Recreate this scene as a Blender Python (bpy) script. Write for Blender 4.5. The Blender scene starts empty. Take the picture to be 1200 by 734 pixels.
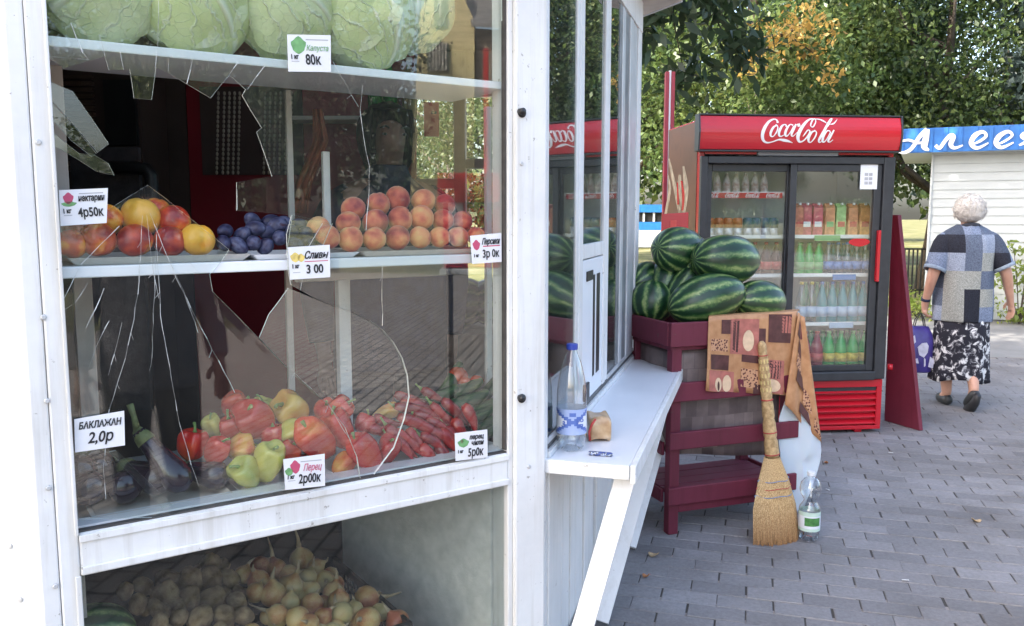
import bpy, bmesh, math, random
import numpy as np
from mathutils import Vector, Matrix, noise as mnoise
random.seed(11); np.random.seed(11)
R = math.radians
scene = bpy.context.scene
COL = scene.collection

# ------------------------------------------------------------------ camera
CAM_H, PITCH, FPX = 1.45, R(6.67), 1000.0
cam_data = bpy.data.cameras.new("camera"); cam = bpy.data.objects.new("camera", cam_data); COL.objects.link(cam)
cam.location = (0, 0, CAM_H); cam.rotation_euler = (R(90) - PITCH, 0, 0)
cam_data.sensor_width = 36; cam_data.lens = 36 * FPX / 1200; cam_data.clip_start = .05; cam_data.clip_end = 600
scene.camera = cam
# ------------------------------------------------------------------ sky and sun
SUN_EL, SUN_AZ = 38.0, 245.0       # azimuth clockwise from +Y: the sun stands to the left, a little behind the camera
w = bpy.data.worlds.new("World"); scene.world = w; w.use_nodes = True
nt = w.node_tree; bg = nt.nodes["Background"]
sky = nt.nodes.new("ShaderNodeTexSky"); sky.sky_type = 'NISHITA'; sky.sun_disc = False
sky.sun_elevation = R(SUN_EL); sky.sun_rotation = R(SUN_AZ); sky.air_density = 1.0; sky.dust_density = 4.6; sky.ozone_density = 0.3
nt.links.new(sky.outputs[0], bg.inputs[0]); bg.inputs[1].default_value = 0.15
sd = bpy.data.lights.new("sun", 'SUN'); sd.energy = 2.6; sd.angle = R(.5); sd.color = (1, .94, .84)
sun = bpy.data.objects.new("sun", sd); COL.objects.link(sun)
_sv = Vector((math.sin(R(SUN_AZ)) * math.cos(R(SUN_EL)), math.cos(R(SUN_AZ)) * math.cos(R(SUN_EL)), math.sin(R(SUN_EL))))
sun.rotation_euler = _sv.to_track_quat('Z', 'Y').to_euler(); sun.location = _sv * 50
scene.view_settings.view_transform = 'Standard'; scene.view_settings.look = 'None'
scene.view_settings.exposure = 2.42; scene.view_settings.gamma = 1
scene.cycles.transparent_max_bounces = 24; scene.cycles.max_bounces = 8; scene.cycles.caustics_reflective = False; scene.cycles.caustics_refractive = False
scene.cycles.use_denoising = True

# ------------------------------------------------------------------ placing helpers: a pixel of the photo -> a point on a real plane
def ray(u, v):
    a = (u - 600) / FPX; b = (367 - v) / FPX; c, s = math.cos(PITCH), math.sin(PITCH)
    return Vector((a, c + b * s, -s + b * c))
def on_z(u, v, z=0.0):
    r = ray(u, v); return Vector((0, 0, CAM_H)) + r * ((z - CAM_H) / r.z)
def on_plane(u, v, p, n):
    r = ray(u, v); o = Vector((0, 0, CAM_H)); return o + r * ((Vector(p) - o).dot(n) / r.dot(n))
def on_y(u, v, y):
    r = ray(u, v); return Vector((0, 0, CAM_H)) + r * (y / r.y)
class Frame:                        # a wall's own axes: s along, n inward, z up
    def __init__(s, o, d, left=True):
        s.o = Vector((o[0], o[1], 0)); s.d = Vector((d[0], d[1], 0)).normalized(); s.n = Vector((-s.d.y, s.d.x, 0))
    def P(s, a, n, z): return s.o + s.d * a + s.n * n + Vector((0, 0, z))
    def px(s, u, v, n=0.0): return on_plane(u, v, s.o + s.n * n, s.n)
    def sz(s, u, v, n=0.0):
        q = s.px(u, v, n); return (q - s.o).dot(s.d), q.z
    def mat(s): return Matrix(((s.d.x, s.n.x, 0), (s.d.y, s.n.y, 0), (0, 0, 1)))
W1 = Frame((-.915, 1.706), (.8284, .5602))          # broken display window; outside is -n
W2 = Frame((.0957, 2.389), (.2756, .9613))          # serving side with the ledge; inside is +n (to the left)
W0 = Frame((-3.2, 1.97), (.9933, -.115))            # metal clad front
WORLD = Frame((0, 0), (1, 0))

# ------------------------------------------------------------------ mesh builder
class MB:
    def __init__(s): s.v = []; s.f = []; s.m = []; s.mi = 0; s.sm = []; s.smooth = False
    def add(s, vs, fs):
        k = len(s.v); s.v += [tuple(q) for q in vs]
        for q in fs: s.f.append([i + k for i in q]); s.m.append(s.mi); s.sm.append(s.smooth)
        return s
    def box(s, fr, a0, a1, n0, n1, z0, z1):
        P = fr.P; vs = [P(a, n, z) for z in (z0, z1) for n in (n0, n1) for a in (a0, a1)]
        return s.add(vs, [(0, 2, 3, 1), (4, 5, 7, 6), (0, 1, 5, 4), (2, 6, 7, 3), (0, 4, 6, 2), (1, 3, 7, 5)])
    def beam(s, p, q, wdt, thk, up=(0, 0, 1)):      # rectangular bar from p to q
        p, q = Vector(p), Vector(q); d = (q - p).normalized(); x = d.cross(Vector(up))
        if x.length < 1e-4: x = d.cross(Vector((1, 0, 0)))
        x.normalize(); y = x.cross(d)
        vs = [c + x * (i * wdt / 2) + y * (j * thk / 2) for c in (p, q) for i, j in ((-1, -1), (1, -1), (1, 1), (-1, 1))]
        return s.add(vs, [(3, 2, 1, 0), (4, 5, 6, 7), (0, 1, 5, 4), (1, 2, 6, 5), (2, 3, 7, 6), (3, 0, 4, 7)])
    def prism(s, pts, off):                         # closed outline (list of points) pushed along off
        n = len(pts); off = Vector(off); a = [Vector(q) for q in pts]; b = [q + off for q in a]
        return s.add(a + b, [list(range(n))[::-1], list(range(n, 2 * n))] + [(i, (i + 1) % n, n + (i + 1) % n, n + i) for i in range(n)])
    def tube(s, pts, rad, n=8, cap=True):
        pts = [Vector(q) for q in pts]; m = len(pts); rad = rad if hasattr(rad, '__len__') else [rad] * m
        vs = []; prev = None
        for i, q in enumerate(pts):
            t = (pts[min(i + 1, m - 1)] - pts[max(i - 1, 0)]).normalized()
            x = prev - t * prev.dot(t) if prev else t.cross(Vector((0, 0, 1)) if abs(t.z) < .9 else Vector((1, 0, 0)))
            if x.length < 1e-6: x = t.orthogonal()
            x.normalize(); prev = x; y = t.cross(x)
            vs += [q + (x * math.cos(2 * math.pi * k / n) + y * math.sin(2 * math.pi * k / n)) * rad[i] for k in range(n)]
        fs = [(i * n + k, i * n + (k + 1) % n, (i + 1) * n + (k + 1) % n, (i + 1) * n + k) for i in range(m - 1) for k in range(n)]
        if cap: fs += [list(range(n))[::-1], list(range((m - 1) * n, m * n))]
        return s.add(vs, fs)
    def lathe(s, prof, n=16, o=(0, 0, 0), fn=None):  # prof: (radius, z)
        o = Vector(o); vs = []
        for r, z in prof:
            for k in range(n):
                a = 2 * math.pi * k / n; q = Vector((r * math.cos(a), r * math.sin(a), z))
                vs.append(o + (fn(q, a) if fn else q))
        m = len(prof)
        fs = [(i * n + k, i * n + (k + 1) % n, (i + 1) * n + (k + 1) % n, (i + 1) * n + k) for i in range(m - 1) for k in range(n)]
        fs += [list(range(n))[::-1], list(range((m - 1) * n, m * n))]
        return s.add(vs, fs)
    def ball(s, fn, nu=16, nv=10):                  # fn(theta 0..2pi, phi 0..pi) -> point
        vs = [fn(0, 0)]
        for j in range(1, nv):
            vs += [fn(2 * math.pi * i / nu, math.pi * j / nv) for i in range(nu)]
        vs.append(fn(0, math.pi)); e = len(vs) - 1
        fs = [(0, 1 + i, 1 + (i + 1) % nu) for i in range(nu)]
        for j in range(nv - 2):
            a = 1 + j * nu; fs += [(a + i, a + nu + i, a + nu + (i + 1) % nu, a + (i + 1) % nu) for i in range(nu)]
        a = 1 + (nv - 2) * nu; fs += [(a + i, e, a + (i + 1) % nu) for i in range(nu)]
        return s.add(vs, fs)
    def grid(s, fn, nu, nv):                        # fn(a,b) a,b in 0..1
        vs = [fn(i / nu, j / nv) for j in range(nv + 1) for i in range(nu + 1)]
        return s.add(vs, [(j * (nu + 1) + i, j * (nu + 1) + i + 1, (j + 1) * (nu + 1) + i + 1, (j + 1) * (nu + 1) + i) for j in range(nv) for i in range(nu)])
    def mesh(s, name, mats, inv=None):
        me = bpy.data.meshes.new(name); vs = s.v if inv is None else [tuple(inv @ Vector(q)) for q in s.v]
        me.from_pydata(vs, [], s.f); me.polygons.foreach_set('material_index', s.m); me.polygons.foreach_set('use_smooth', s.sm)
        for m in (mats if isinstance(mats, (list, tuple)) else [mats]): me.materials.append(m)
        me.update(); return me
    def build(s, name, mats, parent=None, bevel=0, smooth=None, solid=0, local=False, subsurf=0):
        inv = None if (parent is None or local) else world_mat(parent).inverted()
        if smooth is not None: s.sm = [smooth] * len(s.f)
        me = s.mesh(name, mats, inv); o = bpy.data.objects.new(name, me); COL.objects.link(o)
        if parent: o.parent = parent
        fixn(me)
        if solid: k = o.modifiers.new('solid', 'SOLIDIFY'); k.thickness = solid; k.offset = 0
        if bevel:
            k = o.modifiers.new('bevel', 'BEVEL'); k.width = bevel; k.segments = 2; k.limit_method = 'ANGLE'; k.angle_limit = R(40)
        if subsurf: k = o.modifiers.new('sub', 'SUBSURF'); k.levels = k.render_levels = subsurf
        return o
def fixn(me):
    b = bmesh.new(); b.from_mesh(me); bmesh.ops.recalc_face_normals(b, faces=b.faces); b.to_mesh(me); b.free()
_wm = {}
def world_mat(o):
    m = Matrix.LocRotScale(o.location, o.rotation_euler, o.scale)
    return world_mat(o.parent) @ m if o.parent else m
def tag(o, label=None, cat=None, group=None, kind=None):
    if label: o['label'] = label
    if cat: o['category'] = cat
    if group: o['group'] = group
    if kind: o['kind'] = kind
    return o
def thing(name, label, cat, loc=(0, 0, 0), rz=0, group=None, rot=None):
    o = bpy.data.objects.new(name, None); COL.objects.link(o); o.location = loc
    o.rotation_euler = rot if rot else (0, 0, rz); o.empty_display_size = .1
    return tag(o, label, cat, group)
def recenter(o, c=None):            # move a top-level mesh's origin to its base
    me = o.data; n = len(me.vertices); a = np.empty(n * 3); me.vertices.foreach_get('co', a); a = a.reshape(-1, 3)
    c = np.array(c if c is not None else [*((a.max(0) + a.min(0))[:2] / 2), a[:, 2].min()])
    me.vertices.foreach_set('co', (a - c).ravel()); me.update(); o.location = tuple(c); return o
def copy_tree(o, parent=None):
    c = o.copy(); COL.objects.link(c)
    if parent: c.parent = parent
    for ch in list(KIDS.get(o.name, [])): copy_tree(ch, c)
    return c
KIDS = {}
def kids(root, *lst):
    KIDS.setdefault(root.name, []).extend(lst); return root

# ------------------------------------------------------------------ materials
def srgb(h):
    c = [int(h[i:i + 2], 16) / 255 for i in (0, 2, 4)]
    return tuple(x / 12.92 if x <= .04045 else ((x + .055) / 1.055) ** 2.4 for x in c)
class N:
    def __init__(s, name):
        s.m = bpy.data.materials.new(name); s.m.use_nodes = True; s.t = s.m.node_tree; s.b = s.t.nodes['Principled BSDF']; s.out = s.t.nodes['Material Output']
    def n(s, typ, **k):
        x = s.t.nodes.new('ShaderNode' + typ)
        for a, v in k.items():
            if a.startswith('i_'):
                key = a[2:]; x.inputs[int(key) if key.isdigit() else key.replace('_', ' ')].default_value = v
            else: setattr(x, a, v)
        return x
    def l(s, a, b): s.t.links.new(a, b)
    def coord(s, kind='Object'): return s.n('TexCoord').outputs[kind]
    def noise(s, scale, detail=4, vec=None, rough=.55, dist=0):
        x = s.n('TexNoise'); x.inputs['Scale'].default_value = scale; x.inputs['Detail'].default_value = detail; x.inputs['Roughness'].default_value = rough; x.inputs['Distortion'].default_value = dist
        s.l(vec if vec is not None else s.coord(), x.inputs['Vector']); return x.outputs['Fac']
    def ramp(s, fac, stops, interp='LINEAR'):
        x = s.n('ValToRGB'); e = x.color_ramp.elements; x.color_ramp.interpolation = interp
        while len(e) < len(stops): e.new(.5)
        for el, (p, c) in zip(e, stops): el.position = p; el.color = (*c[:3], 1)
        s.l(fac, x.inputs[0]); return x.outputs[0]
    def mix(s, fac, a, b, mode='MIX'):
        x = s.n('Mix', data_type='RGBA', blend_type=mode)
        for sock, v in ((x.inputs[0], fac), (x.inputs[6], a), (x.inputs[7], b)):
            if hasattr(v, 'links'): s.l(v, sock)
            else: sock.default_value = v if not isinstance(v, tuple) else (*v[:3], 1)
        return x.outputs[2]
    def math(s, op, a, b=0.0, c=0.0):
        x = s.n('Math', operation=op)
        for i, v in enumerate((a, b, c)):
            if hasattr(v, 'links'): s.l(v, x.inputs[i])
            else: x.inputs[i].default_value = v
        return x.outputs[0]
    def base(s, c):
        if hasattr(c, 'links'): s.l(c, s.b.inputs['Base Color'])
        else: s.b.inputs['Base Color'].default_value = (*c[:3], 1)
        return s
    def set(s, rough=.5, spec=.5, metal=0, **k):
        for key, v in (('Roughness', rough), ('Specular IOR Level', spec), ('Metallic', metal)):
            if hasattr(v, 'links'): s.l(v, s.b.inputs[key])
            else: s.b.inputs[key].default_value = v
        return s
    def bump(s, h, strength=.3, dist=.01):
        x = s.n('Bump'); x.inputs['Strength'].default_value = strength; x.inputs['Distance'].default_value = dist
        s.l(h, x.inputs['Height']); s.l(x.outputs[0], s.b.inputs['Normal']); return s
def simple(name, c, rough=.5, var=.12, scale=12, bump=.15, spec=.5, metal=0, rnd=0, bd=.004, tint=None):
    x = N(name); f = x.noise(scale, 5)
    lo = tuple(q * (1 - var) for q in c); hi = tuple(min(1, q * (1 + var)) for q in c)
    col = x.ramp(f, [(.3, lo), (.7, tint or hi)])
    if rnd:
        oi = x.n('ObjectInfo'); v = x.math('MULTIPLY_ADD', oi.outputs['Random'], 2 * rnd, 1 - rnd)
        h = x.n('HueSaturation'); x.l(col, h.inputs['Color']); x.l(v, h.inputs['Value']); col = h.outputs[0]
    x.base(col).set(rough, spec, metal)
    if bump: x.bump(x.noise(scale * 4, 4), bump, bd)
    return x.m
def glass_mat(name, tint=(.93, .96, .95), gain=1.0, rough=0.0, dirt=0.0):
    x = N(name); x.t.nodes.remove(x.b)
    g = x.n('NewGeometry'); d = x.n('VectorMath', operation='DOT_PRODUCT'); x.l(g.outputs['Incoming'], d.inputs[0]); x.l(g.outputs['Normal'], d.inputs[1])
    c = x.math('SUBTRACT', 1.0, x.math('ABSOLUTE', d.outputs['Value'])); fr = x.math('MULTIPLY_ADD', x.math('POWER', c, 5.0), .95, .045)
    fr = x.math('MINIMUM', x.math('MULTIPLY', fr, gain), 1.0)
    tr = x.n('BsdfTransparent'); tr.inputs[0].default_value = (*tint, 1); gl = x.n('BsdfGlossy'); gl.inputs['Roughness'].default_value = rough; gl.inputs[0].default_value = (1, 1, 1, 1)
    mx = x.n('MixShader'); x.l(fr, mx.inputs[0]); x.l(tr.outputs[0], mx.inputs[1]); x.l(gl.outputs[0], mx.inputs[2]); last = mx.outputs[0]
    if dirt:
        df = x.n('BsdfDiffuse'); df.inputs[0].default_value = (.6, .58, .55, 1); m2 = x.n('MixShader')
        x.l(x.math('MULTIPLY', x.noise(7, 6), dirt), m2.inputs[0]); x.l(last, m2.inputs[1]); x.l(df.outputs[0], m2.inputs[2]); last = m2.outputs[0]
    x.l(last, x.out.inputs[0]); return x.m
MT = {}
def painted(name, c, wear=(.35, .33, .3), amount=.35, rough=.45, dirt=.1):
    x = N(name); co = x.coord()
    f = x.noise(3.0, 6, co, .65); g = x.noise(38, 5, co, .7); base = x.ramp(f, [(.3, tuple(q * (1 - dirt) for q in c)), (.62, c)])
    mp = x.n('Mapping'); mp.inputs['Scale'].default_value = (22, 22, 1.1); x.l(co, mp.inputs[0]); sk = x.ramp(x.noise(1, 5, mp.outputs[0], .7), [(.30, (.80, .78, .74)), (.50, (1, 1, 1))]); base = x.mix(min(1, dirt * 5), base, sk, 'MULTIPLY')
    chips = x.ramp(g, [(amount - .04, (1, 1, 1)), (amount, (0, 0, 0))]); col = x.mix(chips, base, wear)
    x.base(col).set(rough, .4); x.bump(x.noise(30, 5, co), .12, .003); return x.m
MT['white'] = painted('white_paint', (.80, .80, .79), amount=.35, dirt=.16)
MT['white_clean'] = simple('white_sheet_metal', (.80, .82, .85), .35, .03, 2.5, .05)
x = N('dented_sheet_metal'); co = x.coord(); x.base(x.ramp(x.noise(3, 6, co, .7), [(.3, (.56, .58, .60)), (.6, (.68, .70, .73))])).set(.38, .5); x.bump(x.noise(2.6, 2, co), .5, .05); MT['dented'] = x.m
MT['white_wood'] = painted('white_painted_wood', (.79, .78, .76), (.45, .42, .38), .33, .5, .12)
MT['ledge'] = simple('ledge_laminate', (.74, .75, .78), .32, .05, 4, .03)
MT['beige'] = simple('worn_beige_board', (.50, .46, .42), .6, .18, 8, .2)
MT['alu'] = simple('grey_aluminium', (.56, .57, .58), .38, .12, 10, .05, metal=.2)
MT['dark'] = simple('dark_rubber', (.02, .02, .022), .55, .3, 20, .2)
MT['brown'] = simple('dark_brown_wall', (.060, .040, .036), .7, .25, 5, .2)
MT['deepred'] = simple('deep_red_panel', (.20, .008, .018), .45, .15, 4, .05)
MT['black'] = simple('black_plastic', (.018, .018, .02), .4, .2, 20, .1)
MT['steel'] = simple('steel', (.45, .45, .46), .3, .1, 30, .05, metal=.9)
MT['glass'] = glass_mat('window_glass', gain=1.05, dirt=.022)
MT['glass2'] = glass_mat('side_window_glass', (.55, .62, .6), gain=1.3, dirt=.03)
MT['glass3'] = glass_mat('cooler_glass', (.95, .97, .96), gain=1.9, dirt=.012)
MT['edge'] = simple('broken_glass_edge', (.80, .86, .84), .25, .1, 40, 0)
MT['soil'] = simple('joint_sand', (.075, .07, .066), .9, .3, 30, .4)
# ------------------------------------------------------------------ ground
def sheet(name, x0, x1, y0, y1, z, mat, fr=WORLD, nx=1, ny=1):
    b = MB(); b.grid(lambda a, c: fr.P(x0 + (x1 - x0) * a, y0 + (y1 - y0) * c, z), nx, ny)
    return tag(b.build(name, mat), kind='structure')
def ground_mats():
    x = N('grass_ground'); co = x.coord()
    c = x.ramp(x.noise(.6, 6, co), [(.35, (.075, .085, .03)), (.5, (.13, .13, .05)), (.68, (.20, .175, .10))])
    x.base(c).set(.9, .2); x.bump(x.noise(9, 5, co), .6, .05); MT['turf'] = x.m
    x = N('asphalt'); co = x.coord(); c = x.ramp(x.noise(2.2, 8, co, .7), [(.3, (.17, .165, .16)), (.7, (.25, .245, .235))]); x.base(c).set(.85, .3); x.bump(x.noise(120, 3, co), .3, .005); MT['road'] = x.m
    # distant paving: the same bricks, as a material
    x = N('paving_far'); co = x.coord(); mp = x.n('Mapping'); mp.inputs['Rotation'].default_value = (0, 0, R(16)); x.l(co, mp.inputs[0])
    br = x.n('TexBrick'); br.offset = .5; br.inputs['Scale'].default_value = 1; br.inputs['Brick Width'].default_value = .205; br.inputs['Row Height'].default_value = .105
    br.inputs['Mortar Size'].default_value = .009; br.inputs['Color1'].default_value = (.24, .215, .20, 1); br.inputs['Color2'].default_value = (.30, .275, .26, 1); br.inputs['Mortar'].default_value = (.06, .055, .05, 1)
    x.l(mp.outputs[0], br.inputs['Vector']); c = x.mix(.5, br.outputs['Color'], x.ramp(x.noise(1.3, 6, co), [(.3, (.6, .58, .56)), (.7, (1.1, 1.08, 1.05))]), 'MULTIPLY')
    x.base(c).set(.85, .3); MT['paving_far'] = x.m
    x = N('paver_concrete'); oi = x.n('ObjectInfo'); co = x.coord(); geo = x.n('NewGeometry'); pos = geo.outputs['Position']
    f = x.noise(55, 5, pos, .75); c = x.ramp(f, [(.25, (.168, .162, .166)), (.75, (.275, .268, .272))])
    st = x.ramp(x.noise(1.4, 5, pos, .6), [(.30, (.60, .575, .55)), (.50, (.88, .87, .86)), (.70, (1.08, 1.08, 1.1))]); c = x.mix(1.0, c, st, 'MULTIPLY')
    at = x.n('VertexColor') if False else None
    v = x.math('MULTIPLY_ADD', oi.outputs['Random'], .30, .85); h = x.n('HueSaturation'); x.l(c, h.inputs['Color']); x.l(v, h.inputs['Value'])
    x.base(h.outputs[0]).set(.78, .35); x.bump(x.noise(160, 4, pos, .7), .35, .003); MT['paver'] = x.m
ground_mats()
sheet('ground', -150, 150, -150, 200, -.05, MT['turf'])
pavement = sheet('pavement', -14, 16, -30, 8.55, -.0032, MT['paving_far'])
sheet('road', -60, 70, 8.55, 12.2, -.012, MT['road'])
sheet('path', -60, 5.2, 14.2, 16.0, -.03, MT['road'])
kb = MB(); kb.box(WORLD, -60, 70, 12.2, 12.34, -.05, .10); tag(kb.build('kerb', MT['paver'], bevel=.01), kind='structure')

PAVE = Frame((0, 0), (.9613, -.2756))
KIOSK_POLY = [(-3.2, 1.97), (-.915, 1.706), (.0957, 2.389), (.611, 4.187), (.119, 5.28), (-3.2, 5.6)]
def inside(x, y, poly, grow=0):
    c = False; n = len(poly)
    for i in range(n):
        (x1, y1), (x2, y2) = poly[i], poly[(i + 1) % n]
        if (y1 > y) != (y2 > y) and x < (x2 - x1) * (y - y1) / (y2 - y1) + x1: c = not c
    return c
def proj(q):
    q = Vector(q) - Vector((0, 0, CAM_H)); c, s = math.cos(PITCH), math.sin(PITCH)
    d = q.y * c - q.z * s; return (600 + FPX * q.x / d, 367 - FPX * (q.y * s + q.z * c) / d, d) if d > .05 else (0, 0, -1)
def paver_mesh(b, fr, a, n, z, tilt=(0, 0), L=.202, Wd=.1022, ch=.0022):
    vs = []
    for (dz, ins) in ((-.05, 0), (-ch, 0), (0, ch)):
        for i, j in ((-1, -1), (1, -1), (1, 1), (-1, 1)):
            x, y = i * (L / 2 - ins), j * (Wd / 2 - ins); vs.append(fr.P(a + x, n + y, z + dz + x * tilt[0] + y * tilt[1]))
    b.add(vs, [(4, 5, 1, 0), (5, 6, 2, 1), (6, 7, 3, 2), (7, 4, 0, 3), (8, 9, 5, 4), (9, 10, 6, 5), (10, 11, 7, 6), (11, 8, 4, 7), (8, 9, 10, 11)])
def build_pavers():
    rng = random.Random(5); cells = []
    for j in range(-10, 110):
        for i in range(-25, 45):
            a = i * .2055 + (.10275 if j % 2 else 0) + rng.uniform(-.003, .003); n = j * .1055; q = PAVE.P(a, n, 0)
            if q.y > 8.5 or inside(q.x, q.y, KIOSK_POLY): continue
            u, v, d = proj(q)
            if d < 0 or not (590 < u < 1240 and v < 790): continue
            if u < 985 and v < 500 and q.y > 4.6: continue
            cells.append((d, a, n, -25 < u - 600 < 625 and v < 745))
    cells.sort(); vis = [c for c in cells if c[3]]; near = vis[:300]; rest = [c for c in cells if c not in set(near)]
    fr0 = Frame((0, 0), (1, 0)); meshes = []
    for k in range(6):
        b = MB(); paver_mesh(b, fr0, 0, 0, 0, (rng.uniform(-.008, .008), rng.uniform(-.015, .015)), L=rng.uniform(.2, .2025), Wd=rng.uniform(.1, .1025))
        meshes.append(b.mesh('paver', MT['paver'])); fixn(meshes[-1])
    rz = math.atan2(PAVE.d.y, PAVE.d.x)
    for d, a, n, _ in near:
        o = bpy.data.objects.new('paver', rng.choice(meshes)); COL.objects.link(o); o.parent = pavement
        o.location = PAVE.P(a, n, rng.uniform(-.002, .001)); o.rotation_euler = (0, 0, rz + rng.uniform(-.012, .012) + (math.pi if rng.random() < .5 else 0))
    b = MB()
    for d, a, n, _ in rest: paver_mesh(b, PAVE, a, n, rng.uniform(-.002, .001), (rng.uniform(-.008, .008), rng.uniform(-.015, .015)))
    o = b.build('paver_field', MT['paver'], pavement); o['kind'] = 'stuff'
build_pavers()

# ------------------------------------------------------------------ trees
def leaf_mat(name, stops, tr=.35, scale=.5):
    x = N(name); x.t.nodes.remove(x.b); geo = x.n('NewGeometry'); oi = x.n('ObjectInfo'); co = x.coord()
    f = x.noise(scale, 3, co); g = x.noise(9, 2, co); f2 = x.math('ADD', x.math('MULTIPLY', f, .6), x.math('MULTIPLY', g, .4))
    c = x.ramp(f2, stops)
    v = x.math('MULTIPLY_ADD', oi.outputs['Random'], .6, .65); h = x.n('HueSaturation'); x.l(c, h.inputs['Color']); x.l(v, h.inputs['Value'])
    df = x.n('BsdfPrincipled'); df.inputs['Roughness'].default_value = .45; x.l(h.outputs[0], df.inputs['Base Color'])
    t = x.n('BsdfTranslucent'); hs = x.n('HueSaturation'); hs.inputs['Value'].default_value = 1.5; hs.inputs['Hue'].default_value = .485; x.l(h.outputs[0], hs.inputs['Color']); x.l(hs.outputs[0], t.inputs[0])
    m = x.n('MixShader'); m.inputs[0].default_value = tr; x.l(df.outputs[0], m.inputs[1]); x.l(t.outputs[0], m.inputs[2]); x.l(m.outputs[0], x.out.inputs[0]); return x.m
MT['leaf'] = leaf_mat('leaf_green', [(.34, (.020, .046, .016)), (.46, (.050, .090, .026)), (.56, (.10, .145, .040)), (.66, (.18, .205, .058)), (.82, (.32, .24, .06))])
MT['leaf_dark'] = leaf_mat('leaf_dark_green', [(.3, (.018, .045, .022)), (.5, (.035, .07, .03)), (.7, (.07, .11, .04))])
MT['leaf_blue'] = leaf_mat('needle_blue_green', [(.3, (.03, .055, .05)), (.5, (.06, .09, .085)), (.7, (.11, .15, .14))])
MT['leaf_gold'] = leaf_mat('leaf_gold', [(.3, (.16, .10, .025)), (.5, (.34, .22, .05)), (.7, (.46, .34, .09))], .4)
MT['bark'] = simple('bark', (.085, .068, .055), .9, .4, 9, .9, bd=.03)
def leaf_cloud(rng, clumps, per, size, spread, wd=.27):
    C = np.repeat(np.array(clumps), per, axis=0); k = len(C)
    P = C + rng.normal(0, 1, (k, 3)) * spread
    d = rng.normal(0, 1, (k, 3)); d[:, 2] -= .5; d /= np.linalg.norm(d, axis=1)[:, None]
    x = np.cross(d, rng.normal(0, 1, (k, 3))); x /= np.linalg.norm(x, axis=1)[:, None]
    s = (size * rng.uniform(.6, 1.3, k))[:, None]; nrm = np.cross(d, x)
    V = np.stack([P, P + d * s * .42 + x * s * wd + nrm * s * .06, P + d * s, P + d * s * .42 - x * s * wd + nrm * s * .06], 1).reshape(-1, 3)
    F = np.arange(4 * k).reshape(-1, 4); return V, F
def np_mesh(name, V, F, mat):
    me = bpy.data.meshes.new(name); me.vertices.add(len(V)); me.vertices.foreach_set('co', V.astype(np.float32).ravel())
    nf = len(F); me.loops.add(nf * 4); me.loops.foreach_set('vertex_index', F.astype(np.int32).ravel()); me.polygons.add(nf)
    me.polygons.foreach_set('loop_start', np.arange(0, nf * 4, 4, dtype=np.int32)); me.update(calc_edges=True); me.materials.append(mat); return me
def crown_clumps(rng, n, rx, rz, zc, lo):
    out = []; lob = rng.normal(0, 1, (9, 3)); lob /= np.linalg.norm(lob, axis=1)[:, None]
    while len(out) < n:
        q = rng.normal(0, 1, 3); q /= np.linalg.norm(q); r = rng.uniform(.35, 1) ** .6 * (.72 + .38 * max(0, (lob @ q).max()) ** 4)
        p = q * r * np.array([rx, rx, rz]); p[2] += zc
        if p[2] > lo: out.append(p)
    return out
def trunk_mb(rng, h, r, lean=0.1, limbs=7, reach=1.6):
    b = MB(); b.smooth = True; pts = []; x = y = 0
    for i in range(7):
        pts.append((x, y, h * i / 6)); x += rng.uniform(-lean, lean); y += rng.uniform(-lean, lean)
    b.tube(pts, [r * (1.25 if i == 0 else 1 - .11 * i) for i in range(7)], 9)
    for k in range(limbs):
        i = rng.integers(2, 6); p = Vector(pts[i]); a = rng.uniform(0, 6.28); L = reach * rng.uniform(.7, 1.3)
        q = [p + Vector((math.cos(a) * L * t, math.sin(a) * L * t, L * (.55 * t + .25 * t * t) + rng.uniform(-.06, .06))) for t in (0, .35, .7, 1)]
        b.tube(q, [r * .42, r * .3, r * .2, r * .08], 6)
    return b
PROTO = {}
def tree_proto(kind):
    if kind in PROTO: return PROTO[kind]
    rng = np.random.default_rng(sum(map(ord, kind)))
    spec = dict(broad=(125, 172, .115, .30, 2.6, 2.7, 4.6, 1.9, 'leaf'), broad_b=(125, 172, .12, .31, 2.5, 2.9, 4.9, 2.1, 'leaf'), tall=(125, 172, .115, .30, 2.1, 3.4, 5.2, 1.8, 'leaf_dark'),
                blue=(150, 100, .17, .22, 1.9, 3.2, 4.4, 1.3, 'leaf_blue'), shade=(215, 80, .15, .24, 3.1, 2.0, 6.6, 4.4, 'leaf_dark'), low=(100, 80, .13, .2, 1.7, 1.3, 1.9, .6, 'leaf'), big=(240, 70, .26, .4, 3.9, 2.8, 6.0, 3.4, 'leaf_dark'))[kind]
    n, per, size, spread, rx, rz, zc, lo, mt = spec
    V, F = leaf_cloud(rng, crown_clumps(rng, n, rx, rz, zc, lo), per, size, spread)
    cm = np_mesh('crown', V, F, MT[mt]); b = trunk_mb(rng, zc + rz * .3, .17 if kind != 'low' else .07, limbs=9, reach=rx * .7); tm = b.mesh('trunk', MT['bark']); fixn(tm)
    PROTO[kind] = (cm, tm); return PROTO[kind]
def tree(kind, x, y, s, rz, label, name='broadleaf_tree', group='trees behind the stalls', sz=1.0):
    cm, tm = tree_proto(kind); t = thing(name, label, 'tree', (x, y, -.04), rz, group); t.scale = (s, s, s * sz)
    for nm, me in (('trunk', tm), ('crown', cm)):
        o = bpy.data.objects.new(nm, me); COL.objects.link(o); o.parent = t
    return t
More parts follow.
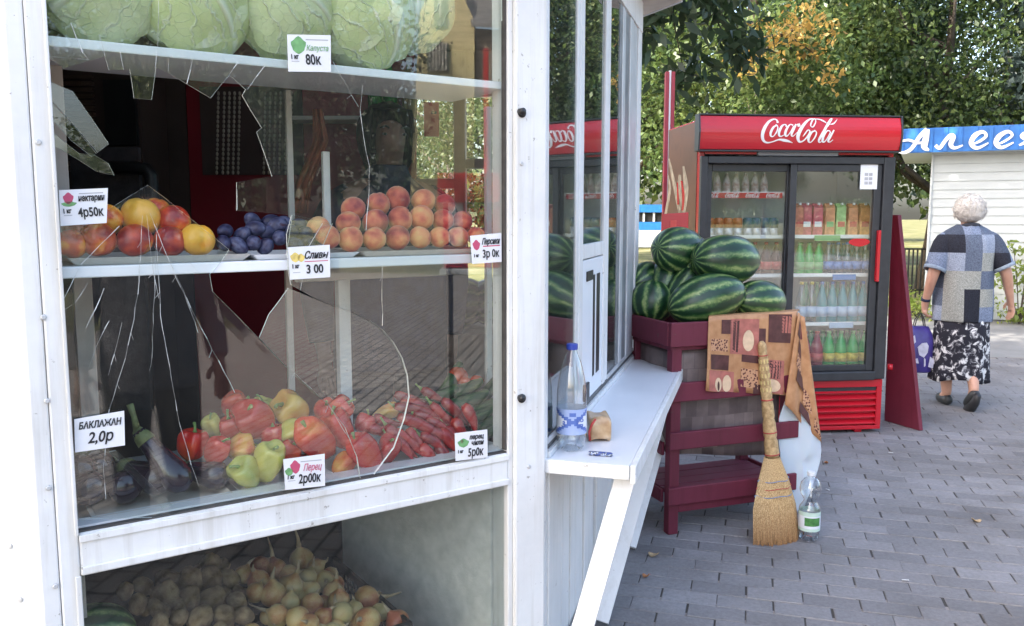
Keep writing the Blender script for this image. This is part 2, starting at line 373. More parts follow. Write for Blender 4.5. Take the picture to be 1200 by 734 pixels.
TREES = [('broad', 4.4, 15.4, 1.0, .4, 'green tree with pale sunlit leaves rising behind the red drinks cooler'),
         ('broad_b', 1.6, 18.5, 1.05, 2.0, 'leafy tree left of the cooler behind the red post'),
         ('tall', 6.6, 17.5, 1.05, 1.1, 'dark green tree standing behind the middle of the blue kiosk sign and cooler'),
         ('broad_b', 8.05, 16.6, .95, 3.3, 'tree with a bare dark trunk between the cooler and the white kiosk'),
         ('blue', 10.6, 15.2, 1.05, .3, 'blue green tree with feathery foliage above the blue sign'),
         ('tall', 12.9, 17.5, 1.1, 4.0, 'dark tree at the picture edge behind the blue sign'),
         ('broad', 2.8, 23.5, 1.25, 5.0, 'far tree on the lawn seen just right of the kiosk window'),
         ('broad_b', 6.3, 25.0, 1.3, .9, 'tall far tree closing the gap behind the cooler top'),
         ('tall', 9.8, 24.0, 1.35, 2.2, 'far dark tree behind the blue green feathery one'),
         ('broad', 14.2, 24.5, 1.3, 3.0, 'far tree behind the white kiosk at the right'),
         ('broad', -1.6, 27.0, 1.3, 1.5, 'far tree showing through the back window of the fruit kiosk')]
for k, x, y, s, rz, lb in TREES: tree(k, x, y, s, rz, lb)
# the tree whose shade lies over the stalls, and the street behind the photographer (seen mirrored in the panes)
tree('big', -4.9, 3.0, 1.0, .3, 'large shade tree left of the fruit kiosk', group='trees along the street behind the photographer')
tree('big', -7.0, -1.0, 1.0, 2.3, 'large shade tree further left along the street', group='trees along the street behind the photographer')
tree('shade', 1.0, 8.9, 1.0, 1.0, 'tall tree added out of view behind the fruit kiosk to shade the white one')  # added to shade the white kiosk wall, crown kept out of view
for k, x, y, s, rz, lb in [('low', 14.8, -31, 1.2, 1, 'low tree mirrored in the left cooler door'), ('broad_b', 17.8, -31, .62, 2.4, 'tree mirrored in the middle of the cooler doors'), ('broad', 24, -36, .8, 4, 'tree mirrored in the right cooler door')]:
    tree(k, x, y, s, rz, lb, group='trees along the street behind the photographer')
# hanging branch with pointed leaves close by, top middle; a golden spray inside the green
def branch():
    rng = np.random.default_rng(3); t = thing('hanging_branch', 'dark leafy branch hanging down beside the kiosk roof corner', 'branch', (1.0, 7.2, 3.9))
    base = Vector((1.0, 7.2, 3.9)); cl = []; b = MB(); b.smooth = True
    for k in range(13):
        p = Vector((rng.uniform(.95, 2.15), rng.uniform(6.9, 7.5), rng.uniform(2.35, 3.5))); p.z += max(0, p.x - 1.4) * .7; b.tube([base + Vector((.5, .1, .2)), (base + p) / 2 + Vector((0, 0, .25)), p], [.018, .011, .004], 5)
        for q in range(4): cl.append(np.array(p) + rng.normal(0, .12, 3))
    V, F = leaf_cloud(rng, cl, 26, .16, .10, .2); b.build('twig', MT['bark'], t)
    o = bpy.data.objects.new('leaves', np_mesh('leaves', V - np.array(base), F, MT['leaf_dark'])); COL.objects.link(o); o.parent = t; o['kind'] = 'stuff'
branch()
def gold_spray():
    rng = np.random.default_rng(8); c = on_y(920, 42, 13.2); t = thing('golden_branch', 'branch of golden autumn leaves glowing among the green above the cooler', 'branch', tuple(c))
    cl = [np.array(c) + rng.normal(0, 1, 3) * np.array([.38, .40, .17]) for k in range(15)]; cl = [q - np.array([0, 0, .35 * abs(q[0] - c.x)]) for q in cl]
    V, F = leaf_cloud(rng, cl, 46, .095, .11); b = MB(); b.smooth = True
    for q in cl[:10]: b.tube([c + Vector((.5, 1.4, .2)), c + Vector((.2, .6, .15)), Vector(q)], [.04, .025, .006], 5)
    b.build('twig', MT['bark'], t); o = bpy.data.objects.new('leaves', np_mesh('leaves', V - np.array(c), F, MT['leaf_gold'])); COL.objects.link(o); o.parent = t; o['kind'] = 'stuff'
gold_spray()
# ------------------------------------------------------------------ the fruit kiosk
kiosk = thing('fruit_kiosk', 'white kiosk with a broken display window and a serving ledge', 'kiosk', (-1.2, 3.4, 0))
def kp(name, mat, fn, bevel=.003, parent=None, **k):
    b = MB(); fn(b); return b.build(name, mat, parent or kiosk, bevel=bevel, **k)
POLY_IN = [(-3.15, 2.03), (-.95, 1.78), (-.93, 1.80), (.03, 2.44), (.53, 4.187), (.06, 5.22), (-3.15, 5.5)]
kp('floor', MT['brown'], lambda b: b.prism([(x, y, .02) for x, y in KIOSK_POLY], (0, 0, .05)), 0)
kp('ceiling', MT['beige'], lambda b: b.prism([(x, y, 2.42) for x, y in KIOSK_POLY], (0, 0, .03)), 0)
ov = [(-3.5, 1.75), (-.96, 1.46), (.27, 2.29), (.84, 4.26), (.27, 5.55), (-3.5, 5.9)]
roof = kp('roof', MT['beige'], lambda b: b.prism([(x, y, 2.455) for x, y in ov], (0, 0, .16)), .05)
kp('fascia', MT['white_clean'], lambda b: [b.box(Frame(ov[i], (ov[i + 1][0] - ov[i][0], ov[i + 1][1] - ov[i][1])), .04, math.dist(ov[i], ov[i + 1]) - .04, -.006, -.002, 2.47, 2.60) for i in range(4)], 0, parent=roof)
# metal clad front (left edge of the picture) with its screws
kp('metal_cladding', MT['dented'], lambda b: b.box(W0, 0, 2.268, -.012, .02, 0, 2.44), .002)
kp('corner_strip', MT['white'], lambda b: b.box(W1, -.062, -.028, -.018, .03, 0, 2.44), .004)
def screw_mesh():
    b = MB(); b.smooth = True; b.lathe([(.0058, 0), (.0054, .0022), (.003, .0032), (.0012, .0026)], 10); return b
sm_ = screw_mesh().mesh('screw', MT['alu']); fixn(sm_)
def screw(u, v, fr, n):
    o = bpy.data.objects.new('screw', sm_); COL.objects.link(o); o.parent = kiosk; q = fr.px(u, v, n)
    o.location = world_mat(kiosk).inverted() @ q; o.rotation_euler = (R(90), 0, math.atan2(fr.d.y, fr.d.x))
for u, v in ((21, 22), (31, 151), (24, 703), (12, 640)): screw(u, v, W0, -.012)
for u, v in ((45, 167), (51, 372), (55, 470), (57, 572), (65, 687)): screw(u, v, W1, -.02)
for u, v in ((611, 192), (620, 547)): screw(u, v, W1, -.03)
# window wall W1: stiles, rails, beads
kp('window_stile', MT['white'], lambda b: b.box(W1, -.027, .011, -.02, .06, 0, 2.44), .004)
kp('corner_post', MT['white'], lambda b: b.box(W1, 1.096, W1.sz(640.5, 300, -.03)[0], -.03, .05, 0, 2.44), .006)
kp('corner_post', MT['white'], lambda b: b.box(W2, -.016, .0115, -.004, .05, 0, 2.44), .002)
kp('window_stile', MT['white'], lambda b: b.box(W1, 1.079, 1.0955, -.018, .06, 0, 2.44), .003)
kp('window_rail', MT['white'], lambda b: b.box(W1, .0115, 1.0785, -.02, .06, .700, .792), .005)
kp('window_rail', MT['white'], lambda b: b.box(W1, .0115, 1.0785, -.02, .06, 2.27, 2.44), .005)
kp('window_rail', MT['white'], lambda b: b.box(W1, .0115, 1.0785, -.02, .06, .02, .22), .005)
kp('glazing_bead', MT['white'], lambda b: b.box(W1, .0115, 1.078, -.026, -.0203, .774, .790), .002)
kp('glazing_bead', MT['white'], lambda b: b.box(W1, .0115, 1.078, -.026, -.0203, .704, .722), .004)
kp('glazing_bead', MT['white'], lambda b: b.box(W1, .004, .0112, -.026, -.0203, .79, 2.28), .002)
kp('glazing_bead', MT['white'], lambda b: b.box(W1, .000, .0112, -.026, -.0203, .22, .7035), .002)
kp('putty_line', MT['soil'], lambda b: b.box(W1, 1.0735, 1.0785, -.012, .004, .80, 2.27), 0)
kp('putty_line', MT['soil'], lambda b: b.box(W1, .012, 1.078, -.012, .006, .792, .7955), 0)
for u, v in ((609, 131), (609, 466)):
    s_, z_ = W1.sz(u, v, -.03)
    def bolt(b):
        b.smooth = True; b.tube([W1.P(s_, -.048, z_), W1.P(s_, -.03, z_)], [.0085, .0085], 12); b.tube([W1.P(s_ + .006, -.034, z_ - .003), W1.P(s_ + .006, -.0302, z_ - .003)], [.0125, .0125], 14)
    kp('bolt', MT['black'], bolt, 0)
# shelves and display floor inside the window
kp('display_floor', MT['alu'], lambda b: b.box(W1, .0, 1.12, .062, .55, .755, .785), .002)
kp('sill_board', MT['ledge'], lambda b: b.box(W1, .012, 1.078, .008, .0605, .793, .799), .001)
kp('shelf', MT['white_clean'], lambda b: b.box(W1, .013, 1.10, .010, .31, 1.776, 1.796), .003)
kp('shelf', MT['white_clean'], lambda b: b.box(W1, .013, 1.10, .010, .33, 1.318, 1.342), .003)
for (u, n, wd, mt, z0, z1) in ((101, .30, .040, 'beige', .785, 1.3175), (78, .25, .05, 'beige', 1.3425, 1.7755), (405, .36, .036, 'white', .785, 1.316), (388, .35, .02, 'white', 1.3425, 1.62), (574, .33, .02, 'white', .785, 1.316), (574, .33, .02, 'white', 1.3425, 1.7755), (341, .34, .018, 'beige', .785, 1.316), (347, .33, .016, 'beige', 1.3425, 1.7755)):
    s_ = W1.sz(u, 400, n)[0]; kp('shelf_post', MT[mt], lambda b: b.box(W1, s_ - wd / 2, s_ + wd / 2, n, n + wd * .8, z0, z1), .002)
kp('shelf_bearer', MT['beige'], lambda b: b.box(W1, .62, 1.09, .335, .355, 1.262, 1.318), .002)
MT['pale_board'] = simple('pale_chipboard', (.70, .68, .64), .7, .14, 22, .4)
# lower cupboard behind the small window
kp('cupboard_side', MT['pale_board'], lambda b: b.prism([W1.P(1.074, .065, .0912), W1.P(1.074, .065, .698), W1.P(.905, .75, .698), W1.P(.905, .75, .0912)], W1.d * .012), 0)
kp('cupboard_side', MT['beige'], lambda b: b.box(W1, .012, .028, .065, .25, .07, .698), .001)
kp('cupboard_floor', MT['brown'], lambda b: b.box(W1, .03, 1.05, .065, .80, .071, .09), 0)
kp('cupboard_back', MT['black'], lambda b: b.box(W1, -.10, 1.06, .82, .835, .07, .70), 0)
kp('cupboard_side', MT['black'], lambda b: b.box(W1, -.015, .0, .26, .82, .07, .70), 0)
# interior: brown lining, deep red wall behind the shelves, back window
IN = Frame((-2.4, 3.42), (1, 0))
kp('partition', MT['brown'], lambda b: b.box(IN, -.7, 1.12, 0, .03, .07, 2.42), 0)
kp('red_partition', MT['deepred'], lambda b: b.box(IN, 1.125, 2.02, -.004, .03, .07, 2.42), 0)
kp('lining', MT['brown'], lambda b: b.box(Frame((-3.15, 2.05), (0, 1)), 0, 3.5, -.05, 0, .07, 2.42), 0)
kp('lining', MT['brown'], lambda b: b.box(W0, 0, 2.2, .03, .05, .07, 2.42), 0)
W3 = Frame((.611, 4.187), (-.41, .912)); W4 = Frame((.119, 5.28), (-3.319, .32))
kp('wall', MT['white'], lambda b: b.box(W3, .0, 1.20, .0, .04, .0, 2.44), .002)
kp('wall', MT['white'], lambda b: (b.box(W4, .0, 3.33, 0, .04, 0, .88), b.box(W4, 0, 3.33, 0, .04, 2.15, 2.44), b.box(W4, 0, .14, 0, .04, .88, 2.15), b.box(W4, .85, 3.33, 0, .04, .88, 2.15)), 0)
kp('back_window_frame', MT['beige'], lambda b: (b.box(W4, .40, .47, -.01, .06, .88, 2.15), b.box(W4, .14, .40, -.005, .05, 1.30, 1.36), b.box(W4, .47, .85, -.005, .05, 1.60, 1.66), b.box(W4, .14, .40, -.005, .05, 1.72, 1.78)), .003)
kp('back_ledge', MT['beige'], lambda b: b.box(W4, .1, 1.2, .045, .40, .75, .785), .003)
# bead strips on the red wall
def strips():
    x = N('perforated_strip'); uv = x.coord(); sp = x.n('SeparateXYZ'); x.l(uv, sp.inputs[0])
    a = x.math('FRACT', x.math('MULTIPLY', sp.outputs['Z'], 42)); m = x.math('GREATER_THAN', a, .38)
    x.base(x.mix(m, (.05, .04, .035), (.46, .42, .36))).set(.6, .3); mt = x.m
    for k, uu in enumerate((256, 263, 269, 275, 281, 311, 317, 323, 329, 336, 342)):
        p = on_plane(uu, 107, IN.P(0, -.02, 0), IN.n); p2 = on_plane(uu - 2, 205, IN.P(0, -.02, 0), IN.n)
        def st(b):
            n = 18
            for i in range(n):
                c = p.lerp(p2, (i + .5) / n); b.ball(lambda t, f: c + Vector((math.sin(f) * math.cos(t) * .0055, math.sin(f) * math.sin(t) * .0055, math.cos(f) * .0088)), 6, 4)
        kp('bead_string', MT['beads'], st, 0, smooth=True)
MT['beads'] = simple('cream_beads', (.46, .42, .36), .5, .1, 20, 0)
strips()
kp('dark_backing', MT['brown'], lambda b: b.box(IN, 1.18, 1.58, -.014, -.006, 1.60, 1.94), 0)
# broken pane -------------------------------------------------------
pane = thing('display_pane', None, None); pane.parent = kiosk; pane.location = world_mat(kiosk).inverted() @ W1.P(0, 0, .8)
def shard(pts, n=0.0, th=.004, name='glass_shard', tilt=None, mat=None, parent=None):
    b = MB(); P = [W1.px(u, v, n) for u, v in pts]
    if tilt: P = [q + W1.n * tilt(u, v) for q, (u, v) in zip(P, pts)]
    k = len(P); a = P; c = [q + W1.n * th for q in P]
    b.mi = 0; b.add(a + c, [list(range(k))[::-1], list(range(k, 2 * k))]); b.mi = 1
    b.add(a + c, [(i, (i + 1) % k, k + (i + 1) % k, k + i) for i in range(k)])
    o = b.build(name, [mat or MT['glass'], MT['edge']], parent or pane); return o
G_UP = [(48, -30), (588, -30), (590, 200), (593, 532), (425, 577), (441, 553), (462, 525), (474, 492), (480, 465), (478, 440), (472, 420), (462, 402), (449, 387), (434, 376), (415, 367), (398, 361), (370, 350), (341, 334), (338, 317), (337, 300), (336, 275), (342, 252), (310, 249), (277.5, 247), (277.5, 214), (300, 210), (319, 207), (310, 180), (301, 155), (307, 150), (295, 131), (284, 112), (288, 105), (278, 96), (269, 88), (258, 101), (247, 115), (220, 99), (197, 85), (183, 79), (178, 117), (157, 115), (155, 98), (152, 81), (140, 82), (128, 82), (123, 66), (104, 71), (75, 80), (60, 69), (50, 58)]
shard(G_UP)
shard([(338, 338), (328, 352), (315, 369), (304, 396), (330, 424), (349, 443), (366, 458), (384, 473), (404, 500), (418, 535), (424, 577), (440.4, 552.6), (461.4, 524.6), (473.2, 492), (479.2, 465), (477.2, 440.2), (471.3, 420.4), (461.4, 402.6), (448.5, 387.6), (433.6, 376.7), (414.8, 367.8), (397.6, 361.8), (369.6, 350.8)], .0045, mat=glass_mat('doubled_glass', (.92, .95, .94), 1.5, 0, .035))
G_LOW = [(62, 300), (66, 245), (128, 246), (150, 232), (175, 217), (195, 232), (222, 254), (247, 274), (270, 293), (262, 305), (247, 322), (250, 342), (276, 368), (304, 397), (330, 425), (348.6, 443.6), (365.6, 458.6), (383.6, 473.6), (403.6, 500.6), (417.4, 535.4), (423, 577), (260, 603), (88, 607)]
def lean(u, v): return -.0115 + (592 - v) * 6.7e-5      # the loose lower piece leans inward
shard(G_LOW, .0, tilt=lean)
shard([(57, 95), (85, 107.5), (107, 139), (127, 169), (114, 179), (87, 147), (60, 117)], .0, tilt=lambda u, v: (u - 57) * -.0001)
shard([(60, 119), (87, 148), (113, 180), (108, 184), (84, 165), (61, 140)], .002)
shard([(61, 155), (92, 180), (110, 182), (126, 192), (133, 206), (128, 205), (112, 201), (94, 189), (62, 170)], .0, tilt=lambda u, v: (u - 57) * -.00015)
shard([(343, 252), (390, 262), (378, 290), (350, 300), (336, 300)], .004)
shard([(128, 530), (136, 528), (202, 592), (190, 596)], -.002)
def crack(pts, wd=.9, n=-.0012):
    b = MB()
    mid = pts[len(pts) // 2]; low = inside(mid[0], mid[1], G_LOW); cp_ = lambda u, v: W1.px(u, v, n + (lean(u, v) if low else 0))
    rk = random.Random(int(pts[0][0] * 7 + pts[0][1])); q = [pts[0]]
    for (u0, v0), (u1, v1) in zip(pts, pts[1:]):
        k = max(2, int(math.hypot(u1 - u0, v1 - v0) / 13))
        q += [(u0 + (u1 - u0) * i / k + rk.uniform(-.7, .7) * (i < k), v0 + (v1 - v0) * i / k) for i in range(1, k + 1)]
    for (u0, v0), (u1, v1) in zip(q, q[1:]):
        w_ = .00072 * wd * rk.choice((.25, .45, .8, 1.0, 1.5)); b.beam(cp_(u0, v0), cp_(u1, v1), w_, .0010, tuple(W1.n))
        if rk.random() < .10: b.beam(cp_(u0, v0), cp_(u0 + rk.uniform(-6, 6), v0 + rk.uniform(4, 10)), .0004, .0008, tuple(W1.n))
    return b.build('crack', MT['crack'], pane)
MT['crack'] = simple('crack_line', (.55, .57, .56), .35, .5, 30, 0)
for pts, wd in [([(167, 253), (163, 330), (157, 375), (147, 420), (128, 480), (121, 548), (124, 585)], 1.2), ([(183, 275), (188, 370), (199, 430), (210, 495), (224, 545), (233, 570)], 1.0),
                ([(172, 252), (180, 320), (186, 350)], .7), ([(176, 250), (206, 325), (236, 385), (262, 435), (275, 460)], 1.1), ([(184, 262), (178, 420), (175, 435)], .6), ([(196, 300), (215, 340), (232, 390)], .5),
                ([(222, 308), (233, 320)], .6), ([(140, 265), (95, 310), (75, 350), (62, 375)], 1.0), ([(103, 332), (88, 355), (62, 372)], 1.2), ([(122, 338), (112, 362), (101, 384)], 1.3), ([(128, 376), (112, 408), (104, 432)], .9), ([(143, 378), (134, 415), (127, 440)], .9),
                ([(425, 100), (422, 130), (426, 160), (433, 195)], .9), ([(390, 72), (420, 125)], .8), ([(433, 195), (432, 235), (429, 270)], 1.6), ([(448, 310), (448, 382)], .9), ([(186, -5), (185, 50), (182, 80)], .8), ([(83, 27), (97, 62), (104, 71)], 1.1), ([(116, 40), (123, 66)], .9), ([(141, 60), (145, 82)], .9), ([(198, 70), (197, 84)], 1.2), ([(226, 67), (219, 98)], 1.1),
                ([(279, 73), (269, 88)], 1.1), ([(312, 75), (290, 105)], 1.0), ([(52, 66), (104, 70)], .4), ([(356, 300), (378, 262)], .9), ([(278, 222), (278, 246)], .9), ([(360, 290), (352, 340)], .5), ([(345, 437), (385, 475), (410, 515)], .8)]:
    crack(pts, wd)
shard([(92, 658), (592, 565), (600, 760), (92, 760)], .0, name='lower_pane', mat=glass_mat('dusty_glass', (.86, .89, .88), 0.75, 0, .02), parent=kiosk)
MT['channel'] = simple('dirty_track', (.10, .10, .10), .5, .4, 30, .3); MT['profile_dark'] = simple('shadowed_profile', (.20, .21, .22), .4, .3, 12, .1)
# serving side ---------------------------------------------------------
O = -.0                                  # outside face of the wall is n = 0, outward is negative n
kp('side_rail', MT['white'], lambda b: b.box(W2, .012, 1.87, -.012, .05, .722, .766), .003)
kp('track_channel', MT['channel'], lambda b: b.box(W2, .012, 1.87, -.002, .05, .7665, .7885), 0)
kp('track_lip', MT['alu'], lambda b: b.box(W2, .012, 1.87, -.009, -.0025, .7665, .773), .001)
kp('side_rail', MT['white'], lambda b: b.box(W2, .012, 1.87, -.012, .05, 2.30, 2.44), .003)
kp('side_stile', MT['white'], lambda b: b.box(W2, .395, .435, -.004, .03, .79, 2.30), .004)
kp('side_stile', MT['white'], lambda b: b.box(W2, .438, .50, -.006, .03, .79, 2.30), .004)
kp('side_stile', MT['white'], lambda b: b.box(W2, .90, .955, -.007, .03, .79, 2.30), .004)
kp('side_stile', MT['white'], lambda b: b.box(W2, .96, 1.02, -.004, .03, .79, 2.30), .004)
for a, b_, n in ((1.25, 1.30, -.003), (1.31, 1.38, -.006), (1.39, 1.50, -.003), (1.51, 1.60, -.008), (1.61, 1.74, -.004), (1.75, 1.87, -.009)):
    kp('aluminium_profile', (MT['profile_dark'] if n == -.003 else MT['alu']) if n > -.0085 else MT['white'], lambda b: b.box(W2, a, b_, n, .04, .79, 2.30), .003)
kp('window_track', MT['alu'], lambda b: (b.box(W2, 1.02, 1.87, -.006, .0, .789, .806), b.box(W2, 1.02, 1.87, .008, .016, .789, .806)), .001)
kp('window_track', MT['alu'], lambda b: (b.box(W2, .0125, .395, -.006, .0, .789, .806), b.box(W2, .0125, .395, .008, .016, .789, .806)), .001)
hatch = kp('hatch', MT['white_clean'], lambda b: b.box(W2, .502, .898, -.003, .02, .79, 1.29), .003)
kp('hatch_transom', MT['white'], lambda b: b.box(W2, .5005, .8995, -.006, .03, 1.295, 1.345), .003)
kp('latch', MT['black'], lambda b: b.box(W2, .57, .68, -.008, -.0035, 1.215, 1.25), .002, parent=hatch)
kp('slot', MT['black'], lambda b: b.box(W2, .70, .735, -.0045, -.0032, .86, 1.23), .0, parent=hatch)
kp('slot', MT['black'], lambda b: b.box(W2, .77, .835, -.0045, -.0032, .86, 1.23), .001, parent=hatch)
kp('handle', MT['black'], lambda b: b.box(W2, .53, .60, -.014, -.0035, .80, .86), .003, parent=hatch)
for a, b_, z0, z1 in ((.0125, .394, .792, 2.3), (.501, .899, 1.346, 2.3), (1.021, 1.249, .792, 2.3)):
    kp('side_pane', MT['glass2'], lambda b: b.box(W2, a, b_, .001, .005, z0, z1), 0)
# boards under the ledge, ledge and its slanting braces
s_ = .014; rr = random.Random(2)
while s_ < 1.86:
    wd = rr.uniform(.085, .12); e = min(s_ + wd, 1.868); nn = rr.choice((-.010, -.006, -.002, -.014))
    kp('board', MT['white_wood'], lambda b: b.box(W2, s_, e - .004, nn, .02, .02, .7205), .003); s_ = e
ledge = kp('ledge', MT['ledge'], lambda b: b.box(W2, .0, 1.93, -.245, -.0125, .732, .750), .003)
kp('ledge_apron', MT['white'], lambda b: b.box(W2, -.014, 1.93, -.262, -.2455, .700, .752), .003, parent=ledge)
kp('ledge_apron', MT['white'], lambda b: b.box(W2, -.020, -.0005, -.245, .060, .712, .752), .003, parent=ledge)
for st, sf in ((.06, -.36), (1.0, .53), (1.80, 1.24)):
    def brace(b):
        p, q = W2.P(st, -.225, .700), W2.P(sf, -.075, .012); b.beam(p, q, .058, .022, tuple(W2.d))
    kp('brace', MT['white_wood'], brace, .002, parent=ledge)
kp('skirting', MT['white_wood'], lambda b: b.box(W2, .02, 1.86, -.024, -.0145, .02, .10), .002)
# ------------------------------------------------------------------ lettering helper
def lettering(body, c, xd, yd, size, mat, parent, shear=0, off=0, align='CENTER', name='lettering', width=None):
    cu = bpy.data.curves.new(name, 'FONT'); cu.body = body; cu.size = size; cu.align_x = align; cu.align_y = 'CENTER'; cu.shear = shear; cu.offset = off; cu.extrude = .0004; cu.resolution_u = 3
    o = bpy.data.objects.new(name, cu); COL.objects.link(o); cu.materials.append(mat)
    xd = Vector(xd).normalized(); yd = (Vector(yd) - xd * xd.dot(Vector(yd))).normalized(); zd = xd.cross(yd)
    m = Matrix(((xd.x, yd.x, zd.x, c[0]), (xd.y, yd.y, zd.y, c[1]), (xd.z, yd.z, zd.z, c[2]), (0, 0, 0, 1)))
    if parent: o.parent = parent; m = world_mat(parent).inverted() @ m
    l, r, s = m.decompose(); o.location = l; o.rotation_mode = 'QUATERNION'; o.rotation_quaternion = r
    bpy.context.view_layer.update()
    if width: o.scale.x = width / max(o.dimensions.x, 1e-5)
    me = bpy.data.meshes.new_from_object(o.evaluated_get(bpy.context.evaluated_depsgraph_get())); me.name = name
    k = bpy.data.objects.new(name, me); COL.objects.link(k); k.parent = parent; k.rotation_mode = 'QUATERNION'; k.location, k.rotation_quaternion, k.scale = o.location, o.rotation_quaternion, o.scale
    bpy.data.objects.remove(o); bpy.data.curves.remove(cu); k.name = name; o = k
    return o
# ------------------------------------------------------------------ produce
def fruit_mat(name, stops, scale=1.6, rough=.4, fine=60, bump=.1, spec=.5, grad=.5, subs=0, sheen=0, fines=.15, coat=0):
    x = N(name); oi = x.n('ObjectInfo'); co = x.n('TexCoord').outputs['Generated']
    ad = x.n('VectorMath', operation='ADD'); x.l(co, ad.inputs[0]); cb = x.n('CombineXYZ'); r20 = x.math('MULTIPLY', oi.outputs['Random'], 37.0); x.l(r20, cb.inputs[0]); x.l(x.math('MULTIPLY', oi.outputs['Random'], 11.3), cb.inputs[2]); x.l(cb.outputs[0], ad.inputs[1])
    f = x.noise(scale, 2, ad.outputs[0], .5); g = x.noise(fine, 3, co, .6)
    f = x.math('ADD', f, x.math('MULTIPLY', x.math('SUBTRACT', g, .5), fines)); f = x.math('ADD', f, x.math('MULTIPLY', x.math('SUBTRACT', x.math('FRACT', x.math('MULTIPLY', oi.outputs['Random'], 7.7)), .5), grad))
    x.base(x.ramp(f, stops)).set(rough, spec)
    if subs: x.b.inputs['Subsurface Weight'].default_value = subs; x.b.inputs['Subsurface Radius'].default_value = (.01, .004, .002)
    if sheen: x.b.inputs['Sheen Weight'].default_value = sheen; x.b.inputs['Sheen Roughness'].default_value = .4
    if coat: x.b.inputs['Coat Weight'].default_value = coat; x.b.inputs['Coat Roughness'].default_value = .12
    if bump: x.bump(g, bump, .002)
    return x.m
MT['peach'] = fruit_mat('peach_skin', [(.26, (.66, .38, .17)), (.40, (.68, .26, .13)), (.53, (.56, .13, .09)), (.70, (.28, .04, .05))], 1.5, .62, 45, .1, .3, .42, sheen=.35)
MT['nect'] = fruit_mat('nectarine_skin', [(.30, (.82, .43, .05)), (.44, (.82, .30, .03)), (.55, (.62, .07, .02)), (.72, (.26, .010, .018))], 1.4, .28, 50, .03, .5, .5)
MT['plum'] = fruit_mat('plum_skin', [(.3, (.016, .014, .040)), (.5, (.034, .036, .085)), (.64, (.085, .095, .17)), (.78, (.04, .012, .03))], 2.2, .5, 30, .05, .4, .2)
MT['red'] = fruit_mat('red_pepper_skin', [(.3, (.40, .016, .014)), (.52, (.56, .022, .016)), (.68, (.64, .07, .02)), (.82, (.62, .20, .04))], 1.1, .2, 20, .02, .5, .28, coat=.4)
MT['orange'] = fruit_mat('orange_pepper_skin', [(.3, (.60, .40, .09)), (.48, (.68, .32, .06)), (.62, (.62, .13, .03)), (.75, (.50, .05, .02))], 1.3, .2, 20, .02, .5, .2, coat=.4)
MT['yellow'] = fruit_mat('yellow_green_pepper_skin', [(.3, (.36, .40, .09)), (.5, (.52, .48, .11)), (.66, (.62, .48, .10)), (.8, (.62, .26, .05))], 1.2, .22, 20, .02, .5, .15, coat=.4)
MT['chili'] = fruit_mat('chili_skin', [(.3, (.20, .006, .012)), (.5, (.33, .012, .016)), (.75, (.48, .03, .02))], 2, .18, 20, .02, .5, .25, coat=.5)
MT['cuke'] = fruit_mat('cucumber_skin', [(.3, (.02, .06, .022)), (.55, (.04, .10, .035)), (.75, (.13, .22, .07))], 3, .35, 40, .4, .5, .15)
MT['egg'] = fruit_mat('eggplant_skin', [(.3, (.012, .006, .014)), (.7, (.026, .012, .028))], 2, .12, 30, 0, .6, .1, coat=.5)
MT['green'] = simple('green_stem', (.18, .28, .07), .5, .25, 60, .2)
MT['calyx'] = simple('eggplant_calyx', (.16, .18, .07), .6, .3, 60, .2)
MT['potato'] = fruit_mat('potato_skin', [(.3, (.17, .11, .060)), (.5, (.28, .19, .105)), (.7, (.38, .275, .15)), (.85, (.21, .135, .075))], 2.4, .85, 26, .5, .2, .25, fines=.5)
MT['onion'] = fruit_mat('onion_skin', [(.28, (.52, .42, .19)), (.46, (.60, .43, .18)), (.62, (.50, .26, .10)), (.80, (.36, .10, .05))], 1.4, .35, 18, .1, .5, .55, fines=.3)
MT['onion_dry'] = simple('dry_onion_neck', (.46, .36, .22), .8, .3, 60, .3)
MT['tomato'] = fruit_mat('tomato_skin', [(.3, (.52, .05, .02)), (.7, (.62, .11, .04))], 1.5, .15, 20, 0, .5, .1, coat=.5)
def S(t, f): return Vector((math.sin(f) * math.cos(t), math.sin(f) * math.sin(t), math.cos(f)))
def proto_mesh(name, fn, mat, nu=20, nv=12):
    b = MB(); b.smooth = True; b.ball(fn, nu, nv); m = b.mesh(name, mat); fixn(m); return m
def peach_fn(sd):
    def fn(t, f):
        q = S(t, f); cl = .09 * math.exp(-(math.sin(t / 1.0) / .22) ** 2 if math.cos(t) > 0 else -99) * math.sin(f) ** .5
        r = 1 - cl - .12 * math.exp(-((f) / .28) ** 2); return q * r * (1 + .03 * math.sin(2 * t + sd)) * 1.0
    return fn
def lump_fn(sd, amp=.12, el=(1, .78, .7)):
    o = Vector((sd * 7.1, sd * 3.3, sd))
    def fn(t, f):
        q = S(t, f); r = 1 + amp * mnoise.noise(q * 1.3 + o) + amp * .3 * mnoise.noise(q * 3.5 + o); return Vector((q.x * el[0], q.y * el[1], q.z * el[2])) * r
    return fn
def pepper_fn(sd, tip=.45, L=1.25, lobes=3):
    rg = random.Random(sd); ph = rg.uniform(0, 6)
    o = Vector((sd * 3.7, 1, sd))
    def fn(t, f):                    # +Z: stem end, -Z: tip
        u = f / math.pi; z = math.cos(f) * L
        r = math.sin(f) ** .62 * (1 - (1 - tip) * u ** 1.3)
        r *= 1 + .13 * math.cos(lobes * t + ph + .5 * u) * math.sin(f) ** .5 + .06 * math.cos((lobes + 2) * t + 2 * ph)
        if u < .16: z -= .30 * (1 - u / .16) ** 1.5
        if u > .9: z += .10 * math.cos(lobes * t + ph) * (u - .9) * 10
        q = Vector((r * math.cos(t), r * math.sin(t), z)); q.x += .20 * (u - .3) ** 2 * math.cos(ph); return q * (1 + .07 * mnoise.noise(q * 1.6 + o))
    return fn
